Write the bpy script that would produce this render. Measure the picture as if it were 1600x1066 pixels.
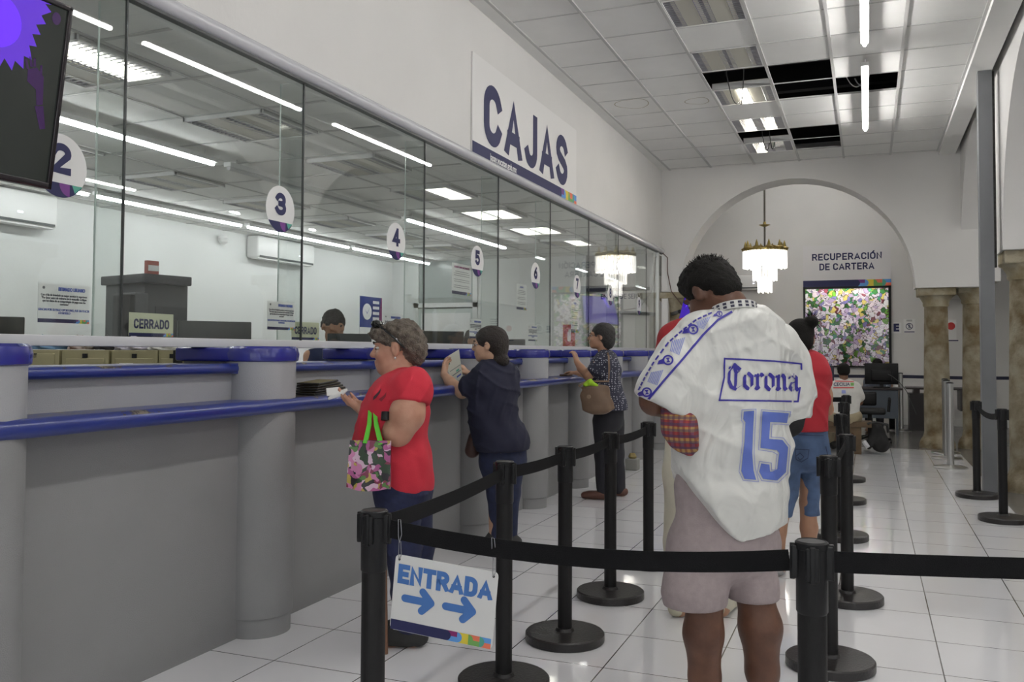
import bpy, bmesh, math, random
import numpy as np
from mathutils import Vector, Matrix
from mathutils.bvhtree import BVHTree

for o in list(bpy.data.objects): bpy.data.objects.remove(o)
SC = bpy.context.scene
COL = SC.collection
V = Vector

# ------------------------------------------------------------------ camera, world, exposure
F_PX = 1385.0
YAW, PIT, ROL = 0.3814, 0.0354, 0.0049
CAMH = 1.35
cam_data = bpy.data.cameras.new('camera')
cam = bpy.data.objects.new('camera', cam_data); COL.objects.link(cam); SC.camera = cam
cam_data.sensor_fit = 'HORIZONTAL'; cam_data.sensor_width = 36
cam_data.lens = F_PX / 1600 * 36
cam_data.shift_y = -33 / 1600
cam_data.clip_start = 0.05; cam_data.clip_end = 200
_r = V((math.cos(YAW), math.sin(YAW), 0)); _d = V((-math.sin(YAW), math.cos(YAW), 0)); _u = V((0, 0, 1))
_d, _u = _d * math.cos(PIT) + _u * math.sin(PIT), _u * math.cos(PIT) - _d * math.sin(PIT)
_r, _u = _r * math.cos(ROL) + _u * math.sin(ROL), _u * math.cos(ROL) - _r * math.sin(ROL)
cam.matrix_world = Matrix(((_r.x, _u.x, -_d.x, 0), (_r.y, _u.y, -_d.y, 0), (_r.z, _u.z, -_d.z, CAMH), (0, 0, 0, 1)))

world = bpy.data.worlds.new('world'); SC.world = world; world.use_nodes = True
world.node_tree.nodes['Background'].inputs[0].default_value = (0.75, 0.8, 0.9, 1)
world.node_tree.nodes['Background'].inputs[1].default_value = 0.06
SC.view_settings.view_transform = 'Standard'; SC.view_settings.look = 'None'
SC.view_settings.gamma = 1; SC.view_settings.use_curve_mapping = False
SC.view_settings.exposure = EXPO = 0.42

def at(u, v, z):
    'the point at optical depth z behind a pixel of the 1600 x 1066 frame'
    x = (u - 800) / F_PX * z; y = -(v - 500) / F_PX * z
    return V((0, 0, CAMH)) + _r * x + _u * y + _d * z
def flat(u, z, h):
    'the point at height h straight above or below at(u, horizon, z)'
    p = at(u, 551, z); return V((p.x, p.y, h))

# ------------------------------------------------------------------ materials
MATS = {}
def mat(name, col, rough=0.6, metal=0.0, noise=0.0, nscale=8.0, emit=None, estr=1.0, col2=None, bump=0.0, bscale=60.0, spec=0.5, coat=0.0, tcoord='Object'):
    if name in MATS: return MATS[name]
    m = bpy.data.materials.new(name); m.use_nodes = True
    nt = m.node_tree; b = nt.nodes['Principled BSDF']
    b.inputs['Base Color'].default_value = (*col, 1); b.inputs['Roughness'].default_value = rough
    b.inputs['Metallic'].default_value = metal; b.inputs['Specular IOR Level'].default_value = spec
    b.inputs['Coat Weight'].default_value = coat
    tc = nt.nodes.new('ShaderNodeTexCoord')
    if noise > 0 or col2:
        n = nt.nodes.new('ShaderNodeTexNoise'); n.inputs['Scale'].default_value = nscale; n.inputs['Detail'].default_value = 5
        nt.links.new(tc.outputs[tcoord], n.inputs['Vector'])
        r = nt.nodes.new('ShaderNodeValToRGB')
        r.color_ramp.elements[0].position = 0.35; r.color_ramp.elements[1].position = 0.65
        c2 = col2 if col2 else tuple(c * (1 - noise) for c in col)
        r.color_ramp.elements[0].color = (*c2, 1); r.color_ramp.elements[1].color = (*col, 1)
        nt.links.new(n.outputs['Fac'], r.inputs[0]); nt.links.new(r.outputs[0], b.inputs['Base Color'])
    if bump > 0:
        n = nt.nodes.new('ShaderNodeTexNoise'); n.inputs['Scale'].default_value = bscale; n.inputs['Detail'].default_value = 4
        nt.links.new(tc.outputs[tcoord], n.inputs['Vector'])
        bp = nt.nodes.new('ShaderNodeBump'); bp.inputs['Strength'].default_value = bump; bp.inputs['Distance'].default_value = 0.02
        nt.links.new(n.outputs['Fac'], bp.inputs['Height']); nt.links.new(bp.outputs[0], b.inputs['Normal'])
    if emit:
        b.inputs['Emission Color'].default_value = (*emit, 1); b.inputs['Emission Strength'].default_value = estr
    MATS[name] = m
    return m

def srgb(r, g, b):
    f = lambda c: (c / 255 / 12.92) if c / 255 < 0.04045 else ((c / 255 + 0.055) / 1.055) ** 2.4
    return (f(r), f(g), f(b))

WALL = mat('white_plaster', (0.68, 0.67, 0.655), 0.75, noise=0.05, nscale=1.2, bump=0.08, bscale=25)
WALL2 = mat('office_plaster', (0.80, 0.81, 0.80), 0.7, noise=0.05, nscale=1.0, bump=0.05, bscale=20)
TILEC = mat('ceiling_tile', (0.82, 0.82, 0.80), 0.85, noise=0.04, nscale=3, bump=0.12, bscale=120)
TBAR = mat('ceiling_tee', (0.52, 0.52, 0.51), 0.5)
TBARL = mat('ceiling_tee_bright', (0.75, 0.75, 0.74), 0.4)
PLENUM = mat('plenum_dark', (0.03, 0.03, 0.032), 0.9, noise=0.5, nscale=4)
GREY = mat('counter_grey', srgb(158, 159, 162), 0.6, noise=0.08, nscale=1.5, bump=0.25, bscale=260)
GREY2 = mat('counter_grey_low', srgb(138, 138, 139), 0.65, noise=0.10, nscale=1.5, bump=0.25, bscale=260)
def worn_blue():
    m = mat('counter_blue', srgb(33, 48, 120), 0.3, coat=0.2); nt = m.node_tree; L = nt.links; b = nt.nodes['Principled BSDF']
    g = nt.nodes.new('ShaderNodeNewGeometry'); n = nt.nodes.new('ShaderNodeTexNoise'); n.inputs['Scale'].default_value = 9; n.inputs['Detail'].default_value = 9; n.inputs['Roughness'].default_value = 0.7; L.new(g.outputs['Position'], n.inputs['Vector'])
    n2 = nt.nodes.new('ShaderNodeTexNoise'); n2.inputs['Scale'].default_value = 1.1; L.new(g.outputs['Position'], n2.inputs['Vector'])
    ad = nt.nodes.new('ShaderNodeMath'); ad.operation = 'ADD'; L.new(n.outputs['Fac'], ad.inputs[0]); L.new(n2.outputs['Fac'], ad.inputs[1])
    r = nt.nodes.new('ShaderNodeValToRGB'); r.color_ramp.interpolation = 'CONSTANT'; e = r.color_ramp.elements; e[0].color = (*srgb(33, 48, 120), 1); e[1].position = 0.548; e[1].color = (*srgb(60, 52, 50), 1); x = e.new(0.572); x.color = (*srgb(120, 112, 98), 1)
    hf = nt.nodes.new('ShaderNodeMath'); hf.operation = 'MULTIPLY'; hf.inputs[1].default_value = 0.5; L.new(ad.outputs[0], hf.inputs[0]); L.new(hf.outputs[0], r.inputs[0])
    s = nt.nodes.new('ShaderNodeSeparateXYZ'); L.new(g.outputs['Normal'], s.inputs[0]); gt = nt.nodes.new('ShaderNodeMath'); gt.operation = 'GREATER_THAN'; gt.inputs[1].default_value = 0.55; L.new(s.outputs[2], gt.inputs[0])
    mx = nt.nodes.new('ShaderNodeMixRGB'); mx.inputs[1].default_value = (*srgb(33, 48, 120), 1); L.new(gt.outputs[0], mx.inputs[0]); L.new(r.outputs[0], mx.inputs[2]); L.new(mx.outputs[0], b.inputs['Base Color']); return m
BLUE = worn_blue(); BLUEC = mat('cap_blue', srgb(38, 42, 128), 0.25, coat=0.3)
BLACK = mat('black_plastic', (0.008, 0.008, 0.009), 0.42, spec=0.3)
BLACKM = mat('black_powder_metal', (0.009, 0.0085, 0.009), 0.5, bump=0.1, bscale=300, spec=0.3)
BELT = mat('black_webbing', (0.008, 0.008, 0.009), 0.9, bump=0.3, bscale=400, spec=0.2)
STEEL = mat('brushed_steel', (0.55, 0.55, 0.54), 0.28, metal=1.0)
ALU = mat('aluminium', (0.62, 0.62, 0.62), 0.35, metal=0.7)
NAVY = mat('navy_print', srgb(30, 33, 80), 0.6)
WHITE = mat('white_plastic', (0.78, 0.78, 0.77), 0.4)
PAPER = mat('white_paper', (0.75, 0.75, 0.74), 0.7)
BRASS = mat('brass', (0.42, 0.32, 0.10), 0.3, metal=1.0)
TUBE = mat('tube_light', (1, 1, 1), 0.5, emit=(1.0, 0.98, 0.95), estr=60.0)
WARM = mat('troffer_light', (1, 1, 1), 0.5, emit=(1.0, 0.93, 0.80), estr=28.0)
TUBE_O = mat('office_tube_light', (1, 1, 1), 0.5, emit=(0.97, 0.99, 1.0), estr=24.0)
WARM_O = mat('office_troffer_light', (1, 1, 1), 0.5, emit=(1.0, 0.95, 0.84), estr=5.0)
STONE = mat('stained_stone', srgb(152, 145, 126), 0.9, col2=srgb(104, 88, 60), nscale=5, bump=0.6, bscale=30)
STONEC = mat('capital_stone', srgb(168, 160, 140), 0.9, col2=srgb(140, 128, 100), nscale=6, bump=0.6, bscale=40)
WOOD = mat('bench_wood', srgb(98, 78, 54), 0.6, noise=0.3, nscale=9)

# ------------------------------------------------------------------ mesh helpers
def tag(o, label=None, cat=None, group=None, kind=None):
    if label: o['label'] = label
    if cat: o['category'] = cat
    if group: o['group'] = group
    if kind: o['kind'] = kind
    return o
def thing(name, label, cat, loc=(0, 0, 0), rz=0.0, group=None):
    o = bpy.data.objects.new(name, None); COL.objects.link(o); o.empty_display_size = 0.05
    o.location = loc; o.rotation_euler = (0, 0, rz)
    return tag(o, label, cat, group)
def link(name, me, parent=None, loc=None):
    o = bpy.data.objects.new(name, me); COL.objects.link(o)
    if loc is not None: o.location = loc
    if parent is not None:
        o.parent = parent
    return o

class MB:
    'collects shapes with material slots; build() links them as one mesh object'
    def __init__(s): s.v = []; s.f = []; s.mi = []; s.ms = []
    def _m(s, m):
        if m not in s.ms: s.ms.append(m)
        return s.ms.index(m)
    def add(s, vs, fs, m):
        o = len(s.v); k = s._m(m)
        s.v += [tuple(p) for p in vs]
        for f in fs: s.f.append([i + o for i in f]); s.mi.append(k)
        return s
    def box(s, c, d, m, R=None, bev=0.0):
        x, y, z = d[0] / 2, d[1] / 2, d[2] / 2
        if bev <= 0:
            P = [V((sx * x, sy * y, sz * z)) for sz in (-1, 1) for sy in (-1, 1) for sx in (-1, 1)]
            Fs = [(0, 2, 3, 1), (4, 5, 7, 6), (0, 1, 5, 4), (2, 6, 7, 3), (0, 4, 6, 2), (1, 3, 7, 5)]
        else:
            bm = bmesh.new(); bmesh.ops.create_cube(bm, size=1)
            for v in bm.verts: v.co = V((v.co.x * 2 * x, v.co.y * 2 * y, v.co.z * 2 * z))
            bmesh.ops.bevel(bm, geom=bm.edges[:], offset=min(bev, 0.49 * min(d)), segments=3, affect='EDGES', profile=0.5)
            P = [v.co.copy() for v in bm.verts]; bm.verts.index_update()
            Fs = [[v.index for v in f.verts] for f in bm.faces]; bm.free()
        if R is not None: P = [R @ p for p in P]
        return s.add([V(c) + p for p in P], Fs, m)
    def b2(s, lo, hi, m, bev=0.0):
        lo, hi = V(lo), V(hi); return s.box((lo + hi) / 2, hi - lo, m, bev=bev)
    def cyl(s, a, b, r1, m, r2=None, n=20, caps=True):
        a, b = V(a), V(b); r2 = r1 if r2 is None else r2
        ax = (b - a).normalized(); t = V((1, 0, 0)) if abs(ax.x) < 0.9 else V((0, 1, 0))
        u = ax.cross(t).normalized(); w = ax.cross(u)
        P = []
        for c, r in ((a, r1), (b, r2)):
            for i in range(n):
                t = 2 * math.pi * i / n; P.append(c + (u * math.cos(t) + w * math.sin(t)) * r)
        Fs = [(i, (i + 1) % n, n + (i + 1) % n, n + i) for i in range(n)]
        if caps: Fs += [list(range(n))[::-1], list(range(n, 2 * n))]
        return s.add(P, Fs, m)
    def lathe(s, c, prof, m, n=32, arc=(0, 2 * math.pi)):
        c = V(c); full = abs(arc[1] - arc[0] - 2 * math.pi) < 1e-6; k = n if full else n + 1
        P = []
        for r, z in prof:
            for i in range(k):
                t = arc[0] + (arc[1] - arc[0]) * i / n; P.append(c + V((r * math.cos(t), r * math.sin(t), z)))
        Fs = []
        for j in range(len(prof) - 1):
            for i in range(n):
                i2 = (i + 1) % k
                Fs.append((j * k + i, j * k + i2, (j + 1) * k + i2, (j + 1) * k + i))
        if full:
            Fs.append([i for i in range(k)][::-1]); Fs.append([(len(prof) - 1) * k + i for i in range(k)])
        return s.add(P, Fs, m)
    def tube(s, pts, r, m, n=8):
        pts = [V(p) for p in pts]; rr = r if isinstance(r, (list, tuple)) else [r] * len(pts)
        P = []
        pu = None
        for i, p in enumerate(pts):
            d = (pts[min(i + 1, len(pts) - 1)] - pts[max(i - 1, 0)]).normalized()
            if pu is None:
                t = V((0, 0, 1)) if abs(d.z) < 0.9 else V((1, 0, 0)); pu = d.cross(t).normalized()
            pu = (pu - d * pu.dot(d)).normalized(); w = d.cross(pu)
            for k in range(n):
                t = 2 * math.pi * k / n; P.append(p + (pu * math.cos(t) + w * math.sin(t)) * rr[i])
        Fs = []
        for i in range(len(pts) - 1):
            for k in range(n): Fs.append((i * n + k, i * n + (k + 1) % n, (i + 1) * n + (k + 1) % n, (i + 1) * n + k))
        Fs += [list(range(n))[::-1], [(len(pts) - 1) * n + k for k in range(n)]]
        return s.add(P, Fs, m)
    def ribbon(s, pts, w, th, m, up=V((0, 0, 1))):
        'flat band through pts: width w along up, thickness th'
        P = []
        for i, p in enumerate(pts):
            p = V(p); d = (V(pts[min(i + 1, len(pts) - 1)]) - V(pts[max(i - 1, 0)])).normalized()
            nrm = d.cross(up).normalized(); u = nrm.cross(d).normalized()
            for a, b in ((-1, -1), (1, -1), (1, 1), (-1, 1)): P.append(p + u * (a * w / 2) + nrm * (b * th / 2))
        Fs = [(0, 1, 2, 3), tuple(4 * (len(pts) - 1) + k for k in (3, 2, 1, 0))]
        for i in range(len(pts) - 1):
            for k in range(4): Fs.append((4 * i + k, 4 * i + (k + 1) % 4, 4 * i + 4 + (k + 1) % 4, 4 * i + 4 + k))
        return s.add(P, Fs, m)
    def slab(s, poly, n, th, m):
        'extrude a planar polygon by th along -n'
        n = V(n).normalized(); k = len(poly); P = [V(p) for p in poly] + [V(p) - n * th for p in poly]
        Fs = [list(range(k)), list(range(k, 2 * k))[::-1]] + [(i, k + i, k + (i + 1) % k, (i + 1) % k) for i in range(k)]
        return s.add(P, Fs, m)
    def build(s, name, parent=None, loc=None, smooth=True, angle=35):
        me = bpy.data.meshes.new(name)
        off = V(loc) if loc is not None else V((0, 0, 0))
        if parent is not None:
            r = parent
            while r.parent is not None: r = r.parent
            off = V(r.location)
        me.from_pydata([tuple(V(p) - off) for p in s.v], [], s.f)
        for m in s.ms: me.materials.append(m)
        me.polygons.foreach_set('material_index', s.mi)
        bm = bmesh.new(); bm.from_mesh(me); bmesh.ops.recalc_face_normals(bm, faces=bm.faces[:]); bm.to_mesh(me); bm.free()
        if smooth and name not in ('lettering', 'numeral', 'print', 'strip', 'arrow', 'printed_strip'):
            me.polygons.foreach_set('use_smooth', [True] * len(me.polygons)); me.set_sharp_from_angle(angle=math.radians(angle))
        me.update()
        o = link(name, me, parent)
        if loc is not None and parent is None: o.location = loc
        return o
def base(name, label, cat, loc, group=None):
    'a thing whose parts are written in world coordinates; its Empty stands at loc'
    o = thing(name, label, cat, loc, 0, group); o['_base'] = 1
    return o
def struct(name, mb, **k):
    o = mb.build(name, **k); o['kind'] = 'structure'; return o

def text_mesh(body, size, bold=0.0, ext=0.001, sx=1.0, align='CENTER', spacing=1.0, shear=0.0):
    cu = bpy.data.curves.new('t', 'FONT'); cu.body = body; cu.size = size; cu.offset = bold; cu.extrude = ext
    cu.align_x = align; cu.align_y = 'CENTER'; cu.space_character = spacing; cu.shear = shear; cu.resolution_u = 4
    o = bpy.data.objects.new('t', cu); COL.objects.link(o)
    bpy.context.view_layer.update()
    me = bpy.data.meshes.new_from_object(o.evaluated_get(bpy.context.evaluated_depsgraph_get()))
    bpy.data.objects.remove(o); bpy.data.curves.remove(cu)
    for v in me.vertices: v.co.x *= sx
    return me
def add_text(mb, body, size, c, right, up, m, **k):
    me = text_mesh(body, size, **k); right, up = V(right).normalized(), V(up).normalized(); n = right.cross(up)
    mb.add([V(c) + right * v.co.x + up * v.co.y + n * v.co.z for v in me.vertices], [list(p.vertices) for p in me.polygons], m)
    bpy.data.meshes.remove(me)
    return mb
C_PUR = mat('print_purple', srgb(110, 50, 130), 0.5); C_BLU = mat('print_light_blue', srgb(90, 150, 215), 0.5)
C_YEL = mat('print_yellow', srgb(215, 195, 60), 0.5); C_GRN = mat('print_green', srgb(110, 165, 85), 0.5)
C_ORA = mat('print_orange', srgb(225, 115, 85), 0.5); C_TEAL = mat('print_teal', srgb(80, 160, 140), 0.5)
C_MAG = mat('print_magenta', srgb(130, 30, 100), 0.5)
def disc_poly(c, r, right, up, n=18, a0=0, a1=2 * math.pi):
    return [V(c) + V(right) * (r * math.cos(a0 + (a1 - a0) * i / n)) + V(up) * (r * math.sin(a0 + (a1 - a0) * i / n)) for i in range(n + 1)]
def brand_strip(mb, bl, right, up, w, h, cols=None):
    'navy bar whose right end carries a row of coloured rounded blobs'
    right, up = V(right).normalized(), V(up).normalized(); n = right.cross(up); bl = V(bl) + n * 0.0006
    cols = cols or [C_PUR, C_BLU, C_YEL, C_GRN, C_ORA]
    cw = h * 1.15; x0 = w - cw * 4 - 0.0
    if x0 < w * 0.3: cw = w * 0.7 / 4; x0 = w * 0.3
    q = lambda a, b, c_, d: [bl + right * a + up * b, bl + right * c_ + up * b, bl + right * c_ + up * d, bl + right * a + up * d]
    mb.add(q(0, 0, x0, h), [(0, 1, 2, 3)], NAVY)
    for i in range(4):
        a = x0 + i * cw
        mb.add(q(a, 0, a + cw, h / 2), [(0, 1, 2, 3)], cols[(i + 1) % 5]); mb.add(q(a, h / 2, a + cw, h), [(0, 1, 2, 3)], cols[(i * 2) % 5])
        for (cx, cy, mm, a0) in ((a, h / 2, [NAVY, C_BLU, C_GRN, C_TEAL][i], -math.pi / 2),):
            P = [bl + n * 0.0004 + right * cx + up * cy] + disc_poly(bl + n * 0.0004 + right * cx + up * cy, h / 2, right, up, 10, a0, a0 + math.pi)
            mb.add(P, [list(range(len(P)))], mm)
    return mb

# heavy sans capitals and numerals built from round-jointed strokes: x, y in units of the cap height
def _arc(cx, cy, rx, ry, a0, a1, n=10): return [(cx + rx * math.cos(math.radians(a0 + (a1 - a0) * i / n)), cy + ry * math.sin(math.radians(a0 + (a1 - a0) * i / n))) for i in range(n + 1)]
LET = {
 'A': ([[(0, 0), (.30, 1), (.60, 0)], [(.12, .27), (.48, .27)]], .60),
 'C': ([_arc(.27, .70, .27, .30, 20, 180) + _arc(.27, .30, .27, .30, 180, 340)], .54),
 'D': ([[(0, 0), (0, 1), (.22, 1)] + _arc(.22, .66, .31, .34, 90, 0, 8) + _arc(.22, .34, .31, .34, 0, -90, 8) + [(0, 0)]], .53),
 'E': ([[(.46, 1), (0, 1), (0, 0), (.46, 0)], [(0, .5), (.40, .5)]], .46),
 'I': ([[(0, 0), (0, 1)]], .0),
 'J': ([[(.44, 1), (.44, .28)] + _arc(.22, .25, .22, .25, 0, -160)], .44),
 'N': ([[(0, 0), (0, 1), (.50, 0), (.50, 1)]], .50),
 'O': ([_arc(.28, .68, .28, .32, 0, 180) + _arc(.28, .32, .28, .32, 180, 360) + [(.56, .68)]], .56),
 'P': ([[(0, 0), (0, 1), (.26, 1)] + _arc(.26, .72, .25, .28, 90, -90) + [(0, .44)]], .51),
 'R': ([[(0, 0), (0, 1), (.26, 1)] + _arc(.26, .73, .25, .27, 90, -90) + [(0, .46)], [(.28, .46), (.52, 0)]], .52),
 'S': ([_arc(.25, .745, .25, .255, 20, 200) + [(.10, .57), (.40, .43)] + _arc(.25, .255, .25, .255, 20, -160)], .50),
 'T': ([[(0, 1), (.54, 1)], [(.27, 1), (.27, 0)]], .54),
 'U': ([[(0, 1), (0, .27)] + _arc(.26, .27, .26, .27, 180, 360) + [(.52, 1)]], .52),
 '1': ([[(.02, .80), (.26, 1), (.26, 0)]], .30),
 '2': ([_arc(.27, .73, .27, .27, 165, -20) + [(.02, 0), (.54, 0)]], .54),
 '3': ([_arc(.26, .75, .25, .25, 160, -80) + [(.22, .52)], [(.22, .52)] + _arc(.26, .27, .28, .27, 80, -160)], .54),
 '4': ([[(.40, 0), (.40, 1)], [(.36, 1), (0, .26), (.58, .26)]], .58),
 '5': ([[(.48, 1), (.06, 1), (.03, .56)] + _arc(.26, .31, .27, .31, 120, -150)], .53),
 '6': ([[(.40, 1), (.10, .56), (.01, .32)] + _arc(.27, .30, .26, .30, 180, 540)], .54),
 '7': ([[(0, 1), (.50, 1), (.18, 0)]], .50),
 '8': ([_arc(.27, .75, .22, .25, 0, 360, 16), _arc(.27, .27, .27, .27, 0, 360, 16)], .54),
 '9': ([_arc(.27, .70, .26, .30, 0, 360, 16), [(.53, .68), (.44, .44), (.14, 0)]], .54),
}
def stroke_text(mb, body, H, c, right, up, m, w=0.20, gap=0.16, sx=1.0, width=None):
    'centred line of strokes; H cap height, w stroke weight as a share of H; width forces the total width'
    right, up = V(right).normalized(), V(up).normalized(); n = right.cross(up)
    acc = {'\u00d3': 'O'}; adv = []
    x = 0.0
    for ch in body:
        if ch == ' ': x += 0.36; adv.append(None); continue
        g = LET[acc.get(ch, ch)]; adv.append(x); x += g[1] + w + gap
    tot = x - gap - w
    if width: sx = (width / H - w) / tot
    r = w / 2; e = 0
    def P(a, b, lift): return V(c) + right * ((a - tot / 2) * sx * H) + up * ((b - 0.5) * (1 - w) * H) + n * lift
    for ch, x0 in zip(body, adv):
        if x0 is None: continue
        gs = list(LET[acc.get(ch, ch)][0])
        if ch in acc: gs = gs + [[(.30, 1.14), (.42, 1.30)]]
        for si, st in enumerate(gs):
            pts = [V(((x0 + a - tot / 2) * sx * H, (b - 0.5) * (1 - w) * H)) for a, b in st]
            pts = [p for q, p in enumerate(pts) if q == 0 or (p - pts[q - 1]).length > 1e-6]
            R = r * H; closed = (pts[0] - pts[-1]).length < 1e-5 and len(pts) > 3
            if closed: pts = pts[:-1]
            else: pts[0] = pts[0] + (pts[0] - pts[1]).normalized() * R; pts[-1] = pts[-1] + (pts[-1] - pts[-2]).normalized() * R
            N_p = len(pts); Ls, Rs = [], []
            for q, p in enumerate(pts):
                a = pts[(q - 1) % N_p] if (closed or q > 0) else None; b = pts[(q + 1) % N_p] if (closed or q < N_p - 1) else None
                d0 = (p - a).normalized() if a is not None else (b - p).normalized(); d1 = (b - p).normalized() if b is not None else d0
                tng = (d0 + d1).normalized(); nn = V((-tng.y, tng.x)); k_ = 1 / max(nn.dot(V((-d0.y, d0.x))), 0.5)
                for lst, q_ in ((Ls, p + nn * R * k_), (Rs, p - nn * R * k_)):
                    if max(b_ for a_, b_ in st) < 1.05: q_.y = min(max(q_.y, -H / 2), H / 2)
                    lst.append(q_)
            lift = 0.0002 * si; Q = [V(c) + right * p.x + up * p.y + n * lift for p in Ls + Rs]
            mb.add(Q, [(q, (q + 1) % N_p, N_p + (q + 1) % N_p, N_p + q) for q in range(N_p if closed else N_p - 1)], m)
    return mb
# ------------------------------------------------------------------ planes of the place
WX = -3.0      # glass partition and upper left wall
CZ = 4.22      # hall ceiling
FY = 13.8      # front of the far arch wall
BY = 18.4      # end wall of the room beyond
OH = 2.95      # office ceiling
OX = -8.0      # office back wall
OY = 14.1      # office end wall
AX = 1.17      # hall side of the right arcade
YN = -7.0      # wall behind the camera
SIDE = 5.2     # far wall of the right aisle

# floor: glossy white tiles, grout as material; the aisle beyond is old dark stone
def tile_mat(name, c, grout, sx, sy, ox, oy, rough, gw=0.006, varc=None, spec=0.5):
    m = bpy.data.materials.new(name); m.use_nodes = True; nt = m.node_tree; L = nt.links
    b = nt.nodes['Principled BSDF']; tc = nt.nodes.new('ShaderNodeNewGeometry')
    mp = nt.nodes.new('ShaderNodeVectorMath'); mp.operation = 'ADD'; mp.inputs[1].default_value = (ox, oy, 0)
    L.new(tc.outputs['Position'], mp.inputs[0])
    br = nt.nodes.new('ShaderNodeTexBrick'); br.offset = 0; br.inputs['Scale'].default_value = 1
    br.inputs['Brick Width'].default_value = sx; br.inputs['Row Height'].default_value = sy
    br.inputs['Mortar Size'].default_value = gw / 2; br.inputs['Mortar Smooth'].default_value = 0.1
    br.inputs['Color1'].default_value = (*c, 1); br.inputs['Color2'].default_value = (*(varc or c), 1); br.inputs['Mortar'].default_value = (*grout, 1)
    L.new(mp.outputs[0], br.inputs['Vector'])
    n = nt.nodes.new('ShaderNodeTexNoise'); n.inputs['Scale'].default_value = 1.3; n.inputs['Detail'].default_value = 6
    L.new(tc.outputs['Position'], n.inputs['Vector'])
    mx = nt.nodes.new('ShaderNodeMixRGB'); mx.blend_type = 'MULTIPLY'; mx.inputs[0].default_value = 0.10
    L.new(br.outputs['Color'], mx.inputs[1]); L.new(n.outputs['Fac'], mx.inputs[2]); L.new(mx.outputs[0], b.inputs['Base Color'])
    mr = nt.nodes.new('ShaderNodeMapRange'); mr.inputs['To Min'].default_value = rough * 0.7; mr.inputs['To Max'].default_value = rough * 1.6
    L.new(n.outputs['Fac'], mr.inputs['Value']); L.new(mr.outputs[0], b.inputs['Roughness'])
    b.inputs['Specular IOR Level'].default_value = spec; b.inputs['IOR'].default_value = 1.6; b.inputs['Coat Weight'].default_value = 0.5 if rough < 0.1 else 0; b.inputs['Coat Roughness'].default_value = 0.03
    bp = nt.nodes.new('ShaderNodeBump'); bp.inputs['Strength'].default_value = 0.03; bp.inputs['Distance'].default_value = 0.02
    n2 = nt.nodes.new('ShaderNodeTexNoise'); n2.inputs['Scale'].default_value = 4; L.new(tc.outputs['Position'], n2.inputs['Vector'])
    L.new(n2.outputs['Fac'], bp.inputs['Height']); L.new(bp.outputs[0], b.inputs['Normal'])
    return m
FLOOR = tile_mat('floor_tile', (0.88, 0.88, 0.90), (0.12, 0.11, 0.10), 0.449, 0.467, 0.163, 0.026, 0.06, 0.006, (0.86, 0.86, 0.89))
DARKST = tile_mat('dark_stone', (0.12, 0.115, 0.11), (0.05, 0.05, 0.05), 0.5, 0.5, 0, 0, 0.18, 0.01, (0.17, 0.165, 0.155))
OFLOOR = mat('office_floor', (0.5, 0.49, 0.47), 0.4)

m = MB(); m.b2((-2.95, YN, -0.1), (1.15, 13.72, 0), FLOOR); struct('floor', m)
m = MB(); m.b2((1.15, YN, -0.1), (SIDE, BY, 0), DARKST); m.b2((-5, 13.72, -0.1), (1.15, BY, 0), DARKST); struct('floor_stone', m)
m = MB(); m.b2((OX, YN, -0.1), (-2.95, 13.72, 0.0), OFLOOR); m.b2((OX, 13.72, -0.1), (-5, BY, 0.0), OFLOOR); struct('floor_office', m)

# upper left wall above the glass, office walls
m = MB(); m.b2((WX - 0.18, YN, 2.98), (WX, FY, CZ + 0.25), WALL); struct('wall_left', m)
m = MB(); m.b2((OX - 0.15, YN, 0), (OX, OY + 4.3, OH + 0.1), WALL2); struct('wall_office_back', m)
DOORX0, DOORX1 = -7.55, -6.3
m = MB()
m.b2((OX, OY, 0), (DOORX0, OY + 0.12, OH), WALL2); m.b2((DOORX1, OY, 0), (-4.35, OY + 0.12, OH), WALL2)
struct('wall_office_end', m)
m = MB(); m.b2((OX - 0.15, YN - 0.15, 0), (SIDE + 0.15, YN, CZ + 0.25), WALL); struct('wall_near', m)
FILL_PANE = mat('fill_light_pane', (0.8, 0.8, 0.8), 0.5, emit=(0.93, 0.97, 1.0), estr=1.3)  # glow for unseen panes added to fill the hall with light
for n_, (x0, x1) in enumerate(((-2.3, -0.7), (0.0, 1.6), (2.6, 4.2))):
    k = MB(); k.b2((x0, YN + 0.005, 0.1), (x1, YN + 0.03, 2.9), FILL_PANE); struct('window_%d' % (20 + n_), k)  # no known window: glowing pane added behind the camera as fill light
    k = MB()
    for xx in (x0 - 0.04, (x0 + x1) / 2 - 0.02, x1): k.b2((xx, YN + 0.005, 0.0), (xx + 0.04, YN + 0.06, 2.95), WHITE)
    k.b2((x0, YN + 0.005, 2.9), (x1, YN + 0.06, 2.95), WHITE); struct('trim_%d' % (20 + n_), k)  # frame around the added fill pane
for n_, y0 in enumerate((-5.5, -2.5, 0.5)):
    k = MB(); k.b2((SIDE - 0.03, y0, 0.8), (SIDE - 0.005, y0 + 1.6, 2.9), FILL_PANE); struct('window_%d' % (30 + n_), k)  # glowing pane added out of view, fill light from the aisle side
    k = MB()
    for yy in (y0 - 0.04, y0 + 0.78, y0 + 1.6): k.b2((SIDE - 0.06, yy, 0.76), (SIDE - 0.005, yy + 0.04, 2.94), WHITE)
    struct('trim_%d' % (30 + n_), k)  # frame bars of the added aisle pane
m = MB(); m.b2((OX, YN, OH), (WX - 0.18, OY + 4.3, OH + 0.08), TILEC)
T = 0.68
for k in range(8):
    x = -3.68 - k * T + 0.0
    if x > OX: m.b2((x - 0.012, YN, OH - 0.006), (x + 0.012, OY, OH + 0.001), TBAR)
for k in range(30):
    y = -5.43 + k * T
    m.b2((OX, y - 0.012, OH - 0.006), (WX - 0.18, y + 0.012, OH + 0.001), TBAR)
struct('ceiling_office', m)

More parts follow.
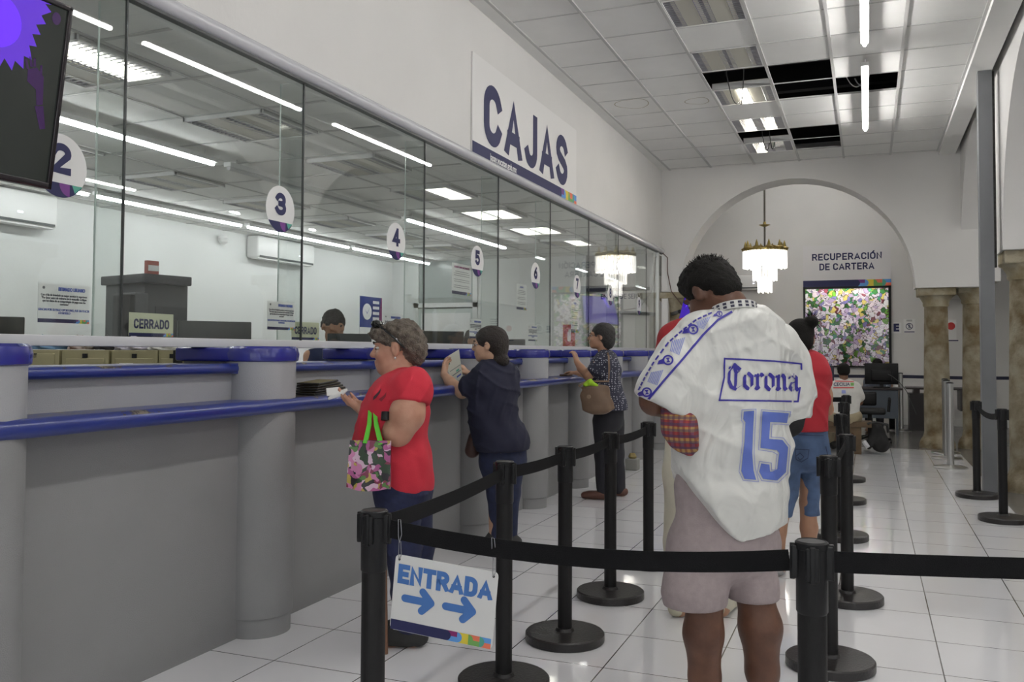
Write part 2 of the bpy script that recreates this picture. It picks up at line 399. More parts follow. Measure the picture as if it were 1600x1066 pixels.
# hall ceiling: a lay-in grid with the missing tiles left open to the dark void
LX = [-2.862, -2.226, -1.57, -0.92, -0.30, 0.33, 0.945]
RY0, RS = 7.086, 0.664
MISSING = {(2, 3), (3, 3), (3, 4), (4, 4), (2, 7), (3, 7), (3, 8)}
TROFF = {(2, 0): 0, (2, 2): 0, (2, 4): 1, (2, 6): 2, (2, 8): 2}
m = MB()
jlo = int((YN - RY0) / RS) - 1
for i in range(6):
    for j in range(jlo, 11):
        y0 = max(RY0 + RS * j, YN); y1 = min(RY0 + RS * (j + 1), FY)
        if y1 <= y0 or (i, j) in MISSING or (i, j) in TROFF: continue
        m.b2((LX[i] + 0.008, y0 + 0.008, CZ), (LX[i + 1] - 0.008, y1 - 0.008, CZ + 0.02), TILEC, bev=0.0)
m.b2((WX, YN, CZ - 0.005), (LX[0] - 0.012, FY, CZ + 0.02), TILEC)
m.b2((LX[6] + 0.012, YN, CZ - 0.06), (AX, FY, CZ + 0.02), TILEC)
struct('ceiling', m)
m = MB()
for x in LX: m.b2((x - 0.014, YN, CZ - 0.012), (x + 0.014, FY, CZ + 0.004), TBAR)
for j in range(jlo + 1, 11):
    y = RY0 + RS * j
    for i in range(6):
        bright = (i, j) in MISSING and (i, j - 1) in MISSING
        m.b2((LX[i] + 0.014, y - 0.009, CZ - 0.004), (LX[i + 1] - 0.014, y + 0.009, CZ + 0.003), TBARL if bright else TBAR)
struct('ceiling_grid', m)
m = MB()
m.b2((WX, YN, 5.3), (AX + 0.6, FY, 5.35), PLENUM); m.b2((WX, YN, CZ + 0.3), (WX + 0.02, FY, 5.3), PLENUM); m.b2((AX, YN, CZ + 0.3), (AX + 0.02, FY, 5.3), PLENUM)
for y in (8.2, 9.45, 10.7, 11.9): m.b2((WX, y, 4.75), (AX, y + 0.12, 5.1), mat('joist_dark', (0.06, 0.06, 0.062), 0.8))
m.b2((WX, FY - 0.02, CZ + 0.25), (AX, FY, 5.3), PLENUM); m.b2((WX, 6.2, CZ + 0.1), (AX, 6.22, 5.3), PLENUM)
struct('ceiling_void', m)
# water rings on the tiles
def ring(cx, cy, r, name='ceiling_stain'):
    k = MB(); st = mat('water_stain', srgb(150, 138, 108), 0.9)
    P = []; n = 40
    for i in range(n):
        t = 2 * math.pi * i / n; rr = r * (1 + 0.08 * math.sin(3 * t + cx) + 0.02 * math.sin(5 * t))
        for w in (0.0, 0.008): P.append((cx + (rr + w) * math.cos(t), cy + (rr + w) * math.sin(t) * 1.0, CZ - 0.0006))
    k.add(P, [(2 * i, 2 * i + 1, (2 * i + 3) % (2 * n), (2 * i + 2) % (2 * n)) for i in range(n)], st); return k
for cx, cy, r in ((-2.5, 9.95, 0.19), (-1.78, 10.1, 0.13)):
    o = ring(cx, cy, r).build('ceiling_stain'); o['kind'] = 'structure'

# arches -------------------------------------------------------------
def arch_wall(name, p0, right, th_dir, th, z1, spans, width, mm, zbase=2.28, n=28):
    '''wall from p0 along right (length width) up to z1; spans = [(x0, x1, spring)] semicircular openings to the floor'''
    right = V(right); th_dir = V(th_dir); mb = MB(); up = V((0, 0, 1))
    segs = []; xs = 0
    def col(xa, xb, za):   # rectangle piece
        P = [V(p0) + right * a + up * b for a, b in ((xa, za), (xb, za), (xb, z1), (xa, z1))]
        mb.add(P + [p + th_dir * th for p in P], [(0, 1, 2, 3), (7, 6, 5, 4), (0, 4, 5, 1), (1, 5, 6, 2), (2, 6, 7, 3), (3, 7, 4, 0)], mm)
    for (x0, x1, sp) in spans:
        if x0 > xs: col(xs, x0, sp if xs != 0 or True else 0)
        r = (x1 - x0) / 2; cx = (x0 + x1) / 2
        P = []
        for i in range(n + 1):
            t = math.pi - math.pi * i / n
            P.append((cx + r * math.cos(t), sp + r * math.sin(t)))
        F1 = [V(p0) + right * a + up * b for a, b in P]; T1 = [V(p0) + right * a + up * z1 for a, b in P]
        A = F1 + T1; B = [p + th_dir * th for p in A]; k = n + 1
        Fs = []
        for i in range(n):
            Fs += [(i, i + 1, k + i + 1, k + i), (2 * k + i + 1, 2 * k + i, 3 * k + i, 3 * k + i + 1), (i + 1, i, 2 * k + i, 2 * k + i + 1)]
        mb.add(A + B, Fs, mm); xs = x1
    if xs < width: col(xs, width, spans[-1][2])
    return mb
m = arch_wall('w', (WX, FY, 0), (1, 0, 0), (0, 1, 0), 0.5, CZ + 0.3, [(0.284, 3.64, 2.28)], 4.45, WALL)
m.b2((WX, FY, 0), (-2.9, FY + 0.5, 2.3), WALL)
struct('wall_far', m)
ys = [YN + 0.0, -2.0, 2.05, 6.05, 10.0, 14.15]
spans = [(a + 0.27 - YN, b - 0.27 - YN, 2.36) for a, b in zip(ys[:-1], ys[1:])]
spans[-1] = (10.27 - YN, 13.95 - YN, 2.36)
m = arch_wall('w', (AX + 0.06, YN, 0), (0, 1, 0), (1, 0, 0), 0.5, CZ + 0.3, spans, BY - YN, WALL)
struct('wall_right', m)
m = MB(); m.b2((SIDE, YN, 0), (SIDE + 0.15, BY, CZ + 0.3), WALL); struct('wall_aisle', m)
m = MB(); m.b2((AX + 0.5, YN, CZ), (SIDE, BY, CZ + 0.1), TILEC); m.b2((-5, FY + 0.5, 4.9), (AX + 0.6, BY, 5.0), WALL); struct('ceiling_aisle', m)
m = MB(); m.b2((-5.2, BY, 0), (-1.13, BY + 0.15, 5.0), WALL); m.b2((0.385, BY, 0), (SIDE, BY + 0.15, 5.0), WALL)
m.b2((-1.13, BY, 0), (0.385, BY + 0.15, 1.10), WALL); m.b2((-1.13, BY, 2.60), (0.385, BY + 0.15, 5.0), WALL); struct('wall_end', m)
m = MB()      # unseen box added behind the floral window, dark inside so its backlight fades down
m.b2((-1.25, BY + 0.75, 0.9), (0.5, BY + 0.8, 2.9), mat('shaft_grey', (0.16, 0.16, 0.16), 0.9)); m.b2((-1.25, BY + 0.15, 0.9), (-1.18, BY + 0.8, 2.9), mat('shaft_grey', (0.16, 0.16, 0.16), 0.9)); m.b2((0.44, BY + 0.15, 0.9), (0.5, BY + 0.8, 2.9), mat('shaft_grey', (0.16, 0.16, 0.16), 0.9))
m.b2((-1.25, BY + 0.15, 0.85), (0.5, BY + 0.8, 0.92), mat('shaft_grey', (0.16, 0.16, 0.16), 0.9)); m.b2((-1.25, BY + 0.15, 2.85), (0.5, BY + 0.8, 2.92), mat('shaft_grey', (0.16, 0.16, 0.16), 0.9)); struct('wall_added_light_shaft', m)
m = MB(); m.b2((-5.15, FY + 0.5, 0), (-5.0, BY, 5.0), WALL); m.b2((AX + 0.1, FY + 0.5, CZ), (AX + 0.5, BY, 5.0), WALL); m.b2((-5.0, FY + 0.4, 0), (WX - 0.18, FY + 0.5, 4.9), WALL)
struct('wall_room', m)
m = MB(); m.b2((-5.0, BY - 0.03, 0), (SIDE, BY, 0.12), mat('skirting_white', (0.62, 0.62, 0.61), 0.5)); struct('baseboard_end', m)

# stone columns ------------------------------------------------------
def column(x, y, r, top, label, sq=0.36):
    t = base('stone_column', label, 'column', (x, y, 0), None)
    k = MB(); k.lathe((x, y, 0), [(r * 1.45, 0), (r * 1.45, 0.05), (r * 1.3, 0.12), (r * 1.12, 0.16), (r * 1.05, 0.22)], STONE, 36); k.build('column_base', t)
    k = MB()
    k.lathe((x, y, 0), [(r * 1.04, 0.2), (r * 1.05, 0.7), (r * 1.0, 1.3), (r * 0.93, top - 0.26)], STONE, 36); k.build('shaft', t)
    k = MB(); k.lathe((x, y, 0), [(r * 0.98, top - 0.28), (r * 1.05, top - 0.26), (r * 1.05, top - 0.22), (r * 1.25, top - 0.16), (r * 1.45, top - 0.12)], STONEC, 36)
    k.box((x, y, top - 0.06), (sq, sq, 0.14), STONEC, bev=0.02); k.build('capital', t)
    return t
column(0.92, 14.12, 0.165, 2.30, 'far stone column left of its pair, under the big arch end', 0.50)
column(1.43, 14.25, 0.165, 2.34, 'far stone column right of its pair, just behind the grey steel post', 0.46)
column(1.50, 10.05, 0.19, 2.36, 'large stained stone column at the right edge beside the black queue posts', 0.50)
column(1.50, 6.05, 0.19, 2.36, 'stone column of the arcade outside to the right', 0.50)
t = base('stone_column', 'stone column half buried in the left corner by the purple screen', 'column', (-2.86, 14.03, 0))
k = MB(); k.lathe((-2.86, 14.03, 0), [(0.12, 0), (0.12, 1.0), (0.115, 2.0)], STONE, 28); k.build('shaft', t)
k = MB(); k.lathe((-2.86, 14.03, 0), [(0.12, 1.98), (0.13, 2.02), (0.13, 2.06), (0.2, 2.16), (0.24, 2.2)], STONEC, 28); k.box((-2.86, 14.03, 2.24), (0.5, 0.48, 0.1), STONEC, bev=0.015); k.build('capital', t)

# grey steel post with a dark cable channel
t = base('steel_post', 'tall grey square steel post rising from floor to ceiling', 'post', (1.11, 9.88, 0))
k = MB(); k.b2((1.04, 9.81, 0), (1.165, 9.95, CZ - 0.06), mat('grey_paint', srgb(112, 114, 117), 0.6, noise=0.06), bev=0.004); k.build('post', t)
k = MB(); k.b2((1.167, 9.84, 2.2), (1.19, 9.90, CZ - 0.07), mat('cable_dark', (0.05, 0.048, 0.045), 0.8, noise=0.4, nscale=30)); k.build('cable_strip', t)

# ------------------------------------------------------------------ glass partition
def glass_mat(name='clear_glass', tint=(0.93, 0.95, 0.94)):
    m = bpy.data.materials.new(name); m.use_nodes = True; nt = m.node_tree; L = nt.links
    for n in list(nt.nodes): nt.nodes.remove(n)
    out = nt.nodes.new('ShaderNodeOutputMaterial'); mix = nt.nodes.new('ShaderNodeMixShader'); fr = nt.nodes.new('ShaderNodeFresnel'); fr.inputs[0].default_value = 1.52
    tr = nt.nodes.new('ShaderNodeBsdfTransparent'); tr.inputs[0].default_value = (*tint, 1)
    gl = nt.nodes.new('ShaderNodeBsdfGlossy'); gl.inputs['Roughness'].default_value = 0.004; gl.inputs['Color'].default_value = (0.95, 0.95, 0.95, 1)
    ge = nt.nodes.new('ShaderNodeNewGeometry'); mr = nt.nodes.new('ShaderNodeMapRange'); mr.inputs['To Min'].default_value = 1.52; mr.inputs['To Max'].default_value = 1 / 1.52
    L.new(ge.outputs['Backfacing'], mr.inputs['Value']); L.new(mr.outputs[0], fr.inputs[0])
    L.new(fr.outputs[0], mix.inputs[0]); L.new(tr.outputs[0], mix.inputs[1]); L.new(gl.outputs[0], mix.inputs[2]); L.new(mix.outputs[0], out.inputs[0])
    return m
GLASS = glass_mat()
JY = [-1.3, 0.15, 1.56, 2.93, 4.245, 5.748, 7.146, 8.521, 9.868, 11.183, 12.767]
SEAL = mat('joint_dark', (0.03, 0.035, 0.035), 0.4)
EDGE = mat('glass_edge', (0.55, 0.62, 0.6), 0.15)
for i, (a, b) in enumerate(zip(JY[:-1], JY[1:])):
    k = MB(); k.b2((WX - 0.006, a + 0.004, 1.405), (WX + 0.004, b - 0.004, 2.90), GLASS); o = struct('window_%d' % (i + 1), k, smooth=False)
k = MB(); k.b2((WX - 0.006, JY[-1] + 0.004, 1.405), (WX + 0.004, 13.55, 2.90), GLASS); struct('window_11', k, smooth=False)
k = MB()
for y in JY: k.b2((WX - 0.006, y - 0.004, 1.405), (WX + 0.005, y + 0.004, 2.9), SEAL)
struct('trim_1', k)
k = MB()
for y in JY: k.b2((WX - 0.16, y - 0.005, 1.405), (WX - 0.008, y + 0.005, 2.9), GLASS)
struct('trim_2', k, smooth=False)
k = MB()
for y in JY: k.b2((WX - 0.163, y - 0.005, 1.405), (WX - 0.16, y + 0.005, 2.9), EDGE)
struct('trim_3', k)
k = MB(); k.b2((WX - 0.05, -2.5, 1.362), (WX + 0.05, 13.8, 1.405), mat('sill_white', srgb(195, 196, 198), 0.45), bev=0.004); struct('trim_4', k)
k = MB()   # rounded head rail
k.cyl((WX + 0.005, -3, 2.94), (WX + 0.005, 13.8, 2.94), 0.042, mat('rail_white', srgb(185, 185, 190), 0.25, coat=0.3), n=20)
k.b2((WX - 0.1, -3, 2.895), (WX + 0.0, 13.8, 2.98), WHITE); k.b2((WX - 0.02, -3, 2.885), (WX + 0.02, 13.8, 2.9), SEAL)
struct('trim_5', k)
k = MB(); k.b2((WX - 0.03, 13.5, 1.405), (WX + 0.02, 13.56, 2.9), ALU); struct('trim_6', k)

# ------------------------------------------------------------------ counter
PY = [-0.4, 0.85, 2.06, 3.57, 4.83, 6.03, 7.28, 8.53, 9.82, 11.07, 12.3]
t = base('service_counter', 'long grey service counter with blue rounded rails under the glass', 'counter', (-2.9, 5.0, 0))
k = MB(); k.b2((-2.90, -2.0, 0), (-2.75, 13.78, 1.06), GREY2); k.build('front_panel', t)
k = MB(); k.b2((-2.90, -2.0, 1.055), (-2.60, 13.78, 1.115), BLUE); k.cyl((-2.60, -2.0, 1.085), (-2.60, 13.78, 1.085), 0.034, BLUE, n=20); k.build('lower_rail', t)
k = MB(); k.b2((-2.86, -2.0, 1.06), (-2.80, 13.78, 1.245), GREY); k.build('service_panel', t)
for a, b in zip([-2.0] + PY, PY + [13.78]):
    a2 = a + (0.17 if a > -2 else 0); b2 = b - (0.11 if b < 13.7 else 0)
    k = MB(); k.b2((-3.12, a2, 1.24), (-2.77, b2 - 0.03, 1.285), BLUE); k.cyl((-2.775, a2, 1.2625), (-2.775, b2 - 0.02, 1.2625), 0.0235, BLUE, n=16)
    k.cyl((-2.80, b2 - 0.045, 1.238), (-2.80, b2 - 0.045, 1.287), 0.045, BLUE, n=20); k.build('ledge', t)
for y in PY:
    p = MB()
    p.lathe((-2.75, y, 0), [(0.165, 0.092), (0.165, 1.06)], GREY2, 32)
    p.lathe((-2.75, y, 0), [(0.165, 1.06), (0.165, 1.30)], GREY, 32)
    p.b2((-3.12, y - 0.12, 0), (-2.78, y + 0.12, 1.30), GREY)
    pl = p.build('pilaster', t)
    q = MB(); q.lathe((-2.75, y, 0), [(0.155, 0), (0.155, 0.09)], GREY2, 32); q.lathe((-2.75, y, 0), [(0.158, 0.086), (0.166, 0.095)], GREY2, 32); q.build('base_ring', pl)
    q = MB(); q.lathe((-2.75, y, 0), [(0.163, 1.292), (0.176, 1.30), (0.18, 1.33), (0.174, 1.358), (0.16, 1.368)], BLUEC, 32)
    q.b2((-3.14, y - 0.165, 1.295), (-2.76, y + 0.165, 1.362), BLUEC, bev=0.012); q.build('cap', pl)

# CAJAS board
def on_wall(y, z, dx=0.0): return V((WX + dx, y, z))
t = base('wall_sign', 'large white board reading CAJAS above the glass', 'sign', (WX + 0.01, 7.9, 3.0))
k = MB(); k.b2((WX + 0.002, 6.55, 2.95), (WX + 0.015, 9.34, 3.81), mat('board_white', (0.72, 0.71, 0.70), 0.5)); k.build('panel', t)
k = MB(); stroke_text(k, 'CAJAS', 0.53, (WX + 0.017, 7.90, 3.375), (0, 1, 0), (0, 0, 1), NAVY, w=0.225, width=2.24); k.build('lettering', t)
k = MB(); brand_strip(k, (WX + 0.0165, 6.55, 2.95), (0, 1, 0), (0, 0, 1), 2.79, 0.125); k.build('strip', t)
k = MB(); add_text(k, 'japay.yucatan.gob.mx', 0.088, (WX + 0.0195, 7.22, 3.012), (0, 1, 0), (0, 0, 1), WHITE, bold=0.001, sx=0.82); k.build('lettering', t)

# number stickers on the panes
for n_, (u, y, z) in zip('23456789', [(0, 2.60, 2.085), (0, 4.033, 2.126), (0, 5.326, 2.10), (0, 6.69, 2.095), (0, 8.078, 2.087), (0, 9.409, 2.075), (0, 10.784, 2.06), (0, 12.296, 2.0)]):
    t = base('number_sticker', {'2': 'round white number 2 sticker touching the television edge', '3': 'round white number 3 sticker above a CERRADO sign,', '4': 'round white number 4 sticker just over the grey haired woman', '5': 'number 5 sticker below the left end of the CAJAS board', '6': 'number 6 sticker up right of the navy dressed woman', '7': 'round white number 7 sticker above a tall notice', '8': 'narrow looking number 8 sticker', '9': 'farthest sticker, number 9'}[n_] + ' on the glass partition', 'sticker', (WX + 0.006, y, z))
    R = 0.128; P = disc_poly((WX + 0.006, y, z), R, (0, 1, 0), (0, 0, 1), 40)[:-1]
    k = MB(); k.slab(P, (1, 0, 0), 0.0012, mat('sticker_white', (0.70, 0.70, 0.69), 0.5)); dsc = k.build('disc', t)
    k = MB(); a = math.asin(0.55)
    arc = disc_poly((WX + 0.0068, y, z), R, (0, 1, 0), (0, 0, 1), 24, math.pi + a, 2 * math.pi - a)
    k.add(arc, [list(range(len(arc)))], NAVY)
    c = V((WX + 0.0072, y + 0.045, z - R * 0.55)); q = disc_poly(c, 0.05, (0, 1, 0), (0, 0, 1), 12, math.pi, 1.5 * math.pi); k.add([c] + q, [list(range(len(q) + 1))], C_PUR)
    q = [(WX + 0.0074, y + 0.055, z - R * 0.55), (WX + 0.0074, y + R * 0.83, z - R * 0.55), (WX + 0.0074, y + 0.07, z - R * 0.8)]; k.add(q, [(0, 1, 2)], C_TEAL)
    k.build('printed_strip', dsc)
    k = MB(); stroke_text(k, n_, 0.125, (WX + 0.0075, y, z + 0.028), (0, 1, 0), (0, 0, 1), NAVY, w=0.24); k.build('numeral', dsc)

# paper notices taped inside the glass
BODY = {
 'user': ['Con el fin de brindarle un mejor servicio le sugerimos:', '"Por favor antes de retirarse de la ventanilla verifique', 'que los datos de su comprobante de pago sean los', 'correctos"', '', 'GRACIAS POR SU PAGO OPORTUNO, FUE UN PLACER', 'ATENDERLO'],
}
INK = mat('ink_grey', (0.12, 0.12, 0.14), 0.7); INKB = mat('ink_blue', srgb(70, 90, 170), 0.6)
def notice(y0, y1, z0, z1, label, kind, tilt=0.0):
    w, h = y1 - y0, z1 - z0; x = WX - 0.012
    t = base('paper_notice', label, 'notice', (x, (y0 + y1) / 2, z0))
    k = MB(); k.b2((x - 0.001, y0, z0), (x, y1, z1), PAPER); shf = k.build('sheet', t)
    k = MB(); R_, U_ = (0, 1, 0), (0, 0, 1); xx = x + 0.0006
    brand_strip(k, (x, y0, z0), R_, U_, w, h * 0.10)
    if kind == 'user':
        add_text(k, 'ESTIMADO USUARIO', h * 0.12, (xx, y0 + w * 0.64, z0 + h * 0.86), R_, U_, INKB, bold=0.001, sx=0.75 * w / h / 1.6)
        for i, s in enumerate(BODY['user']):
            if s: add_text(k, s, h * 0.085, (xx, y0 + w * 0.5, z0 + h * (0.70 - 0.075 * i)), R_, U_, INK if i < 5 else INKB, sx=0.48 * w / h)
        q = disc_poly((xx, y0 + w * 0.1, z0 + h * 0.88), h * 0.04, R_, U_, 12); k.add(q[:-1], [list(range(12))], INK)
    else:
        add_text(k, {'aviso': 'AVISO IMPORTANTE', 'corto': 'AVISO'}[kind], h * 0.085, (xx, y0 + w * 0.5, z0 + h * 0.88), R_, U_, C_MAG if kind == 'aviso' else INKB, bold=0.001, sx=0.9 * w / h / (0.9 if kind == 'aviso' else 0.6))
        for i in range(9):      # lines of print too small to read
            if i in (3, 6): continue
            ww = w * (0.4 if i % 3 else 0.34); zc = z0 + h * (0.74 - 0.065 * i)
            k.add([(xx, (y0 + y1) / 2 - ww, zc - h * 0.008), (xx, (y0 + y1) / 2 + ww, zc - h * 0.008), (xx, (y0 + y1) / 2 + ww, zc + h * 0.008), (xx, (y0 + y1) / 2 - ww, zc + h * 0.008)], [(0, 1, 2, 3)], INK)
    k.build('print', shf)
notice(2.525, 2.772, 1.455, 1.612, 'white notice below the number 2, left of the tall dark cabinet', 'user')
notice(3.955, 4.205, 1.462, 1.618, 'white notice below the number 3, left of a CERRADO sign', 'user')
notice(5.20, 5.45, 1.43, 1.60, 'white notice below the number 4, partly behind grey hair', 'user')
notice(6.58, 6.83, 1.455, 1.615, 'white notice below the number 5, beside a clerk', 'user')
notice(7.93, 8.18, 1.45, 1.605, 'white notice below the number 6, left of the red extinguisher sign', 'user')
notice(6.243, 6.607, 1.80, 2.045, 'upright white notice left of the number 5 sticker', 'aviso')
notice(7.62, 7.88, 1.74, 1.98, 'white notice left of and below the number 6 sticker', 'corto')
notice(9.25, 9.52, 1.56, 1.93, 'tall narrow notice directly under the number 7 sticker', 'corto')
notice(10.55, 10.75, 1.62, 1.72, 'small blank-looking card under the number 8 sticker', 'corto')
CARD = mat('card_cream', srgb(196, 198, 170), 0.7)
def closed(y0, y1, z0, z1, lab):
    x = WX - 0.03; w = y1 - y0; h = z1 - z0
    t = base('closed_sign', lab, 'sign', (x, (y0 + y1) / 2, z0))
    k = MB(); k.b2((x - 0.002, y0, z0), (x, y1, z1), CARD); crd = k.build('card', t)
    k = MB(); stroke_text(k, 'CERRADO', h * 0.42, (x + 0.001, (y0 + y1) / 2, z0 + h * 0.53), (0, 1, 0), (0, 0, 1), NAVY, w=0.2, gap=0.12, width=w * 0.8)
    brand_strip(k, (x, y0, z0), (0, 1, 0), (0, 0, 1), w, h * 0.14); k.build('print', crd)
closed(3.006, 3.275, 1.41, 1.515, 'cream CERRADO sign in front of the tall dark cabinet')
closed(4.20, 4.47, 1.41, 1.513, 'cream CERRADO sign beside the dark haired clerk')
# ------------------------------------------------------------------ lamps
def tube(x, y0, y1, z, label, lit=True, mtube=None, group=None, ax='y', drop=0.06, power=1.0):
    t = base('tube_fixture', label, 'ceiling lamp', ((x, (y0 + y1) / 2, z)), group)
    P = (lambda a, dz: (x, a, z + dz)) if ax == 'y' else (lambda a, dz: (a, x, z + dz))
    k = MB(); a, b = V(P(y0, 0.02)), V(P(y1, 0.02)); w = 0.036
    if ax == 'y': k.b2((x - w, y0, z + 0.012), (x + w, y1, z + 0.05), WHITE, bev=0.003)
    else: k.b2((y0, x - w, z + 0.012), (y1, x + w, z + 0.05), WHITE, bev=0.003)
    k.build('housing', t)
    k = MB(); k.cyl(P(y0 + 0.02, 0), P(y1 - 0.02, 0), 0.017, (mtube or TUBE) if lit else mat('unlit_tube', (0.6, 0.6, 0.6), 0.4), n=12); k.build('tube', t)
    if drop:
        k = MB()
        for a in (y0 + 0.12, y1 - 0.12): k.cyl(P(a, 0.05), P(a, 0.05 + drop), 0.006, WHITE, n=8)
        k.build('bracket', t)
    return t
for i, (a, b) in enumerate([(-5.6, -3.2), (-2.7, -0.3), (0.5, 2.9), (3.3, 5.7), (6.04, 8.44), (9.09, 11.69)]):
    tube(0.0, a, b, 4.10, ['bright tube lamp of the hall behind the camera', 'bright tube lamp of the hall above and behind the camera', 'bright tube lamp of the hall above the camera', 'bright tube lamp of the hall over the queue',
        'bright tube lamp cut by the top edge of the photo', 'bright tube lamp crossing the open black ceiling tile'][i], group='hall tube lamps')
for i, (a, b) in enumerate([(-1.0, 1.4), (3.35, 5.75)]): tube(-4.92, a, b, 2.86, ['office tube lamp hidden behind the television', 'wide bright office tube lamp behind the numbers 2 and 3'][i], group='office tube lamps', mtube=TUBE_O)
tube(-4.92, 5.9, 8.85, 2.86, 'unlit white batten in the office above the number 3', lit=False, group='office tube lamps', mtube=TUBE_O)
tube(-4.92, 9.0, 12.0, 2.86, 'bright office tube lamp above the numbers 5 and 6', group='office tube lamps', mtube=TUBE_O)
for i, (a, b) in enumerate([(4.2, 6.55), (6.62, 8.86), (8.96, 11.3), (11.4, 13.9)]):
    tube(-7.15, a, b, 2.88, ['slim office lamp behind the number 2', 'slim office lamp left of the number 3 above the dark cabinet', 'slim office lamp between the numbers 3 and 4', 'slim office lamp right of the number 4'][i], group='slim lamps near the office back wall', drop=0.03, mtube=TUBE_O)
for i, y in enumerate((-3.0, 2.0, 7.2, 11.6)): tube(3.6, y, y + 2.4, 3.6, 'tube lamp of the right aisle ' + ['far behind the camera', 'beside the camera', 'level with the large right column', 'level with the twin columns'][i], group='aisle tube lamps', drop=0.5)
REFL = mat('reflector', (0.75, 0.75, 0.74), 0.18, metal=0.9); LOUV = mat('louvre_grey', srgb(170, 170, 176), 0.35, metal=0.3); TPAN = mat('troffer_pan', srgb(188, 186, 174), 0.5)
def troffer(x0, x1, y0, y1, z, label, lit=(0, 0), group=None, mlit=None, along='y', glare=0, drop=0.0):
    '''recessed square fitting: three louvre strips and two trays; strips run along y'''
    z -= drop
    t = base('troffer', label, 'ceiling lamp', ((x0 + x1) / 2, (y0 + y1) / 2, z), group)
    k = MB(); f = 0.014
    for a, b in (((x0, y0), (x1, y0 + f)), ((x0, y1 - f), (x1, y1)), ((x0, y0), (x0 + f, y1)), ((x1 - f, y0), (x1, y1))):
        k.b2((a[0], a[1], z - 0.008), (b[0], b[1], z + 0.07), TBARL)
    k.b2((x0, y0, z + 0.07), (x1, y1, z + 0.075), TPAN); k.build('frame', t)
    w = x1 - x0
    for i, fx in enumerate((0.09, 0.5, 0.91)):
        cx = x0 + fx * w; k = MB(); h = 0.055 * w / 0.65
        k.b2((cx - h, y0 + f, z + 0.025), (cx + h, y1 - f, z + 0.03), mat('louvre_dark', (0.09, 0.09, 0.10), 0.5))
        n = 15
        for j in range(n):
            y = y0 + f + (y1 - y0 - 2 * f) * (j + 0.5) / n; k.b2((cx - h, y - 0.006, z - 0.002), (cx + h, y + 0.006, z + 0.025), LOUV)
        k.b2((cx - h - 0.004, y0 + f, z - 0.003), (cx - h, y1 - f, z + 0.05), REFL); k.b2((cx + h, y0 + f, z - 0.003), (cx + h + 0.004, y1 - f, z + 0.05), REFL)
        k.build('louvre', t)
    for i, fx in enumerate((0.295, 0.705)):
        cx = x0 + fx * w; h = 0.115 * w / 0.65
        k = MB(); k.b2((cx - h, y0 + f, z + (0.0 if not glare else 0.045)), (cx + h, y1 - f, z + (0.006 if not glare else 0.05)), (mlit or WARM) if lit[i] else (REFL if glare else TPAN)); k.build('tray', t)
    return t
labs = {0: 'unlit troffer at the top edge of the photo', 2: 'unlit troffer just before the first black opening', 4: 'troffer with a single glowing tube between two openings', 6: 'bright shiny troffer before the last black openings', 8: 'farthest hall troffer, just before the arch wall'}
for (i, j), kd in TROFF.items():
    tt = troffer(LX[i] + 0.012, LX[i + 1] - 0.012, RY0 + RS * j + 0.01, RY0 + RS * (j + 1) - 0.01, CZ + 0.0, labs[j], glare=1 if kd == 2 else 0, group='square lamps of the hall ceiling')
    if j == 4:
        k = MB(); xx = LX[i] + 0.27; k.b2((xx, RY0 + RS * j + 0.08, CZ - 0.012), (xx + 0.1, RY0 + RS * (j + 1) - 0.05, CZ - 0.005), WARM); k.build('lit_tube', tt)
    if kd == 2:
        k = MB(); k.cyl(((LX[i] + 0.22), RY0 + RS * j + 0.1, CZ + 0.02), ((LX[i] + 0.22), RY0 + RS * (j + 1) - 0.1, CZ + 0.02), 0.012, WARM, n=10); k.build('lit_tube', tt)
        if j == 6: k = MB(); k.cyl(((LX[i] + 0.46), RY0 + RS * j + 0.1, CZ + 0.02), ((LX[i] + 0.46), RY0 + RS * (j + 1) - 0.1, CZ + 0.02), 0.012, WARM, n=10); k.build('lit_tube', tt)
oy = [(3.29, (0, 1)), (4.77, (0, 0)), (6.2, (0, 0)), (7.62, (0, 1)), (9.05, (1, 1)), (10.5, (1, 1)), (11.9, (0, 1))]
on = ['with one bright tray behind the numbers 2 and 3', 'unlit, in the upper middle of the pane with the number 3', 'unlit, in the pane with the number 4', 'with one bright tray left of the CAJAS strip', 'with two bright trays right of the number 5', 'with two bright trays above the number 6', 'with one bright tray above the number 7']
for (y, lit), s in zip(oy, on): troffer(-4.36, -3.70, y, y + 0.66, OH, 'near row office troffer ' + s, lit=lit, group='near row of office troffers', mlit=WARM_O, drop=0.024)
on2 = ['behind the number 2', 'left above the number 3', 'right of the number 3', 'just right of the number 4', 'small, near the tube lamp end left of the number 6', 'smallest, up beside the number 6']
for y, s in zip((4.75, 6.2, 7.62, 9.05, 10.5, 11.9), on2): troffer(-6.40, -5.74, y, y + 0.66, OH, 'unlit far row office troffer ' + s, group='far row of office troffers', drop=0.024)
# loose wires below the open tiles
k = MB(); w_ = mat('wire_dark', (0.02, 0.02, 0.02), 0.6)
def arc_pts(a, b, sag, n=12, side=(0, 0, 0)):
    a, b = V(a), V(b); return [a.lerp(b, i / n) + V((0, 0, -sag * 4 * (i / n) * (1 - i / n))) + V(side) * math.sin(math.pi * i / n) for i in range(n + 1)]
k.tube(arc_pts((-1.15, 9.3, 4.6), (-1.3, 10.0, 4.23), 0.35), 0.006, w_, 6); k.tube(arc_pts((-1.38, 9.35, 4.5), (-1.25, 9.95, 4.22), 0.3), 0.006, w_, 6)
tag(k.build('loose_wire'), 'black wires dangling from the first open ceiling tile', 'cable')
k = MB(); k.tube(arc_pts((-1.2, 12.1, 4.5), (-1.15, 12.45, 4.23), 0.25), 0.006, w_, 6); k.tube(arc_pts((-1.3, 12.0, 4.6), (-1.22, 12.5, 4.23), 0.3), 0.006, w_, 6)
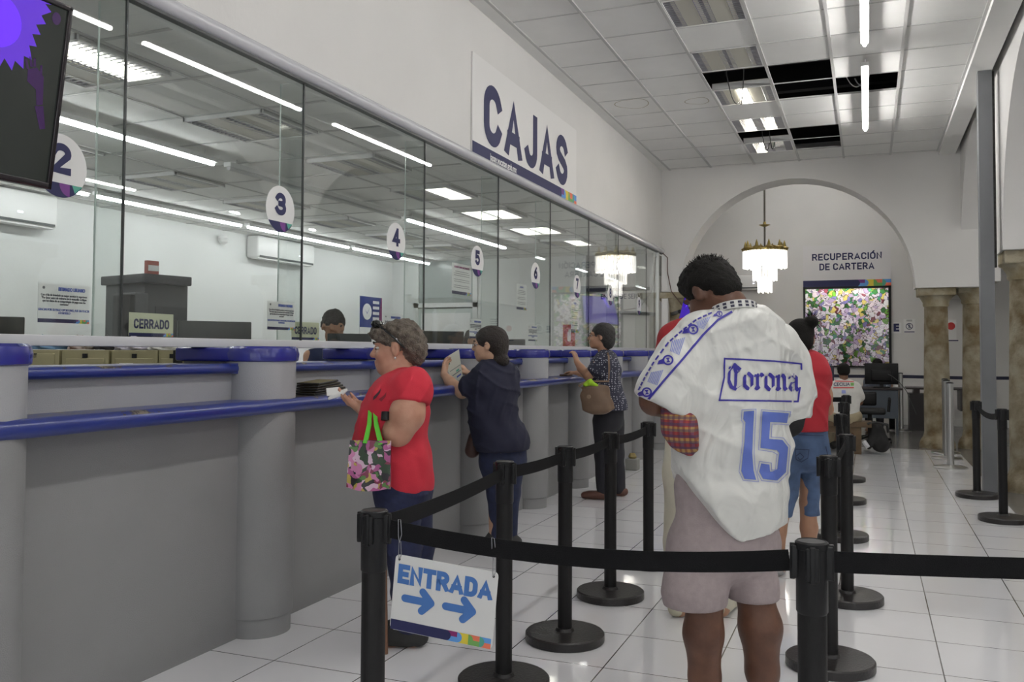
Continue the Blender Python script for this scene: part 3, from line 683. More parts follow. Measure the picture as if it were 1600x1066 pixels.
tag(k.build('loose_wire'), 'black wires dangling from the last open ceiling tile', 'cable')
k = MB(); wl = mat('wire_light', (0.35, 0.35, 0.36), 0.6); k.tube(arc_pts((-0.28, 9.9, 4.6), (-0.02, 10.1, 4.25), 0.2), 0.006, wl, 6); k.tube(arc_pts((-0.1, 9.95, 4.25), (0.05, 10.0, 4.3), 0.1), 0.006, wl, 6)
tag(k.build('loose_wire'), 'pale wire in the open tile under the long tube lamp', 'cable')

# chandelier beyond the arch
cx, cy = -1.655, 16.0
BULB = mat('bulb', (1, 1, 1), 0.5, emit=(1.0, 0.96, 0.9), estr=60.0)
CRY = mat('crystal_rod', (0.9, 0.9, 0.9), 0.1, emit=(1.0, 0.97, 0.92), estr=0.9, spec=0.8)  # rods emit by themselves, standing in for bulb light passing through
def chandelier(cx, cy, label, group):
    t = base('chandelier', label, 'chandelier', (cx, cy, 4.9), group)
    k = MB(); k.cyl((cx, cy, 3.2), (cx, cy, 4.9), 0.016, mat('rod_dark', (0.12, 0.11, 0.09), 0.4, metal=0.6), n=12); k.lathe((cx, cy, 0), [(0.02, 3.55), (0.10, 3.585), (0.03, 3.60), (0.02, 3.64)], BRASS, 20); k.build('rod', t)
    k = MB(); k.lathe((cx, cy, 0), [(0.30, 3.10), (0.37, 3.115), (0.37, 3.15), (0.30, 3.16)], BRASS, 36)
    for i in range(10):
        a = 2 * math.pi * i / 10; px, py = cx + 0.33 * math.cos(a), cy + 0.33 * math.sin(a)
        k.lathe((px, py, 0), [(0.05, 3.12), (0.075, 3.17), (0.03, 3.2), (0.02, 3.25), (0.004, 3.30)], BRASS, 12); k.tube([(px, py, 3.15), ((px + cx) / 2, (py + cy) / 2, 3.22), (cx, cy, 3.18)], 0.01, BRASS, 6)
    k.build('crown', t)
    for R, z1, z0, n in ((0.36, 3.12, 2.84, 40), (0.20, 2.86, 2.62, 24), (0.115, 2.66, 2.41, 16)):
        for i in range(n):
            a = 2 * math.pi * i / n; px, py = cx + R * math.cos(a), cy + R * math.sin(a); dz = 0.02 * (i % 2)
            k = MB(); k.cyl((px, py, z0 - dz), (px, py, z1), 0.0125 if R < 0.3 else 0.02, CRY, r2=0.012 if R < 0.3 else 0.018, n=6); k.build('crystal', t)
    for i in range(8):
        a = 2 * math.pi * i / 8; px, py = cx + 0.24 * math.cos(a), cy + 0.24 * math.sin(a)
        k = MB(); k.lathe((px, py, 0), [(0.012, 2.9), (0.03, 2.94), (0.03, 2.99), (0.01, 3.06)], BULB, 12); k.build('bulb', t)
    return t
chandelier(cx, cy, 'lit crystal chandelier hanging beyond the big arch', None)

# ------------------------------------------------------------------ screens
PURP = mat('screen_purple', (0.05, 0.01, 0.2), 0.2, emit=srgb(95, 45, 255), estr=0.9)
PURP2 = mat('screen_violet', (0.05, 0.01, 0.2), 0.2, emit=srgb(86, 50, 190), estr=0.7)
PURD = mat('screen_dim_violet', (0.03, 0.01, 0.05), 0.2, emit=srgb(40, 20, 62), estr=0.5)
SCR = mat('screen_dark', (0.012, 0.014, 0.012), 0.12, emit=srgb(32, 36, 34), estr=0.5)
tl, tr_, br = V((-2.645, 1.195, 2.579)), V((-2.645, 2.335, 2.579)), V((-2.735, 2.335, 1.925))
R_ = (tr_ - tl).normalized(); D_ = (br - tr_); D_ = (D_ - R_ * D_.dot(R_)); Hh = D_.length; U_ = -D_.normalized(); N_ = R_.cross(U_)
W_ = 1.14; O_ = tr_ - R_ * W_ - U_ * Hh      # bottom left
t = base('television', 'black television tilted down at the top left, purple picture on its screen', 'television', O_ + R_ * W_ / 2)
M3 = Matrix((R_, U_, N_)).transposed()
k = MB(); k.box(O_ + R_ * W_ / 2 + U_ * Hh / 2 - N_ * 0.03, (W_, Hh, 0.05), BLACK, R=M3, bev=0.006)
for (a, b, w, h) in ((W_ / 2, 0.012, W_, 0.024), (W_ / 2, Hh - 0.009, W_, 0.018), (0.009, Hh / 2, 0.018, Hh), (W_ - 0.009, Hh / 2, 0.018, Hh)):
    k.box(O_ + R_ * a + U_ * b - N_ * 0.002, (w, h, 0.012), mat('bezel_gloss', (0.015, 0.012, 0.015), 0.12), R=M3, bev=0.003)
k.build('case', t)
k = MB(); s2 = lambda a, b, e=0.0: O_ + R_ * a + U_ * b + N_ * (e - 0.004)
k.add([s2(0.018, 0.024), s2(W_ - 0.018, 0.024), s2(W_ - 0.018, Hh - 0.018), s2(0.018, Hh - 0.018)], [(0, 1, 2, 3)], SCR)
scr_ = k.build('screen', t, smooth=False)
k = MB(); random.seed(4)
ccx, ccy = W_ - 0.29, Hh - 0.07; P = []
for i in range(60):
    a = 2 * math.pi * i / 60; rr = (0.20 if i % 2 else 0.17) + 0.015 * math.sin(5 * a)
    P.append((ccx + rr * math.cos(a), min(max(ccy + rr * 1.15 * math.sin(a), 0.03), Hh - 0.02)))
k.add([s2(a, b, 0.0008) for a, b in P], [list(range(60))], PURP2)
P = [(ccx + 0.0 + 0.10 * math.cos(2 * math.pi * i / 30), min(ccy - 0.07 + 0.09 * math.sin(2 * math.pi * i / 30), Hh - 0.02)) for i in range(30)]
k.add([s2(a, b, 0.0012) for a, b in P], [list(range(30))], PURP)
P = [(W_ - 0.06 + 0.018 * math.cos(2 * math.pi * i / 16), Hh - 0.06 + 0.022 * math.sin(2 * math.pi * i / 16)) for i in range(16)]
k.add([s2(a, b, 0.0008) for a, b in P], [list(range(16))], PURD)
# a raised hand: palm, four fingers, wrist
hx, hy = W_ - 0.125, Hh - 0.29
def blob(pts, m_): k.add([s2(hx + a * 0.62, hy + b * 0.8, 0.0008) for a, b in pts], [list(range(len(pts)))], m_)
blob([(-0.03, -0.02), (0.03, -0.045), (0.075, -0.02), (0.07, 0.02), (0.02, 0.05), (-0.035, 0.03)], PURD)
for a, b, c, d in ((-0.035, 0.03, -0.055, 0.07), (-0.015, 0.045, -0.03, 0.085), (0.005, 0.05, -0.002, 0.085), (0.05, 0.02, 0.045, 0.065)): blob([(a - 0.008, b), (c - 0.006, d), (c + 0.008, d + 0.002), (a + 0.01, b)], PURD)
blob([(0.03, -0.045), (0.075, -0.02), (0.085, -0.10), (0.045, -0.11)], PURD); blob([(0.035, -0.115), (0.09, -0.105), (0.12, -0.20), (0.085, -0.21)], PURD)
k.build('picture', scr_, smooth=False)
k = MB(); k.tube([O_ + R_ * 0.6 + U_ * 0.3 - N_ * 0.05, V((WX + 0.02, 1.8, 2.96))], 0.02, BLACK); k.b2((WX, 1.65, 2.88), (WX + 0.02, 1.95, 3.1), BLACK); k.build('bracket', t)
p0 = at(1063, 505, 13.2); 
t = base('television', 'purple lit screen by the far left stone column', 'television', p0)
A, B, C_, D2 = at(1058, 508, 12.9), at(1098, 504, 12.4), at(1104, 457, 12.4), at(1070, 462, 12.9)
k = MB(); n = (B - A).cross(D2 - A).normalized(); k.slab([A, B, C_, D2], n, 0.05, BLACK); k.build('case', t)
k = MB(); q = lambda a, b: (A * (1 - a) * (1 - b) + B * a * (1 - b) + C_ * a * b + D2 * (1 - a) * b) + n * 0.003
k.add([q(.02, .03), q(.98, .03), q(.98, .97), q(.02, .97)], [(0, 1, 2, 3)], mat('screen_blue', (0.02, 0.0, 0.1), 0.2, emit=srgb(48, 12, 150), estr=0.8))
k.add([q(.06, .06) + n * .001, q(.14, .06) + n * .001, q(.36, .94) + n * .001, q(.28, .94) + n * .001], [(0, 1, 2, 3)], PURP); k.build('screen', t, smooth=False)
k = MB(); k.tube([V((-2.85, 13.9, 1.95)), at(1062, 487, 13.0)], 0.03, BLACK); k.build('bracket', t)
k = MB(); pc = [(WX + 0.03, 13.76, 2.90), (WX + 0.10, 13.77, 2.83), (WX + 0.10, 13.77, 2.6), (WX + 0.16, 13.77, 2.3), (WX + 0.35, 13.76, 2.05), (-2.4, 13.6, 2.0)]
k.tube(pc, 0.008, mat('wire_brown', (0.09, 0.04, 0.03), 0.6), 6); tag(k.build('wall_cable'), 'thin brown cable running down the far left corner', 'cable')

# ------------------------------------------------------------------ retractable belt posts
DISC = mat('base_black', (0.017, 0.015, 0.015), 0.33, bump=0.15, bscale=90)
ZB = 0.855
def post(x, y, label, ang=0.0, metal=False, group=None, H=0.905):
    t = base('queue_post', label, 'queue post', (x, y, 0), group)
    body = STEEL if metal else BLACKM
    k = MB(); Rb = 0.185 if metal else 0.185
    if metal: k.lathe((x, y, 0), [(Rb, 0), (Rb, 0.012), (Rb - 0.02, 0.022), (0.06, 0.032), (0.04, 0.04)], STEEL, 48)
    else: k.lathe((x, y, 0), [(Rb - 0.004, 0), (Rb, 0.004), (Rb, 0.036), (Rb - 0.006, 0.042), (0.045, 0.047), (0.04, 0.06)], DISC, 48)
    k.build('base', t)
    k = MB(); k.cyl((x, y, 0.03), (x, y, H - 0.17), 0.040 if metal else 0.0335, body, n=28); k.build('tube', t)
    k = MB()
    if metal: k.cyl((x, y, H - 0.18), (x, y, H), 0.0405, body, n=28); k.lathe((x, y, 0), [(0.042, H - 0.005), (0.042, H + 0.004), (0.02, H + 0.012)], BLACK, 24)
    else:
        k.lathe((x, y, 0), [(0.0335, H - 0.17), (0.0365, H - 0.165), (0.0365, H - 0.02), (0.0385, H - 0.018), (0.0385, H - 0.004), (0.034, H), (0.032, H - 0.002)], BLACK, 32)
    hd = k.build('head', t)
    if not metal:
        for q in range(4):
            a = ang + q * math.pi / 2; c = V((x + 0.038 * math.cos(a), y + 0.038 * math.sin(a), ZB))
            k = MB(); R = Matrix.Rotation(a, 3, 'Z'); k.box(c, (0.018, 0.03, 0.078), BLACK, R=R, bev=0.003)
            k.box(c + V((math.cos(a), math.sin(a), 0)) * 0.006, (0.012, 0.012, 0.085), BLACK, R=R, bev=0.002); k.build('belt_slot', hd)
    return t
PO = {'A': (-1.286, 2.178), 'B': (-1.372, 3.35), 'C': (-1.327, 3.993), 'D': (-1.326, 4.78), 'E': (-1.303, 5.597), 'F': (-0.127, 2.233), 'H': (1.35, 2.75),
      'G1': (-0.161, 4.10), 'G2': (-0.113, 5.213), 'G3': (-0.185, 6.929), 'G4': (-0.204, 8.60), 'G5': (-0.213, 10.05), 'M': (0.945, 9.42), 'N': (1.006, 8.161)}
LB = {'A': 'black belt post at the front left, holding the ENTRADA sign', 'B': 'black belt post just right of the ENTRADA sign', 'C': 'second black belt post right of the ENTRADA sign, whole round base showing',
      'D': 'black belt post in front of the woman with the tan bag', 'E': 'black belt post left of the man in the white jersey', 'F': 'nearest black belt post at the lower right, in front of the jersey man',
      'H': 'black belt post outside the frame on the right', 'G1': 'black belt post directly behind the nearest right one', 'G2': 'black belt post right of the ponytail woman, second in the right row',
      'G3': 'third black belt post of the row toward the bench', 'G4': 'fourth black belt post of the row, before the bench', 'G5': 'farthest black belt post, in front of the seated man',
      'M': 'black belt post before the grey steel post', 'N': 'black belt post at the right edge beside the big column'}
for kk in PO: post(*PO[kk], LB[kk], ang=0.1 if kk in 'AF' else 0.0)
def belt(a, b, sag, label, twist=False, z=ZB):
    a, b = V((*a, z)), V((*b, z)); d = (b - a).normalized(); a += d * 0.05; b -= d * 0.05
    n = 24; k = MB(); pts = []
    for i in range(n + 1):
        s = i / n; p = a.lerp(b, s); p.z -= sag * 4 * s * (1 - s); pts.append(p)
    k.ribbon(pts, 0.05, 0.003, BELT)
    o = k.build('queue_belt', loc=tuple(a)); tag(o, label, 'belt'); return o
belt(PO['A'], PO['B'], 0.012, 'black belt rising from the front left post to the next post')
belt(PO['B'], PO['C'], 0.008, 'black belt between the second and third post of the left row')
belt(PO['C'], PO['D'], 0.01, 'black belt between the third post and the one before the tan bag')
belt(PO['D'], PO['E'], 0.012, 'thin looking black belt reaching the post left of the jersey man')
belt(PO['A'], PO['F'], 0.035, 'long black belt across the picture behind which the jersey man stands')
belt(PO['F'], PO['H'], 0.01, 'black belt leaving the frame on the right')
belt(PO['G1'], PO['G2'], 0.02, 'black belt between the first two posts of the right row'); belt(PO['G2'], PO['G3'], 0.03, 'black belt behind the second post of the right row')
belt(PO['G3'], PO['G4'], 0.03, 'black belt between third and fourth post of the right row'); belt(PO['G4'], PO['G5'], 0.02, 'black belt between the two farthest black posts')
belt(PO['G5'], (-1.3, 10.2), 0.01, 'black belt leading left from the farthest black post')
belt(PO['M'], PO['N'], 0.05, 'sagging black belt between the two posts at the right edge')
for nm, (x, y), lb in (('S1', (0.898, 11.673), 'nearest of three chrome posts by the far stone columns'), ('S2', (0.936, 12.658), 'middle one of three chrome posts by the far stone columns'), ('S3', (0.97, 13.35), 'hindmost of three chrome posts, mostly hidden by the others'),
                       ('S4', (0.528, 16.85), 'lone chrome post standing before the black desk'), ('S5', (2.05, 15.0), 'chrome post partly hidden behind the grey steel post')):
    post(x, y, lb, metal=True, H=1.0)
NB = mat('navy_belt', (0.02, 0.022, 0.05), 0.8)
def nbelt(a, b, label):
    k = MB(); k.ribbon([V(a), (V(a) + V(b)) / 2 - V((0, 0, 0.01)), V(b)], 0.055, 0.004, NB); tag(k.build('queue_belt', loc=a), label, 'belt')
nbelt((-1.1, 16.9, 0.945), (0.49, 16.85, 0.945), 'navy belt behind the seated man and the monitor'); nbelt((0.565, 16.85, 0.945), (2.4, 16.8, 0.945), 'navy belt running right from the lone chrome post')

# ENTRADA sign hanging on the long belt
TL, TR, BR, BL = at(607, 865, 2.46), at(786, 897, 2.36), at(780, 1018, 2.36), at(603, 980, 2.46)
R_ = ((TR - TL) + (BR - BL)).normalized(); U_ = ((TL - BL) + (TR - BR)); U_ = (U_ - R_ * U_.dot(R_)).normalized(); N_ = R_.cross(U_)
SW, SH = 0.300, 0.208; CEN = (TL + TR + BR + BL) / 4
s3 = lambda a, b, e=0.0: CEN + R_ * a + U_ * b + N_ * e
t = base('hanging_sign', 'white ENTRADA sign with two blue arrows hanging on the black belt', 'sign', CEN)
k = MB(); P = []
for sx, sy, a0 in ((1, 1, 0), (-1, 1, 90), (-1, -1, 180), (1, -1, 270)):
    for i in range(5): a = math.radians(a0 + 90 * i / 4); P.append(s3(sx * (SW / 2 - 0.012) + 0.012 * math.cos(a), sy * (SH / 2 - 0.012) + 0.012 * math.sin(a)))
k.slab(P, N_, 0.003, mat('sign_white', (0.66, 0.66, 0.65), 0.45)); brd = k.build('board', t)
BLU = mat('entrada_blue', srgb(66, 112, 178), 0.5)
k = MB(); stroke_text(k, 'ENTRADA', 0.054, s3(0.0, 0.053, 0.0008), R_, U_, BLU, w=0.26, gap=0.085, width=0.277); k.build('lettering', brd)
def arrow(mb, cx, cy):
    r = 0.0105
    for a, b in (((-0.036, 0), (0.04, 0)), ((0.016, 0.026), (0.042, 0.0)), ((0.016, -0.026), (0.042, 0.0))):
        a = V((cx + a[0], cy + a[1])); b = V((cx + b[0], cy + b[1])); d = (b - a).normalized(); ang = math.atan2(d.y, d.x); Q = []
        for c, a0 in ((b, ang - math.pi / 2), (a, ang + math.pi / 2)):
            for i in range(9): tt_ = a0 + math.pi * i / 8; Q.append(s3(c.x + r * math.cos(tt_), c.y + r * math.sin(tt_), 0.001 + 0.0001 * len(mb.f)))
        mb.add(Q, [list(range(len(Q)))], BLU)
    mb.add([s3(cx + 0.02, cy + 0.026, 0.0014), s3(cx + 0.012, cy, 0.0014), s3(cx + 0.02, cy - 0.026, 0.0014), s3(cx + 0.044, cy, 0.0014)], [(0, 1, 2, 3)], BLU)
for ax_ in (-0.076, 0.045): k = MB(); arrow(k, ax_, -0.012); k.build('arrow', brd)
k = MB(); brand_strip(k, s3(-SW / 2 + 0.002, -SH / 2 + 0.001, 0.0), R_, U_, SW - 0.006, 0.028, cols=[C_MAG, C_BLU, C_YEL, C_GRN, C_ORA]); k.build('strip', brd)
k = MB()
for sx in (-1, 1):
    q = disc_poly(s3(sx * (SW / 2 - 0.012), SH / 2 - 0.012, 0.001), 0.0035, R_, U_, 14); k.add(q[:-1], [list(range(14))], BLACK)
k.build('hole', brd)
CLIP = mat('clip_steel', (0.4, 0.4, 0.42), 0.3, metal=1.0)
for sx, nm in ((-1, 'left'), (1, 'right')):
    h = s3(sx * (SW / 2 - 0.012), SH / 2 - 0.012, 0.0); px = 624 if sx < 0 else 770
    top = at(px, 812 if sx < 0 else 841, (2.45 if sx < 0 else 2.36)); k = MB(); m1 = h.lerp(top, 0.45); e = R_ * 0.004
    k.tube([h + N_ * 0.003, h + e + U_ * 0.012, m1 + e, m1 - e * 0.3, h - e + U_ * 0.008, h + N_ * 0.003], 0.0011, CLIP, 6)
    k.tube([m1 - U_ * 0.004, m1 + e * 1.2 + U_ * 0.02, top + e, top - e * 0.8, m1 - e * 1.2 + U_ * 0.015, m1 - U_ * 0.004], 0.0011, CLIP, 6)
    k.build('paper_clip', t)

# ------------------------------------------------------------------ the room beyond the arch
def wall_text(x0, x1, y, z0, z1): pass
t = base('wall_sign', 'RECUPERACIÓN DE CARTERA sign above the floral window', 'sign', (-0.37, BY, 2.63))
k = MB(); k.b2((-1.17, BY - 0.012, 2.63), (0.43, BY - 0.002, 3.46), mat('board_grey', srgb(214, 212, 213), 0.6)); k.build('panel', t)
RR, UU = (1, 0, 0), (0, 0, 1)
k = MB(); stroke_text(k, 'RECUPERACIÓN', 0.135, (-0.365, BY - 0.014, 3.23), RR, UU, NAVY, w=0.19, gap=0.12, width=1.27); k.build('lettering', t); k = MB(); stroke_text(k, 'DE CARTERA', 0.135, (-0.365, BY - 0.014, 3.035), RR, UU, NAVY, w=0.19, gap=0.12, width=1.0); k.build('lettering', t)
k = MB(); brand_strip(k, (-1.17, BY - 0.013, 2.635), RR, UU, 1.60, 0.135); k.build('strip', t)

# floral film window, backlit from above by an added lamp
def floral():
    m = bpy.data.materials.new('floral_film'); m.use_nodes = True; nt = m.node_tree; L = nt.links
    for n in list(nt.nodes): nt.nodes.remove(n)
    out = nt.nodes.new('ShaderNodeOutputMaterial'); tc = nt.nodes.new('ShaderNodeNewGeometry')
    mp = nt.nodes.new('ShaderNodeMapping'); L.new(tc.outputs['Position'], mp.inputs[0]); mp.inputs['Scale'].default_value = (1, 0.0, 1)
    nz = nt.nodes.new('ShaderNodeTexNoise'); nz.inputs['Scale'].default_value = 9; L.new(mp.outputs[0], nz.inputs['Vector'])
    mixv = nt.nodes.new('ShaderNodeMixRGB'); mixv.inputs[0].default_value = 0.16; L.new(mp.outputs[0], mixv.inputs[1]); L.new(nz.outputs['Color'], mixv.inputs[2])
    vo = nt.nodes.new('ShaderNodeTexVoronoi'); vo.inputs['Scale'].default_value = 17; L.new(mixv.outputs[0], vo.inputs['Vector'])
    rp = nt.nodes.new('ShaderNodeValToRGB'); rp.color_ramp.interpolation = 'CONSTANT'
    cols = [(0.0, (0.85, 0.80, 0.84)), (0.18, (0.62, 0.52, 0.66)), (0.3, (0.10, 0.22, 0.10)), (0.4, (0.88, 0.86, 0.86)), (0.52, (0.28, 0.12, 0.14)), (0.6, (0.25, 0.42, 0.12)), (0.68, (0.75, 0.66, 0.30)), (0.75, (0.9, 0.82, 0.84)), (0.87, (0.30, 0.28, 0.45)), (0.94, (0.12, 0.35, 0.22))]
    el = rp.color_ramp.elements
    while len(el) < len(cols): el.new(0.5)
    for e, (p, c) in zip(el, cols): e.position = p; e.color = (*c, 1)
    sep = nt.nodes.new('ShaderNodeSeparateColor'); L.new(vo.outputs['Color'], sep.inputs[0]); L.new(sep.outputs[0], rp.inputs[0])
    ve = nt.nodes.new('ShaderNodeTexVoronoi'); ve.feature = 'DISTANCE_TO_EDGE'; ve.inputs['Scale'].default_value = 17; L.new(mixv.outputs[0], ve.inputs['Vector'])
    gt = nt.nodes.new('ShaderNodeMath'); gt.operation = 'GREATER_THAN'; gt.inputs[1].default_value = 0.03; L.new(ve.outputs['Distance'], gt.inputs[0])
    mx = nt.nodes.new('ShaderNodeMixRGB'); mx.inputs[1].default_value = (0.05, 0.02, 0.02, 1); L.new(gt.outputs[0], mx.inputs[0]); L.new(rp.outputs[0], mx.inputs[2])
    df = nt.nodes.new('ShaderNodeBsdfDiffuse'); tr = nt.nodes.new('ShaderNodeBsdfTranslucent'); gl = nt.nodes.new('ShaderNodeBsdfGlossy'); gl.inputs['Roughness'].default_value = 0.05
    L.new(mx.outputs[0], df.inputs[0]); L.new(mx.outputs[0], tr.inputs[0])
    m1 = nt.nodes.new('ShaderNodeMixShader'); m1.inputs[0].default_value = 0.85; L.new(df.outputs[0], m1.inputs[1]); L.new(tr.outputs[0], m1.inputs[2])
    fr = nt.nodes.new('ShaderNodeFresnel'); m2 = nt.nodes.new('ShaderNodeMixShader'); L.new(fr.outputs[0], m2.inputs[0]); L.new(m1.outputs[0], m2.inputs[1]); L.new(gl.outputs[0], m2.inputs[2])
    L.new(m2.outputs[0], out.inputs[0]); return m
k = MB(); k.b2((-1.13, BY - 0.022, 1.10), (0.385, BY - 0.018, 2.60), floral())
wn = struct('window_12', k, smooth=False)
k = MB()
for a, b in (((-1.17, 1.07), (0.42, 1.10)), ((-1.17, 2.60), (0.42, 2.64)), ((-1.17, 1.07), (-1.13, 2.64)), ((0.38, 1.07), (0.425, 2.64))): k.b2((a[0], BY - 0.05, a[1]), (b[0], BY - 0.002, b[1]), BLACK)
for x in (-0.85, -0.25): k.b2((x - 0.004, BY - 0.026, 1.1), (x + 0.004, BY - 0.021, 2.6), mat('film_seam', (0.3, 0.3, 0.3), 0.5))
struct('trim_7', k)
tube(BY + 0.14, -1.05, 0.3, 2.55, 'unseen tube lamp added behind the top of the floral window as backlight', ax='x', drop=0, mtube=mat('added_backlight', (1, 1, 1), 0.5, emit=(1, 1, 1), estr=260.0))  # added backlight that makes the film brighter towards its top
for i, y in enumerate((14.9, 16.9)): tube(y, -2.2, 0.2, 4.78, ['unseen tube lamp added near the arch to brighten the far room', 'unseen tube lamp added near the end wall to brighten the far room'][i], ax='x', drop=0.05, mtube=mat('room_fill_tube', (1, 1, 1), 0.5, emit=(1.0, 0.98, 0.95), estr=30.0))  # fill lamps added out of view to brighten the far room
def flat_sign(x0, x1, z0, z1, y, label, draw, board=None, cat='sign'):
    t = base('wall_notice', label, cat, ((x0 + x1) / 2, y, z0))
    k = MB(); k.b2((x0, y - 0.008, z0), (x1, y - 0.001, z1), board or PAPER); k.build('board', t)
    k = MB(); draw(k, (x0 + x1) / 2, (z0 + z1) / 2, y - 0.0095); k.build('print', t); return t
RED = mat('sign_red', srgb(190, 50, 50), 0.5)
flat_sign(0.42, 0.60, 1.73, 1.93, BY, 'small white card with a bold letter E right of the floral window', lambda k, x, z, y: add_text(k, 'E', 0.19, (x, y, z), RR, UU, NAVY, bold=0.012))
def nophone(k, x, z, y):
    P = []; n = 30
    for i in range(n):
        a = 2 * math.pi * i / n
        for r in (0.062, 0.05): P.append((x + r * math.cos(a), y, z - 0.01 + r * math.sin(a)))
    k.add(P, [(2 * i, (2 * i + 2) % (2 * n), (2 * i + 3) % (2 * n), 2 * i + 1) for i in range(n)], NAVY)
    k.slab([(x - 0.042, y - 0.001, z + 0.026), (x - 0.034, y - 0.001, z + 0.034), (x + 0.042, y - 0.001, z - 0.042), (x + 0.034, y - 0.001, z - 0.05)], (0, -1, 0), 0.0005, NAVY)
    k.add([(x - 0.018, y, z + 0.028), (x + 0.018, y, z + 0.028), (x + 0.018, y, z - 0.048), (x - 0.018, y, z - 0.048)], [(0, 1, 2, 3)], mat('grey_ink', (0.25, 0.26, 0.3), 0.6))
    k.add([(x - 0.09, y, z - 0.125), (x + 0.09, y, z - 0.125), (x + 0.09, y, z - 0.108), (x - 0.09, y, z - 0.108)], [(0, 1, 2, 3)], NAVY)
    for dz in (0.085, 0.105): k.add([(x - 0.05, y, z + dz), (x + 0.05, y, z + dz), (x + 0.05, y, z + dz + 0.008), (x - 0.05, y, z + dz + 0.008)], [(0, 1, 2, 3)], INK)
flat_sign(0.64, 0.84, 1.74, 2.00, BY, 'white no-phone notice with a crossed circle', nophone)
def lines(n, red=False):
    def f(k, x, z, y):
        for i in range(n): zz = z + 0.13 - i * 0.045; k.add([(x - 0.09, y, zz), (x + 0.09, y, zz), (x + 0.09, y, zz + 0.018), (x - 0.09, y, zz + 0.018)], [(0, 1, 2, 3)], NAVY)
        k.add([(x - 0.12, y, z - 0.2), (x + 0.12, y, z - 0.2), (x + 0.12, y, z - 0.18), (x - 0.12, y, z - 0.18)], [(0, 1, 2, 3)], NAVY)
        if red: q = disc_poly((x, y - 0.001, z + 0.08), 0.07, RR, UU, 20); k.add(q[:-1], [list(range(20))], RED)
    return f
flat_sign(1.68, 1.96, 1.72, 2.14, BY, 'white poster of blue lines between the twin columns', lines(6))
flat_sign(1.36, 1.54, 1.58, 1.98, BY, 'white notice with a red disc beside the left twin column', lines(0, True))
# wall air conditioners
def aircon(x0, x1, z0, z1, y, label, axis='x', depth=0.2):
    t = base('air_conditioner', label, 'air conditioner', ((x0 + x1) / 2, y, z0) if axis == 'x' else (y, (x0 + x1) / 2, z0))
    def B(k, a0, a1, d0, d1, zz0, zz1, m_, bev=0.0):
        if axis == 'x': k.b2((a0, y - d1, zz0), (a1, y - d0, zz1), m_, bev)
        else: k.b2((y + 0.012 + d0, a0, zz0), (y + 0.012 + d1, a1, zz1), m_, bev)
    k = MB(); B(k, x0, x1, 0.0, depth, z0, z1, WHITE, 0.03); k.build('casing', t)
    k = MB(); B(k, x0 + 0.04, x1 - 0.04, depth * 0.75, depth + 0.004, z0 + 0.012, z0 + 0.035, mat('vent_dark', (0.06, 0.07, 0.07), 0.5), 0.0); B(k, x0 + 0.03, x1 - 0.03, depth * 0.3, depth * 0.9, z0 - 0.012, z0 + 0.006, WHITE, 0.004); k.build('louvre', t)
    k = MB(); B(k, x0 + 0.7 * (x1 - x0), x0 + 0.74 * (x1 - x0), depth, depth + 0.002, z0 + 0.1, z0 + 0.12, mat('led_white', (1, 1, 1), 0.4, emit=(0.8, 0.8, 1), estr=1.0)); k.build('display', t)
aircon(-2.75, -1.85, 2.62, 2.90, BY, 'white air conditioner behind the chandelier')
aircon(10.0, 11.35, 2.63, 2.94, OX, 'white air conditioner on the office wall right of the number 3', 'y')
aircon(5.15, 6.75, 2.60, 2.93, OX, 'white air conditioner on the office wall below the television', 'y')

# desk, monitor, black desks
GD = mat('desk_grey', srgb(80, 88, 98), 0.5); DW = mat('dark_wood', srgb(46, 36, 36), 0.35)
dx, dy = flat(1368, 14.6, 0).x, flat(1368, 14.6, 0).y
t = base('office_desk', 'grey metal desk with a dark top carrying the black monitor', 'desk', (dx, dy, 0))
k = MB(); k.b2((dx - 0.75, dy - 0.02, 0.745), (dx + 0.40, dy + 0.62, 0.775), DW, bev=0.004); k.build('top', t)
k = MB(); k.b2((dx - 0.7, dy, 0.28), (dx + 0.32, dy + 0.02, 0.745), GD); k.build('front_panel', t)
for lx in (-0.70, 0.30):
    for ly in (0.01, 0.58): k = MB(); k.b2((dx + lx, dy + ly, 0), (dx + lx + 0.035, dy + ly + 0.035, 0.745), STEEL if ly > .1 else GD); k.build('leg', t)
mx_, my_ = dx + 0.09, dy + 0.28
t = base('monitor', 'black monitor seen from behind on the grey desk', 'monitor', (mx_, my_, 0.775))
k = MB(); k.b2((mx_ - 0.26, my_ - 0.04, 0.83), (mx_ + 0.26, my_ + 0.01, 1.18), BLACK, bev=0.012); k.b2((mx_ - 0.16, my_ - 0.07, 0.88), (mx_ + 0.16, my_ - 0.03, 1.08), BLACK, bev=0.02); k.build('case', t)
k = MB(); k.b2((mx_ - 0.03, my_ - 0.03, 0.78), (mx_ + 0.03, my_ + 0.0, 0.9), BLACK); k.b2((mx_ - 0.13, my_ - 0.1, 0.775), (mx_ + 0.13, my_ + 0.1, 0.79), BLACK, bev=0.005); k.build('stand', t)
k = MB(); k.tube(arc_pts((mx_ + 0.1, my_ - 0.08, 1.0), (mx_ + 0.38, my_ - 0.16, 0.72), -0.04) + arc_pts((mx_ + 0.38, my_ - 0.16, 0.72), (mx_ + 0.52, my_ - 0.14, 0.35), 0.0)[1:], 0.006, mat('cable_grey', (0.05, 0.05, 0.05), 0.5), 6)
tag(k.build('monitor_cable'), 'loose cable hanging over the right end of the grey desk', 'cable')
cx_, cy_ = flat(1300, 14.4, 0).x, flat(1300, 14.4, 0).y
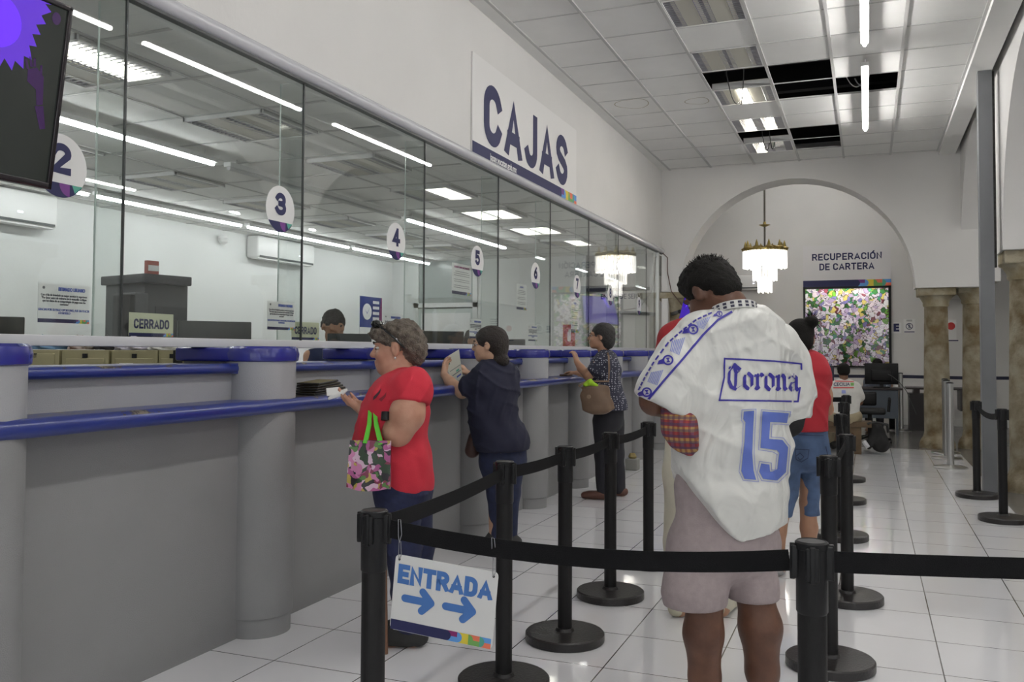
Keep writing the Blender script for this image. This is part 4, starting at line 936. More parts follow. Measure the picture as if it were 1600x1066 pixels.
t = base('monitor', 'dark screen edge left of the seated man', 'monitor', (cx_, cy_ + 0.2, 0.775)); k = MB(); k.b2((cx_ - 0.2, cy_ + 0.2, 0.85), (cx_ + 0.02, cy_ + 0.24, 1.13), mat('monitor_navy', (0.02, 0.025, 0.05), 0.4), bev=0.01); k.build('case', t); k = MB(); k.b2((cx_ - 0.12, cy_ + 0.2, 0.775), (cx_ - 0.06, cy_ + 0.24, 0.87), BLACK); k.build('stand', t)
bx, by = 0.62, 17.0
t = base('black_desk', 'black desk against the end wall, right of the lone chrome post', 'desk', (bx + 0.6, by, 0))
k = MB(); k.b2((bx, by - 0.04, 0.72), (bx + 1.25, by + 0.7, 0.75), DW, bev=0.004); k.build('top', t)
k = MB(); k.b2((bx + 0.05, by, 0), (bx + 0.62, by + 0.6, 0.64), mat('cabinet_black', (0.02, 0.017, 0.018), 0.4)); k.build('pedestal', t)
k = MB(); k.b2((bx + 0.12, by + 0.02, 0.62), (bx + 0.22, by + 0.5, 0.72), DW); k.b2((bx + 0.85, by, 0.36), (bx + 1.2, by + 0.6, 0.72), DW); k.b2((bx + 1.15, by, 0), (bx + 1.2, by + 0.6, 0.72), DW); k.build('side_panel', t)
q = flat(1497, 17.0, 0)
t = base('document_tray', 'small teal edged box on the wall between the twin columns', 'box', (q.x, BY - 0.1, 1.05)); k = MB(); k.b2((1.72, BY - 0.12, 1.02), (1.9, BY, 1.22), mat('box_pale', srgb(150, 175, 175), 0.5), bev=0.01); k.b2((1.68, BY - 0.14, 1.22), (1.93, BY, 1.25), DW); k.build('box', t)
q = flat(1404, 15.6, 0)
t = base('desktop_computer', 'black computer tower standing on the floor right of the grey desk', 'computer', (q.x - 0.02, q.y, 0)); k = MB(); k.b2((q.x - 0.16, q.y, 0), (q.x + 0.06, q.y + 0.45, 0.44), BLACK, bev=0.02); k.build('case', t); k = MB(); k.b2((q.x - 0.15, q.y - 0.005, 0.3), (q.x + 0.05, q.y + 0.0, 0.42), mat('panel_dark', (0.03, 0.03, 0.03), 0.3)); k.build('front', t)
# bench
q = flat(1322, 11.9, 0); bx0, bx1, byy = flat(1291, 11.9, 0), flat(1361, 11.9, 0), q.y
t = base('wooden_bench', 'plain wooden bench on which the man in white sits', 'bench', (q.x, q.y, 0))
k = MB(); k.b2((bx0.x - 0.5, byy - 0.02, 0.36), (bx1.x, byy + 0.34, 0.43), WOOD, bev=0.006); k.build('seat', t)
for x in (bx0.x - 0.45, bx1.x - 0.22):
    for yy in (0.0, 0.26): k = MB(); k.b2((x, byy + yy, 0), (x + 0.09, byy + yy + 0.06, 0.36), WOOD); k.build('leg', t)
k = MB(); k.b2((bx0.x - 0.4, byy + 0.02, 0.28), (bx1.x - 0.15, byy + 0.05, 0.36), WOOD); k.build('apron', t)
# office chair, its arm sticking out right of the seated man
q = flat(1358, 13.3, 0)
t = base('office_chair', 'black office chair between the bench and the grey desk', 'chair', (q.x, q.y, 0))
k = MB(); k.b2((q.x - 0.24, q.y - 0.2, 0.44), (q.x + 0.22, q.y + 0.25, 0.52), BLACK, bev=0.03); k.build('seat', t)
k = MB(); k.b2((q.x - 0.24, q.y + 0.2, 0.55), (q.x + 0.1, q.y + 0.27, 0.76), BLACK, bev=0.03); k.build('backrest', t)
k = MB(); k.cyl((q.x, q.y, 0.08), (q.x, q.y, 0.45), 0.03, BLACK)
for i in range(5): a = 2 * math.pi * i / 5 + 0.3; k.tube([(q.x, q.y, 0.12), (q.x + 0.3 * math.cos(a), q.y + 0.3 * math.sin(a), 0.06)], 0.02, BLACK, 6); k.cyl((q.x + 0.3 * math.cos(a) - 0.01, q.y + 0.3 * math.sin(a), 0.03), (q.x + 0.3 * math.cos(a) + 0.02, q.y + 0.3 * math.sin(a), 0.03), 0.03, BLACK, n=12)
k.build('pedestal', t)
for sx in (-1, 1): k = MB(); k.tube([(q.x + sx * 0.26, q.y + 0.1, 0.47), (q.x + sx * 0.28, q.y + 0.12, 0.66), (q.x + sx * 0.27, q.y - 0.15, 0.68)], 0.022, BLACK, 8); k.build('armrest', t)

# ------------------------------------------------------------------ behind the glass
# sliding door of the office end wall
k = MB()
for a, b, z0, z1 in ((DOORX0, DOORX0 + 0.09, 0, OH), (DOORX1 - 0.09, DOORX1, 0, OH), (DOORX0, DOORX1, 2.12, 2.20)): k.b2((a, OY - 0.02, z0), (b, OY + 0.06, z1), WHITE)
struct('trim_8', k)
k = MB(); k.b2((DOORX0 + 0.09, OY + 0.01, 0), (DOORX1 - 0.09, OY + 0.05, 2.10), mat('door_pale', srgb(200, 208, 204), 0.5)); k.b2((DOORX0 + 0.14, OY + 0.0, 0.1), (DOORX1 - 0.14, OY + 0.012, 2.02), WHITE, bev=0.003); struct('door_1', k)
k = MB(); k.b2((DOORX0 + 0.09, OY + 0.02, 2.20), (DOORX1 - 0.09, OY + 0.03, OH), mat('frosted_pane', srgb(150, 158, 155), 0.3)); struct('window_13', k)
# framed opening at the far end of the office
k = MB()
for x in (-4.35, -3.22): k.b2((x - 0.03, OY - 0.04, 0), (x + 0.03, OY + 0.08, OH), ALU)
k.b2((-4.35, OY - 0.02, 2.35), (-3.2, OY + 0.06, 2.40), BLACK); struct('trim_9', k)
t = base('wall_sign', 'partly hidden navy lettered sign behind the far glass panes', 'sign', (-3.8, OY - 0.03, 2.02)); k = MB(); k.b2((-4.2, OY - 0.035, 1.98), (-3.25, OY - 0.025, 2.33), mat('board_grey', srgb(205, 203, 206), 0.6)); k.build('board', t)
k = MB(); add_text(k, 'ENCIA DE SERVI', 0.115, (-3.72, OY - 0.037, 2.25), RR, UU, NAVY, bold=0.003, sx=0.86); k.build('lettering', t)
t = base('fire_sign', 'red fire extinguisher sign behind the glass', 'sign', (-4.6, OY - 0.02, 1.5)); p_ = flat(866, 13.9, 1.5)
sx0 = -4.62
k = MB(); k.b2((sx0 - 0.11, OY - 0.012, 1.44), (sx0 + 0.11, OY - 0.002, 1.80), mat('sign_red_pale', srgb(190, 95, 95), 0.5)); k.build('board', t)
k = MB(); k.b2((sx0 - 0.03, OY - 0.014, 1.52), (sx0 + 0.03, OY - 0.012, 1.68), WHITE); k.b2((sx0 - 0.012, OY - 0.014, 1.68), (sx0 + 0.045, OY - 0.012, 1.72), WHITE); k.build('pictogram', t)
t = base('wall_poster', 'blue and red poster with a white oval on the office wall', 'poster', (OX + 0.01, 14.0, 1.7))
# poster stands on the back wall seen between the panes 3 and 4
PYY = 13.35
k = MB(); k.b2((OX, PYY - 0.37, 1.52), (OX + 0.01, PYY + 0.37, 2.28), PAPER); k.build('sheet', t)
k = MB(); k.add([(OX + 0.011, PYY - 0.37, 1.75), (OX + 0.011, PYY + 0.37, 1.75), (OX + 0.011, PYY + 0.37, 2.28), (OX + 0.011, PYY - 0.37, 2.28)], [(0, 1, 2, 3)], mat('poster_blue', srgb(40, 58, 130), 0.5))
q = [V((OX + 0.012, PYY - 0.13 + 0.15 * math.cos(2 * math.pi * i / 24), 2.02 + 0.14 * math.sin(2 * math.pi * i / 24))) for i in range(24)]; k.add(q, [list(range(24))], WHITE)
k.add([(OX + 0.0125, PYY - 0.2, 2.05), (OX + 0.0125, PYY - 0.13, 1.98), (OX + 0.0125, PYY - 0.04, 2.10), (OX + 0.0125, PYY - 0.13, 2.0)], [(0, 1, 2, 3)], INKB)
for i in range(5): z = 2.19 - i * 0.095; k.add([(OX + 0.012, PYY + 0.06, z - 0.025), (OX + 0.012, PYY + 0.27, z - 0.025), (OX + 0.012, PYY + 0.27, z + 0.025), (OX + 0.012, PYY + 0.06, z + 0.025)], [(0, 1, 2, 3)], WHITE)
k.add([(OX + 0.0118, PYY + 0.25, 1.75), (OX + 0.0118, PYY + 0.37, 1.75), (OX + 0.0118, PYY + 0.37, 2.28), (OX + 0.0118, PYY + 0.33, 2.28)], [(0, 1, 2, 3)], C_MAG); k.build('print', t)
# tall dark cabinet with a photo scanner look
CAB = mat('cabinet_charcoal', srgb(56, 58, 62), 0.5, noise=0.1)
pa, pb = at(226, 500, 7.6), at(293, 500, 7.95)
t = base('tall_cabinet', 'tall dark grey cabinet with a projecting lid behind a CERRADO sign', 'cabinet', (pa.x, pa.y, 0))
d1 = (V((pb.x, pb.y, 0)) - V((pa.x, pa.y, 0))).normalized(); ang = math.atan2(d1.y, d1.x); Rz = Matrix.Rotation(ang, 3, 'Z'); wd = (V((pb.x, pb.y, 0)) - V((pa.x, pa.y, 0))).length
ctr = (V((pa.x, pa.y, 0)) + V((pb.x, pb.y, 0))) / 2 + Rz @ V((0, 0.3, 0))
k = MB(); k.box(ctr + V((0, 0, 0.96)), (wd, 0.6, 1.92), CAB, R=Rz, bev=0.008); k.box(ctr + Rz @ V((0.04, -0.302, 1.45)), (wd * 0.72, 0.01, 0.55), mat('cabinet_inset', srgb(46, 48, 52), 0.5), R=Rz); k.box(ctr + Rz @ V((-0.06, -0.305, 1.62)), (wd * 0.5, 0.012, 0.02), BLACK, R=Rz); k.build('body', t)
k = MB(); k.box(ctr + Rz @ V((-0.02, -0.02, 1.96)), (wd + 0.05, 0.66, 0.08), CAB, R=Rz, bev=0.01); k.build('lid', t)
pa2 = at(190, 500, 7.35)
t = base('server_rack', 'black edged narrow cabinet left of the tall dark grey one', 'cabinet', (pa2.x, pa2.y, 0)); k = MB(); k.box(V((pa2.x, pa2.y + 0.1, 0.92)), (0.12, 0.3, 1.80), CAB, R=Rz, bev=0.006); k.build('body', t); k = MB(); k.box(V((pa2.x, pa2.y + 0.1, 0.92)) + Rz @ V((-0.08, -0.02, 0)), (0.04, 0.25, 1.76), BLACK, R=Rz); k.build('side_panel', t)
b_ = ctr + V((0.02, 0.0, 2.005))
t = base('desk_calendar', 'small red and white box standing on the tall dark cabinet', 'box', b_); k = MB(); k.box(b_ + Rz @ V((-0.04, -0.1, 0.065)), (0.11, 0.05, 0.13), mat('calendar_red', srgb(150, 66, 52), 0.5), R=Rz); k.box(b_ + Rz @ V((-0.04, -0.127, 0.065)), (0.10, 0.004, 0.05), WHITE, R=Rz); k.build('box', t)
# beige filing cabinets seen through the counter gap, clothes piled on them
BEI = mat('filing_beige', srgb(150, 142, 108), 0.45, noise=0.08)
for i in range(4):
    Rc = Matrix.Rotation(YAW + 0.12, 3, 'Z'); c = flat(78, 6.3, 0) + Rc @ V(((0, 0.325, 0.65, 0.90)[i], 0, 0)); k = MB(); w = 0.32 if i < 3 else 0.19
    t = base('filing_cabinet', ['beige filing cabinet at the left under the blue cloth', 'beige filing cabinet with a dark lock, second from the left', 'beige filing cabinet with a white label', 'rightmost beige filing cabinet beside a dark post'][i], 'cabinet', c)
    k.box(c + V((0, 0, 0.6725)), (w * 0.96, 0.5, 1.345), BEI, R=Rc, bev=0.004); k.build('body', t)
    for zz in (1.19, 0.9): q = MB(); q.box(c + V((0, 0, zz)) + Rc @ V((0, -0.255, 0)), (w * 0.8, 0.02, 0.2 if i else 0.26), BEI, R=Rc, bev=0.008); q.build('drawer', t)
    q = MB(); q.box(c + V((0, 0, 1.305)) + Rc @ V((0, -0.255, 0)), (0.03, 0.02, 0.03), BLACK, R=Rc); q.build('lock', t)
    if i == 2: q = MB(); q.box(c + V((0, 0, 1.22)) + Rc @ V((-0.05, -0.268, 0)), (0.09, 0.004, 0.07), PAPER, R=Rc); q.build('label_card', t)
def heap(u, z, h0, w, d, h, m_, name, label, cat, seed, rz=YAW):
    c = flat(u, z, h0); bm = bmesh.new(); bmesh.ops.create_icosphere(bm, subdivisions=4, radius=1); random.seed(seed)
    ph = [random.uniform(0, 6) for _ in range(8)]
    for v in bm.verts:
        p = v.co.copy(); n = 1 + 0.14 * math.sin(5 * p.x + ph[0]) * math.sin(4 * p.y + ph[1]) + 0.10 * math.sin(9 * p.z + 6 * p.x + ph[2]) + 0.07 * math.sin(13 * p.y + 8 * p.x + ph[3]) + 0.05 * math.sin(21 * p.x + ph[4])
        p *= n; p.z = max(p.z, -0.25); v.co = V((p.x * w / 2, p.y * d / 2, (p.z + 0.25) * h / 1.25))
    me = bpy.data.meshes.new(name); bm.to_mesh(me); bm.free(); me.materials.append(m_)
    me.polygons.foreach_set('use_smooth', [True] * len(me.polygons))
    o = link(name, me); o.location = c; o.rotation_euler = (0, 0, rz); return tag(o, label, cat)
heap(78, 6.35, 1.347, 0.24, 0.3, 0.09, mat('cloth_blue', srgb(100, 130, 160), 0.9), 'folded_cloth', 'crumpled light blue cloth on the beige cabinets', 'cloth', 2)
heap(128, 6.35, 1.347, 0.17, 0.22, 0.10, mat('cloth_pale', srgb(190, 180, 175), 0.9, col2=srgb(150, 120, 110), nscale=12), 'folded_cloth', 'crumpled pale cloth with reddish print in the counter gap', 'cloth', 3)
heap(164, 6.35, 1.347, 0.11, 0.2, 0.09, mat('cloth_dark', srgb(52, 50, 54), 0.9), 'handbag', 'dark grey bag among the clothes in the counter gap', 'bag', 5)
heap(206, 6.35, 1.347, 0.20, 0.3, 0.09, mat('cloth_lilac', srgb(200, 196, 210), 0.9, noise=0.15, nscale=14), 'folded_cloth', 'crumpled white and lilac cloth in the counter gap', 'cloth', 7)
heap(254, 6.35, 1.347, 0.16, 0.3, 0.06, mat('cloth_white', srgb(205, 203, 200), 0.9), 'folded_cloth', 'thin white cloth at the right end of the clothes row', 'cloth', 8)
# clerk monitors: backs toward the hall
MB_D = mat('monitor_back', srgb(42, 45, 46), 0.45)
def clerk_monitor(u0, u1, v0, v1, z, label, rz=1.1):
    a, b = at(u0, v1, z), at(u1, v1, z + (u1 - u0) / 1385 * z * 0.5); top = at(u0, v0, z).z; w = (V((b.x, b.y, 0)) - V((a.x, a.y, 0))).length
    ang = math.atan2(b.y - a.y, b.x - a.x); R = Matrix.Rotation(ang, 3, 'Z'); c = (a + b) / 2; h = w * 0.56
    t = base('monitor', label, 'monitor', (c.x, c.y, 0.9))
    k = MB(); k.box((c.x, c.y, top - h / 2), (w, 0.03, h), MB_D, R=R, bev=0.006); k.box(V((c.x, c.y, top - h / 2)) + R @ V((0, 0.02, 0)), (w * 0.5, 0.04, h * 0.5), MB_D, R=R, bev=0.01); k.build('case', t)
    k = MB(); zs = (top - h / 2 + 0.80) / 2; k.box(V((c.x, c.y, zs)) + R @ V((0, 0.025, 0)), (0.05, 0.03, top - h / 2 - 0.80), BLACK, R=R); k.box((c.x, c.y, 0.808), (0.24, 0.18, 0.015), BLACK, R=R, bev=0.004); k.build('stand', t)
    t2 = None if True else base('clerk_desk', 'office desk behind the counter, under the ' + label, 'desk', (c.x, c.y, 0)); 
wt = base('teller_worktop', 'cream office worktop running along the inner side of the counter', 'worktop', (-3.45, 6, 0))
k = MB(); k.b2((-3.80, 0.0, 0.765), (-3.14, 13.6, 0.80), mat('desk_cream', (0.5, 0.48, 0.44), 0.5), bev=0.004); k.build('top', wt)
k = MB(); k.b2((-3.20, 0.0, 0), (-3.15, 13.6, 0.765), GREY); k.build('panel', wt)
for y in (0.1, 3.5, 7.0, 10.5, 13.4):
    k = MB(); k.b2((-3.78, y, 0), (-3.74, y + 0.04, 0.765), STEEL); k.build('leg', wt)
clerk_monitor(277, 392, 501, 524, 5.0, 'wide dark monitor left of the second notice')
clerk_monitor(-30, 38, 494, 518, 4.0, 'dark monitor at the left edge below the television')
clerk_monitor(512, 580, 521, 531, 6.4, 'dark monitor in front of the dark haired clerk')
clerk_monitor(653, 724, 517, 538, 7.8, 'dark monitor before the white sliding door')
clerk_monitor(795, 820, 530, 541, 9.5, 'grey monitor right of the navy dressed woman')
k = MB(); a = flat(278, 5.6, 0); k.b2((a.x - 0.02, a.y - 0.02, 0.0), (a.x + 0.02, a.y + 0.02, 1.345), BLACK); tag(k.build('dark_post', loc=(a.x, a.y, 0.0)), 'short black upright beside the beige cabinets', 'post')
# dome camera on the office back wall
c = V((OX + 0.08, 9.45, 2.83)); t = base('security_camera', 'small white camera on the office wall left of the air conditioner', 'camera', c); k = MB(); k.lathe(c - V((0, 0, 0.05)), [(0.02, -0.03), (0.06, 0), (0.07, 0.05), (0.05, 0.09)], WHITE, 20); k.build('housing', t); k = MB(); k.cyl(c + V((0, 0, 0.02)), c - V((0.08, 0, -0.02)), 0.02, WHITE); k.build('arm', t)
# items on the counter rail
k = MB(); random.seed(9); c = V((-2.70, 4.02, 1.121))
t = base('wallet_pile', 'black wallets and papers stacked on the blue rail by the first pilaster', 'wallet', c); WAL = mat('wallet_black', (0.02, 0.018, 0.015), 0.35); WLT = mat('wallet_edge', srgb(120, 110, 80), 0.6)
for i in range(5):
    R = Matrix.Rotation(0.06 * (i - 2), 3, 'Z') @ Matrix.Rotation(0.05, 3, 'X'); k = MB(); k.box(c + V((0, -0.01 * i, 0.009 + 0.013 * i)), (0.13, 0.27 - 0.012 * i, 0.010), WAL, R=R, bev=0.003); k.box(c + V((0.002, -0.01 * i, 0.0135 + 0.013 * i)), (0.12, 0.26 - 0.012 * i, 0.002), WLT, R=R); k.build('wallet_flap', t)
k = MB(); k.box((-2.66, 8.02, 1.127), (0.08, 0.16, 0.02), mat('purse_brown', srgb(82, 62, 50), 0.5), bev=0.006); tag(k.build('purse', loc=(-2.66, 8.02, 1.117)), 'small brown purse on the rail by the polka dot woman', 'purse')
k = MB(); bxp = V((-2.42, 9.30, 0)); k.b2((-2.58, 9.92, 0), (-2.44, 10.06, 0.13), mat('bucket_grey', srgb(130, 130, 126), 0.6), bev=0.01); k.lathe((-2.51, 9.99, 0), [(0.03, 0.12), (0.05, 0.15), (0.03, 0.19)], mat('sponge_tan', srgb(140, 125, 80), 0.8), 10)
tag(k.build('floor_box', loc=(-2.51, 9.99, 0)), 'small grey box with a tan rag on the floor against the counter', 'box')
# ------------------------------------------------------------------ people: smooth union of tapered limbs, meshed as one surface
class Sculpt:
    def __init__(s): s.P = []; s.cuts = []; s.clip = {}; s.fc = []
    def cone(s, a, b, ra, rb, k=0.02): s.P.append(('c', V(a), V(b), ra, rb, k)); return s
    def chain(s, pts, rs, k=0.02, clip=None):
        'clip = (point, normal): this limb alone ends at that plane'
        for i in range(len(pts) - 1):
            if clip: s.clip[len(s.P)] = (V(clip[0]), V(clip[1]).normalized())
            s.cone(pts[i], pts[i + 1], rs[i], rs[i + 1], k)
        return s
    def tc(s, a, b, ra, rb, az, k=0.03): s.P.append(('t', V(a), V(b), ra, rb, az, k)); return s      # radii (across, front-back)
    def torso(s, pts, rs, az, k=0.03):
        for i in range(len(pts) - 1): s.tc(pts[i], pts[i + 1], rs[i], rs[i + 1], az, k)
        return s
    def ell(s, c, r, M, k=0.015, sub=False): s.P.append(('e', V(c), r, M, k, sub)); return s
    def cut(s, p, n): s.cuts.append((V(p), V(n).normalized())); return s      # removes the side n points to
    def mesh(s, h=0.01, noise=None, name='m'):
        lo = V((1e9,) * 3); hi = V((-1e9,) * 3); B = []
        for p in s.P:
            if p[0] == 'c': r = max(p[3], p[4]); pts = (p[1], p[2]); k = p[5]
            elif p[0] == 't': r = max(*p[3], *p[4]); pts = (p[1], p[2]); k = p[6]
            else: r = max(p[2]); pts = (p[1],); k = p[4]
            l = V([min(q[i] for q in pts) - r for i in range(3)]); g = V([max(q[i] for q in pts) + r for i in range(3)]); B.append((l, g, k))
            if not (p[0] == 'e' and p[5]):
                lo = V([min(lo[i], l[i]) for i in range(3)]); hi = V([max(hi[i], g[i]) for i in range(3)])
        lo -= V((3 * h,) * 3); hi += V((3 * h,) * 3)
        n = [int((hi[i] - lo[i]) / h) + 2 for i in range(3)]
        F = np.full(n, 0.3, dtype=np.float32)
        ax = [lo[i] + h * np.arange(n[i], dtype=np.float32) for i in range(3)]
        for pi_, (p, (l, g, k)) in enumerate(zip(s.P, B)):
            m = 0.03 + k
            i0 = [max(0, int((l[i] - m - lo[i]) / h)) for i in range(3)]; i1 = [min(n[i], int((g[i] + m - lo[i]) / h) + 2) for i in range(3)]
            if any(i1[i] <= i0[i] for i in range(3)): continue
            X = ax[0][i0[0]:i1[0]][:, None, None]; Y = ax[1][i0[1]:i1[1]][None, :, None]; Z = ax[2][i0[2]:i1[2]][None, None, :]
            if p[0] in 'ct':
                a, b = p[1], p[2]; ab = b - a; L = max(ab.length_squared, 1e-9)
                dx, dy, dz = X - a.x, Y - a.y, Z - a.z
                t = np.clip((dx * ab.x + dy * ab.y + dz * ab.z) / L, 0, 1)
                ex, ey, ez = dx - t * ab.x, dy - t * ab.y, dz - t * ab.z
                if p[0] == 'c': D = np.sqrt(ex * ex + ey * ey + ez * ez) - (p[3] + (p[4] - p[3]) * t)
                else:
                    az = p[5]; fx, fy = math.cos(az), math.sin(az); sx, sy = math.sin(az), -math.cos(az)
                    rs = p[3][0] + (p[4][0] - p[3][0]) * t; rf = p[3][1] + (p[4][1] - p[3][1]) * t
                    es, ef = ex * sx + ey * sy, ex * fx + ey * fy; rm = np.minimum(rs, rf)
                    D = (np.sqrt((es / rs) ** 2 + (ef / rf) ** 2 + (ez / rm) ** 2) - 1) * rm
            else:
                c, r, M = p[1], p[2], p[3]; dx, dy, dz = X - c.x, Y - c.y, Z - c.z; q = 0
                for i in range(3): q = q + ((dx * M[i][0] + dy * M[i][1] + dz * M[i][2]) / r[i]) ** 2
                D = (np.sqrt(q) - 1) * min(r)
            if pi_ in s.clip:
                cp, cn = s.clip[pi_]; D = np.maximum(D, (X - cp.x) * cn.x + (Y - cp.y) * cn.y + (Z - cp.z) * cn.z)
            sl = (slice(i0[0], i1[0]), slice(i0[1], i1[1]), slice(i0[2], i1[2])); S = F[sl]
            if p[0] == 'e' and p[5]: 
                hh = np.maximum(k - np.abs(S + D), 0) / k; F[sl] = np.maximum(S, -D) + hh * hh * k * 0.25
            else:
                hh = np.maximum(k - np.abs(S - D), 0) / k; F[sl] = np.minimum(S, D) - hh * hh * k * 0.25
        X, Y, Z = ax[0][:, None, None], ax[1][None, :, None], ax[2][None, None, :]
        if noise is not None: F += noise(X, Y, Z).astype(np.float32)
        for p, nn in s.cuts: F = np.maximum(F, ((X - p.x) * nn.x + (Y - p.y) * nn.y + (Z - p.z) * nn.z).astype(np.float32))
        for fc in s.fc: F = np.maximum(F, fc(X, Y, Z).astype(np.float32))
        I = F < 0
        nx, ny, nz = n; cm = np.zeros((nx - 1, ny - 1, nz - 1), dtype=np.int8)
        cs = [(i, j, k) for i in (0, 1) for j in (0, 1) for k in (0, 1)]
        sl = lambda A, c: A[c[0]:nx - 1 + c[0], c[1]:ny - 1 + c[1], c[2]:nz - 1 + c[2]]
        for c in cs: cm += sl(I, c)
        act = (cm > 0) & (cm < 8); idx = np.argwhere(act); N = len(idx)
        vid = -np.ones(act.shape, dtype=np.int64); vid[act] = np.arange(N)
        acc = np.zeros((N, 3)); cnt = np.zeros(N)
        val = {c: F[idx[:, 0] + c[0], idx[:, 1] + c[1], idx[:, 2] + c[2]] for c in cs}
        for c in cs:
            for a in range(3):
                if c[a] == 0:
                    d = list(c); d[a] = 1; d = tuple(d); v0, v1 = val[c], val[d]; mk = (v0 < 0) != (v1 < 0)
                    t = np.where(mk, v0 / np.where(v0 == v1, 1, v0 - v1), 0)
                    q = np.tile(np.array(c, float), (N, 1)); q[:, a] = t
                    acc[mk] += q[mk]; cnt[mk] += 1
        Vx = (idx + acc / cnt[:, None]) * h + np.array(lo)
        Q = []
        for a in range(3):
            b, c = (a + 1) % 3, (a + 2) % 3
            S0 = [slice(0, None)] * 3; S0[a] = slice(0, n[a] - 1); S1 = [slice(0, None)] * 3; S1[a] = slice(1, n[a])
            A0, A1 = I[tuple(S0)], I[tuple(S1)]; E = np.argwhere(A0 != A1)
            E = E[(E[:, b] > 0) & (E[:, c] > 0) & (E[:, b] < n[b] - 1) & (E[:, c] < n[c] - 1)]
            ins = A0[E[:, 0], E[:, 1], E[:, 2]]
            def g(db, dc):
                e = E.copy(); e[:, b] -= db; e[:, c] -= dc; return vid[e[:, 0], e[:, 1], e[:, 2]]
            q = np.stack([g(1, 1), g(0, 1), g(0, 0), g(1, 0)], 1); q[~ins] = q[~ins][:, ::-1]; Q.append(q)
        Q = np.concatenate(Q); Q = Q[(Q >= 0).all(1)]
        for _ in range(2):       # light smoothing along the quads
            s0 = np.zeros_like(Vx); c0 = np.zeros(N)
            for i in range(4):
                np.add.at(s0, Q[:, i], Vx[Q[:, (i + 1) % 4]]); np.add.at(c0, Q[:, i], 1)
                np.add.at(s0, Q[:, i], Vx[Q[:, (i - 1) % 4]]); np.add.at(c0, Q[:, i], 1)
            Vx = Vx * 0.5 + 0.5 * s0 / np.maximum(c0, 1)[:, None]
        return Vx, Q
    def build(s, name, m, parent, h=0.01, noise=None):
        Vx, Q = s.mesh(h, noise); off = np.array(parent.location)
        me = bpy.data.meshes.new(name); me.vertices.add(len(Vx)); me.vertices.foreach_set('co', (Vx - off).astype(np.float32).ravel())
        me.loops.add(len(Q) * 4); me.loops.foreach_set('vertex_index', Q.ravel().astype(np.int32)); me.polygons.add(len(Q))
        me.polygons.foreach_set('loop_start', np.arange(0, len(Q) * 4, 4, dtype=np.int32)); me.polygons.foreach_set('loop_total', np.full(len(Q), 4, dtype=np.int32))
        me.update(calc_edges=True); me.validate(); me.materials.append(m); me.polygons.foreach_set('use_smooth', [True] * len(me.polygons))
        o = link(name, me, parent); o['_bv'] = 1
        o_world[o.name] = BVHTree.FromPolygons([tuple(v) for v in Vx], [tuple(int(i) for i in q) for q in Q])
        return o
o_world = {}
def folds(amp, f=9.0, seed=0, stretch=(1, 1, 0.45)):
    a, b, c = stretch
    def fn(X, Y, Z):
        x, y, z = X * f * a + seed, Y * f * b + seed * 1.7, Z * f * c
        w = np.sin(1.3 * x + 2.1 * np.sin(z * 1.7 + y)) * np.cos(1.9 * y + 1.3 * np.sin(z * 2.3 + x)) + 0.5 * np.sin(4.1 * z + 2.7 * x + 1.5 * np.sin(3 * y)) + 0.35 * np.sin(7 * z - 3.1 * x + 2.4 * y)
        return amp * w
    return fn
def creases(amp, dirs, seed=0, sharp=3.0):
    'narrow ridges and valleys along given directions, fading in and out'
    def fn(X, Y, Z):
        w = 0
        for i, (a, b, c, f) in enumerate(dirs):
            ph = (a * X + b * Y + c * Z) * f + 1.6 * np.sin(7 * X + 5 * Z + seed + i) + 1.1 * np.sin(11 * Y - 6 * Z + 2 * i)
            m_ = np.clip(np.sin(9 * X + 4 * Z + i * 1.3 + seed) * np.sin(8 * Y + 7 * Z + i) * 1.4 + 0.35, 0, 1)
            w = w - amp * (1 - np.abs(np.sin(ph))) ** sharp * m_
        return w
    return fn
def both(*fs): return lambda X, Y, Z: sum(f(X, Y, Z) for f in fs)
def curls(amp, f=60, seed=0):
    def fn(X, Y, Z):
        x, y, z = X * f + seed, Y * f, Z * f
        return amp * (np.sin(x + 1.7 * np.sin(z * .7)) * np.sin(y + 1.3 * np.sin(x * .8)) * np.sin(z + 1.1 * np.sin(y)) + 0.5 * np.sin(2.1 * x + y) * np.sin(2.3 * z - x))
    return fn
def frame(az, pitch=0, roll=0):
    'rows: right, forward, up of a head or hand facing azimuth az, pitched down by pitch'
    f = V((math.cos(az) * math.cos(pitch), math.sin(az) * math.cos(pitch), -math.sin(pitch))); r = V((math.sin(az), -math.cos(az), 0)); u = r.cross(f)
    if roll: r, u = r * math.cos(roll) + u * math.sin(roll), u * math.cos(roll) - r * math.sin(roll)
    return (r, f, u)
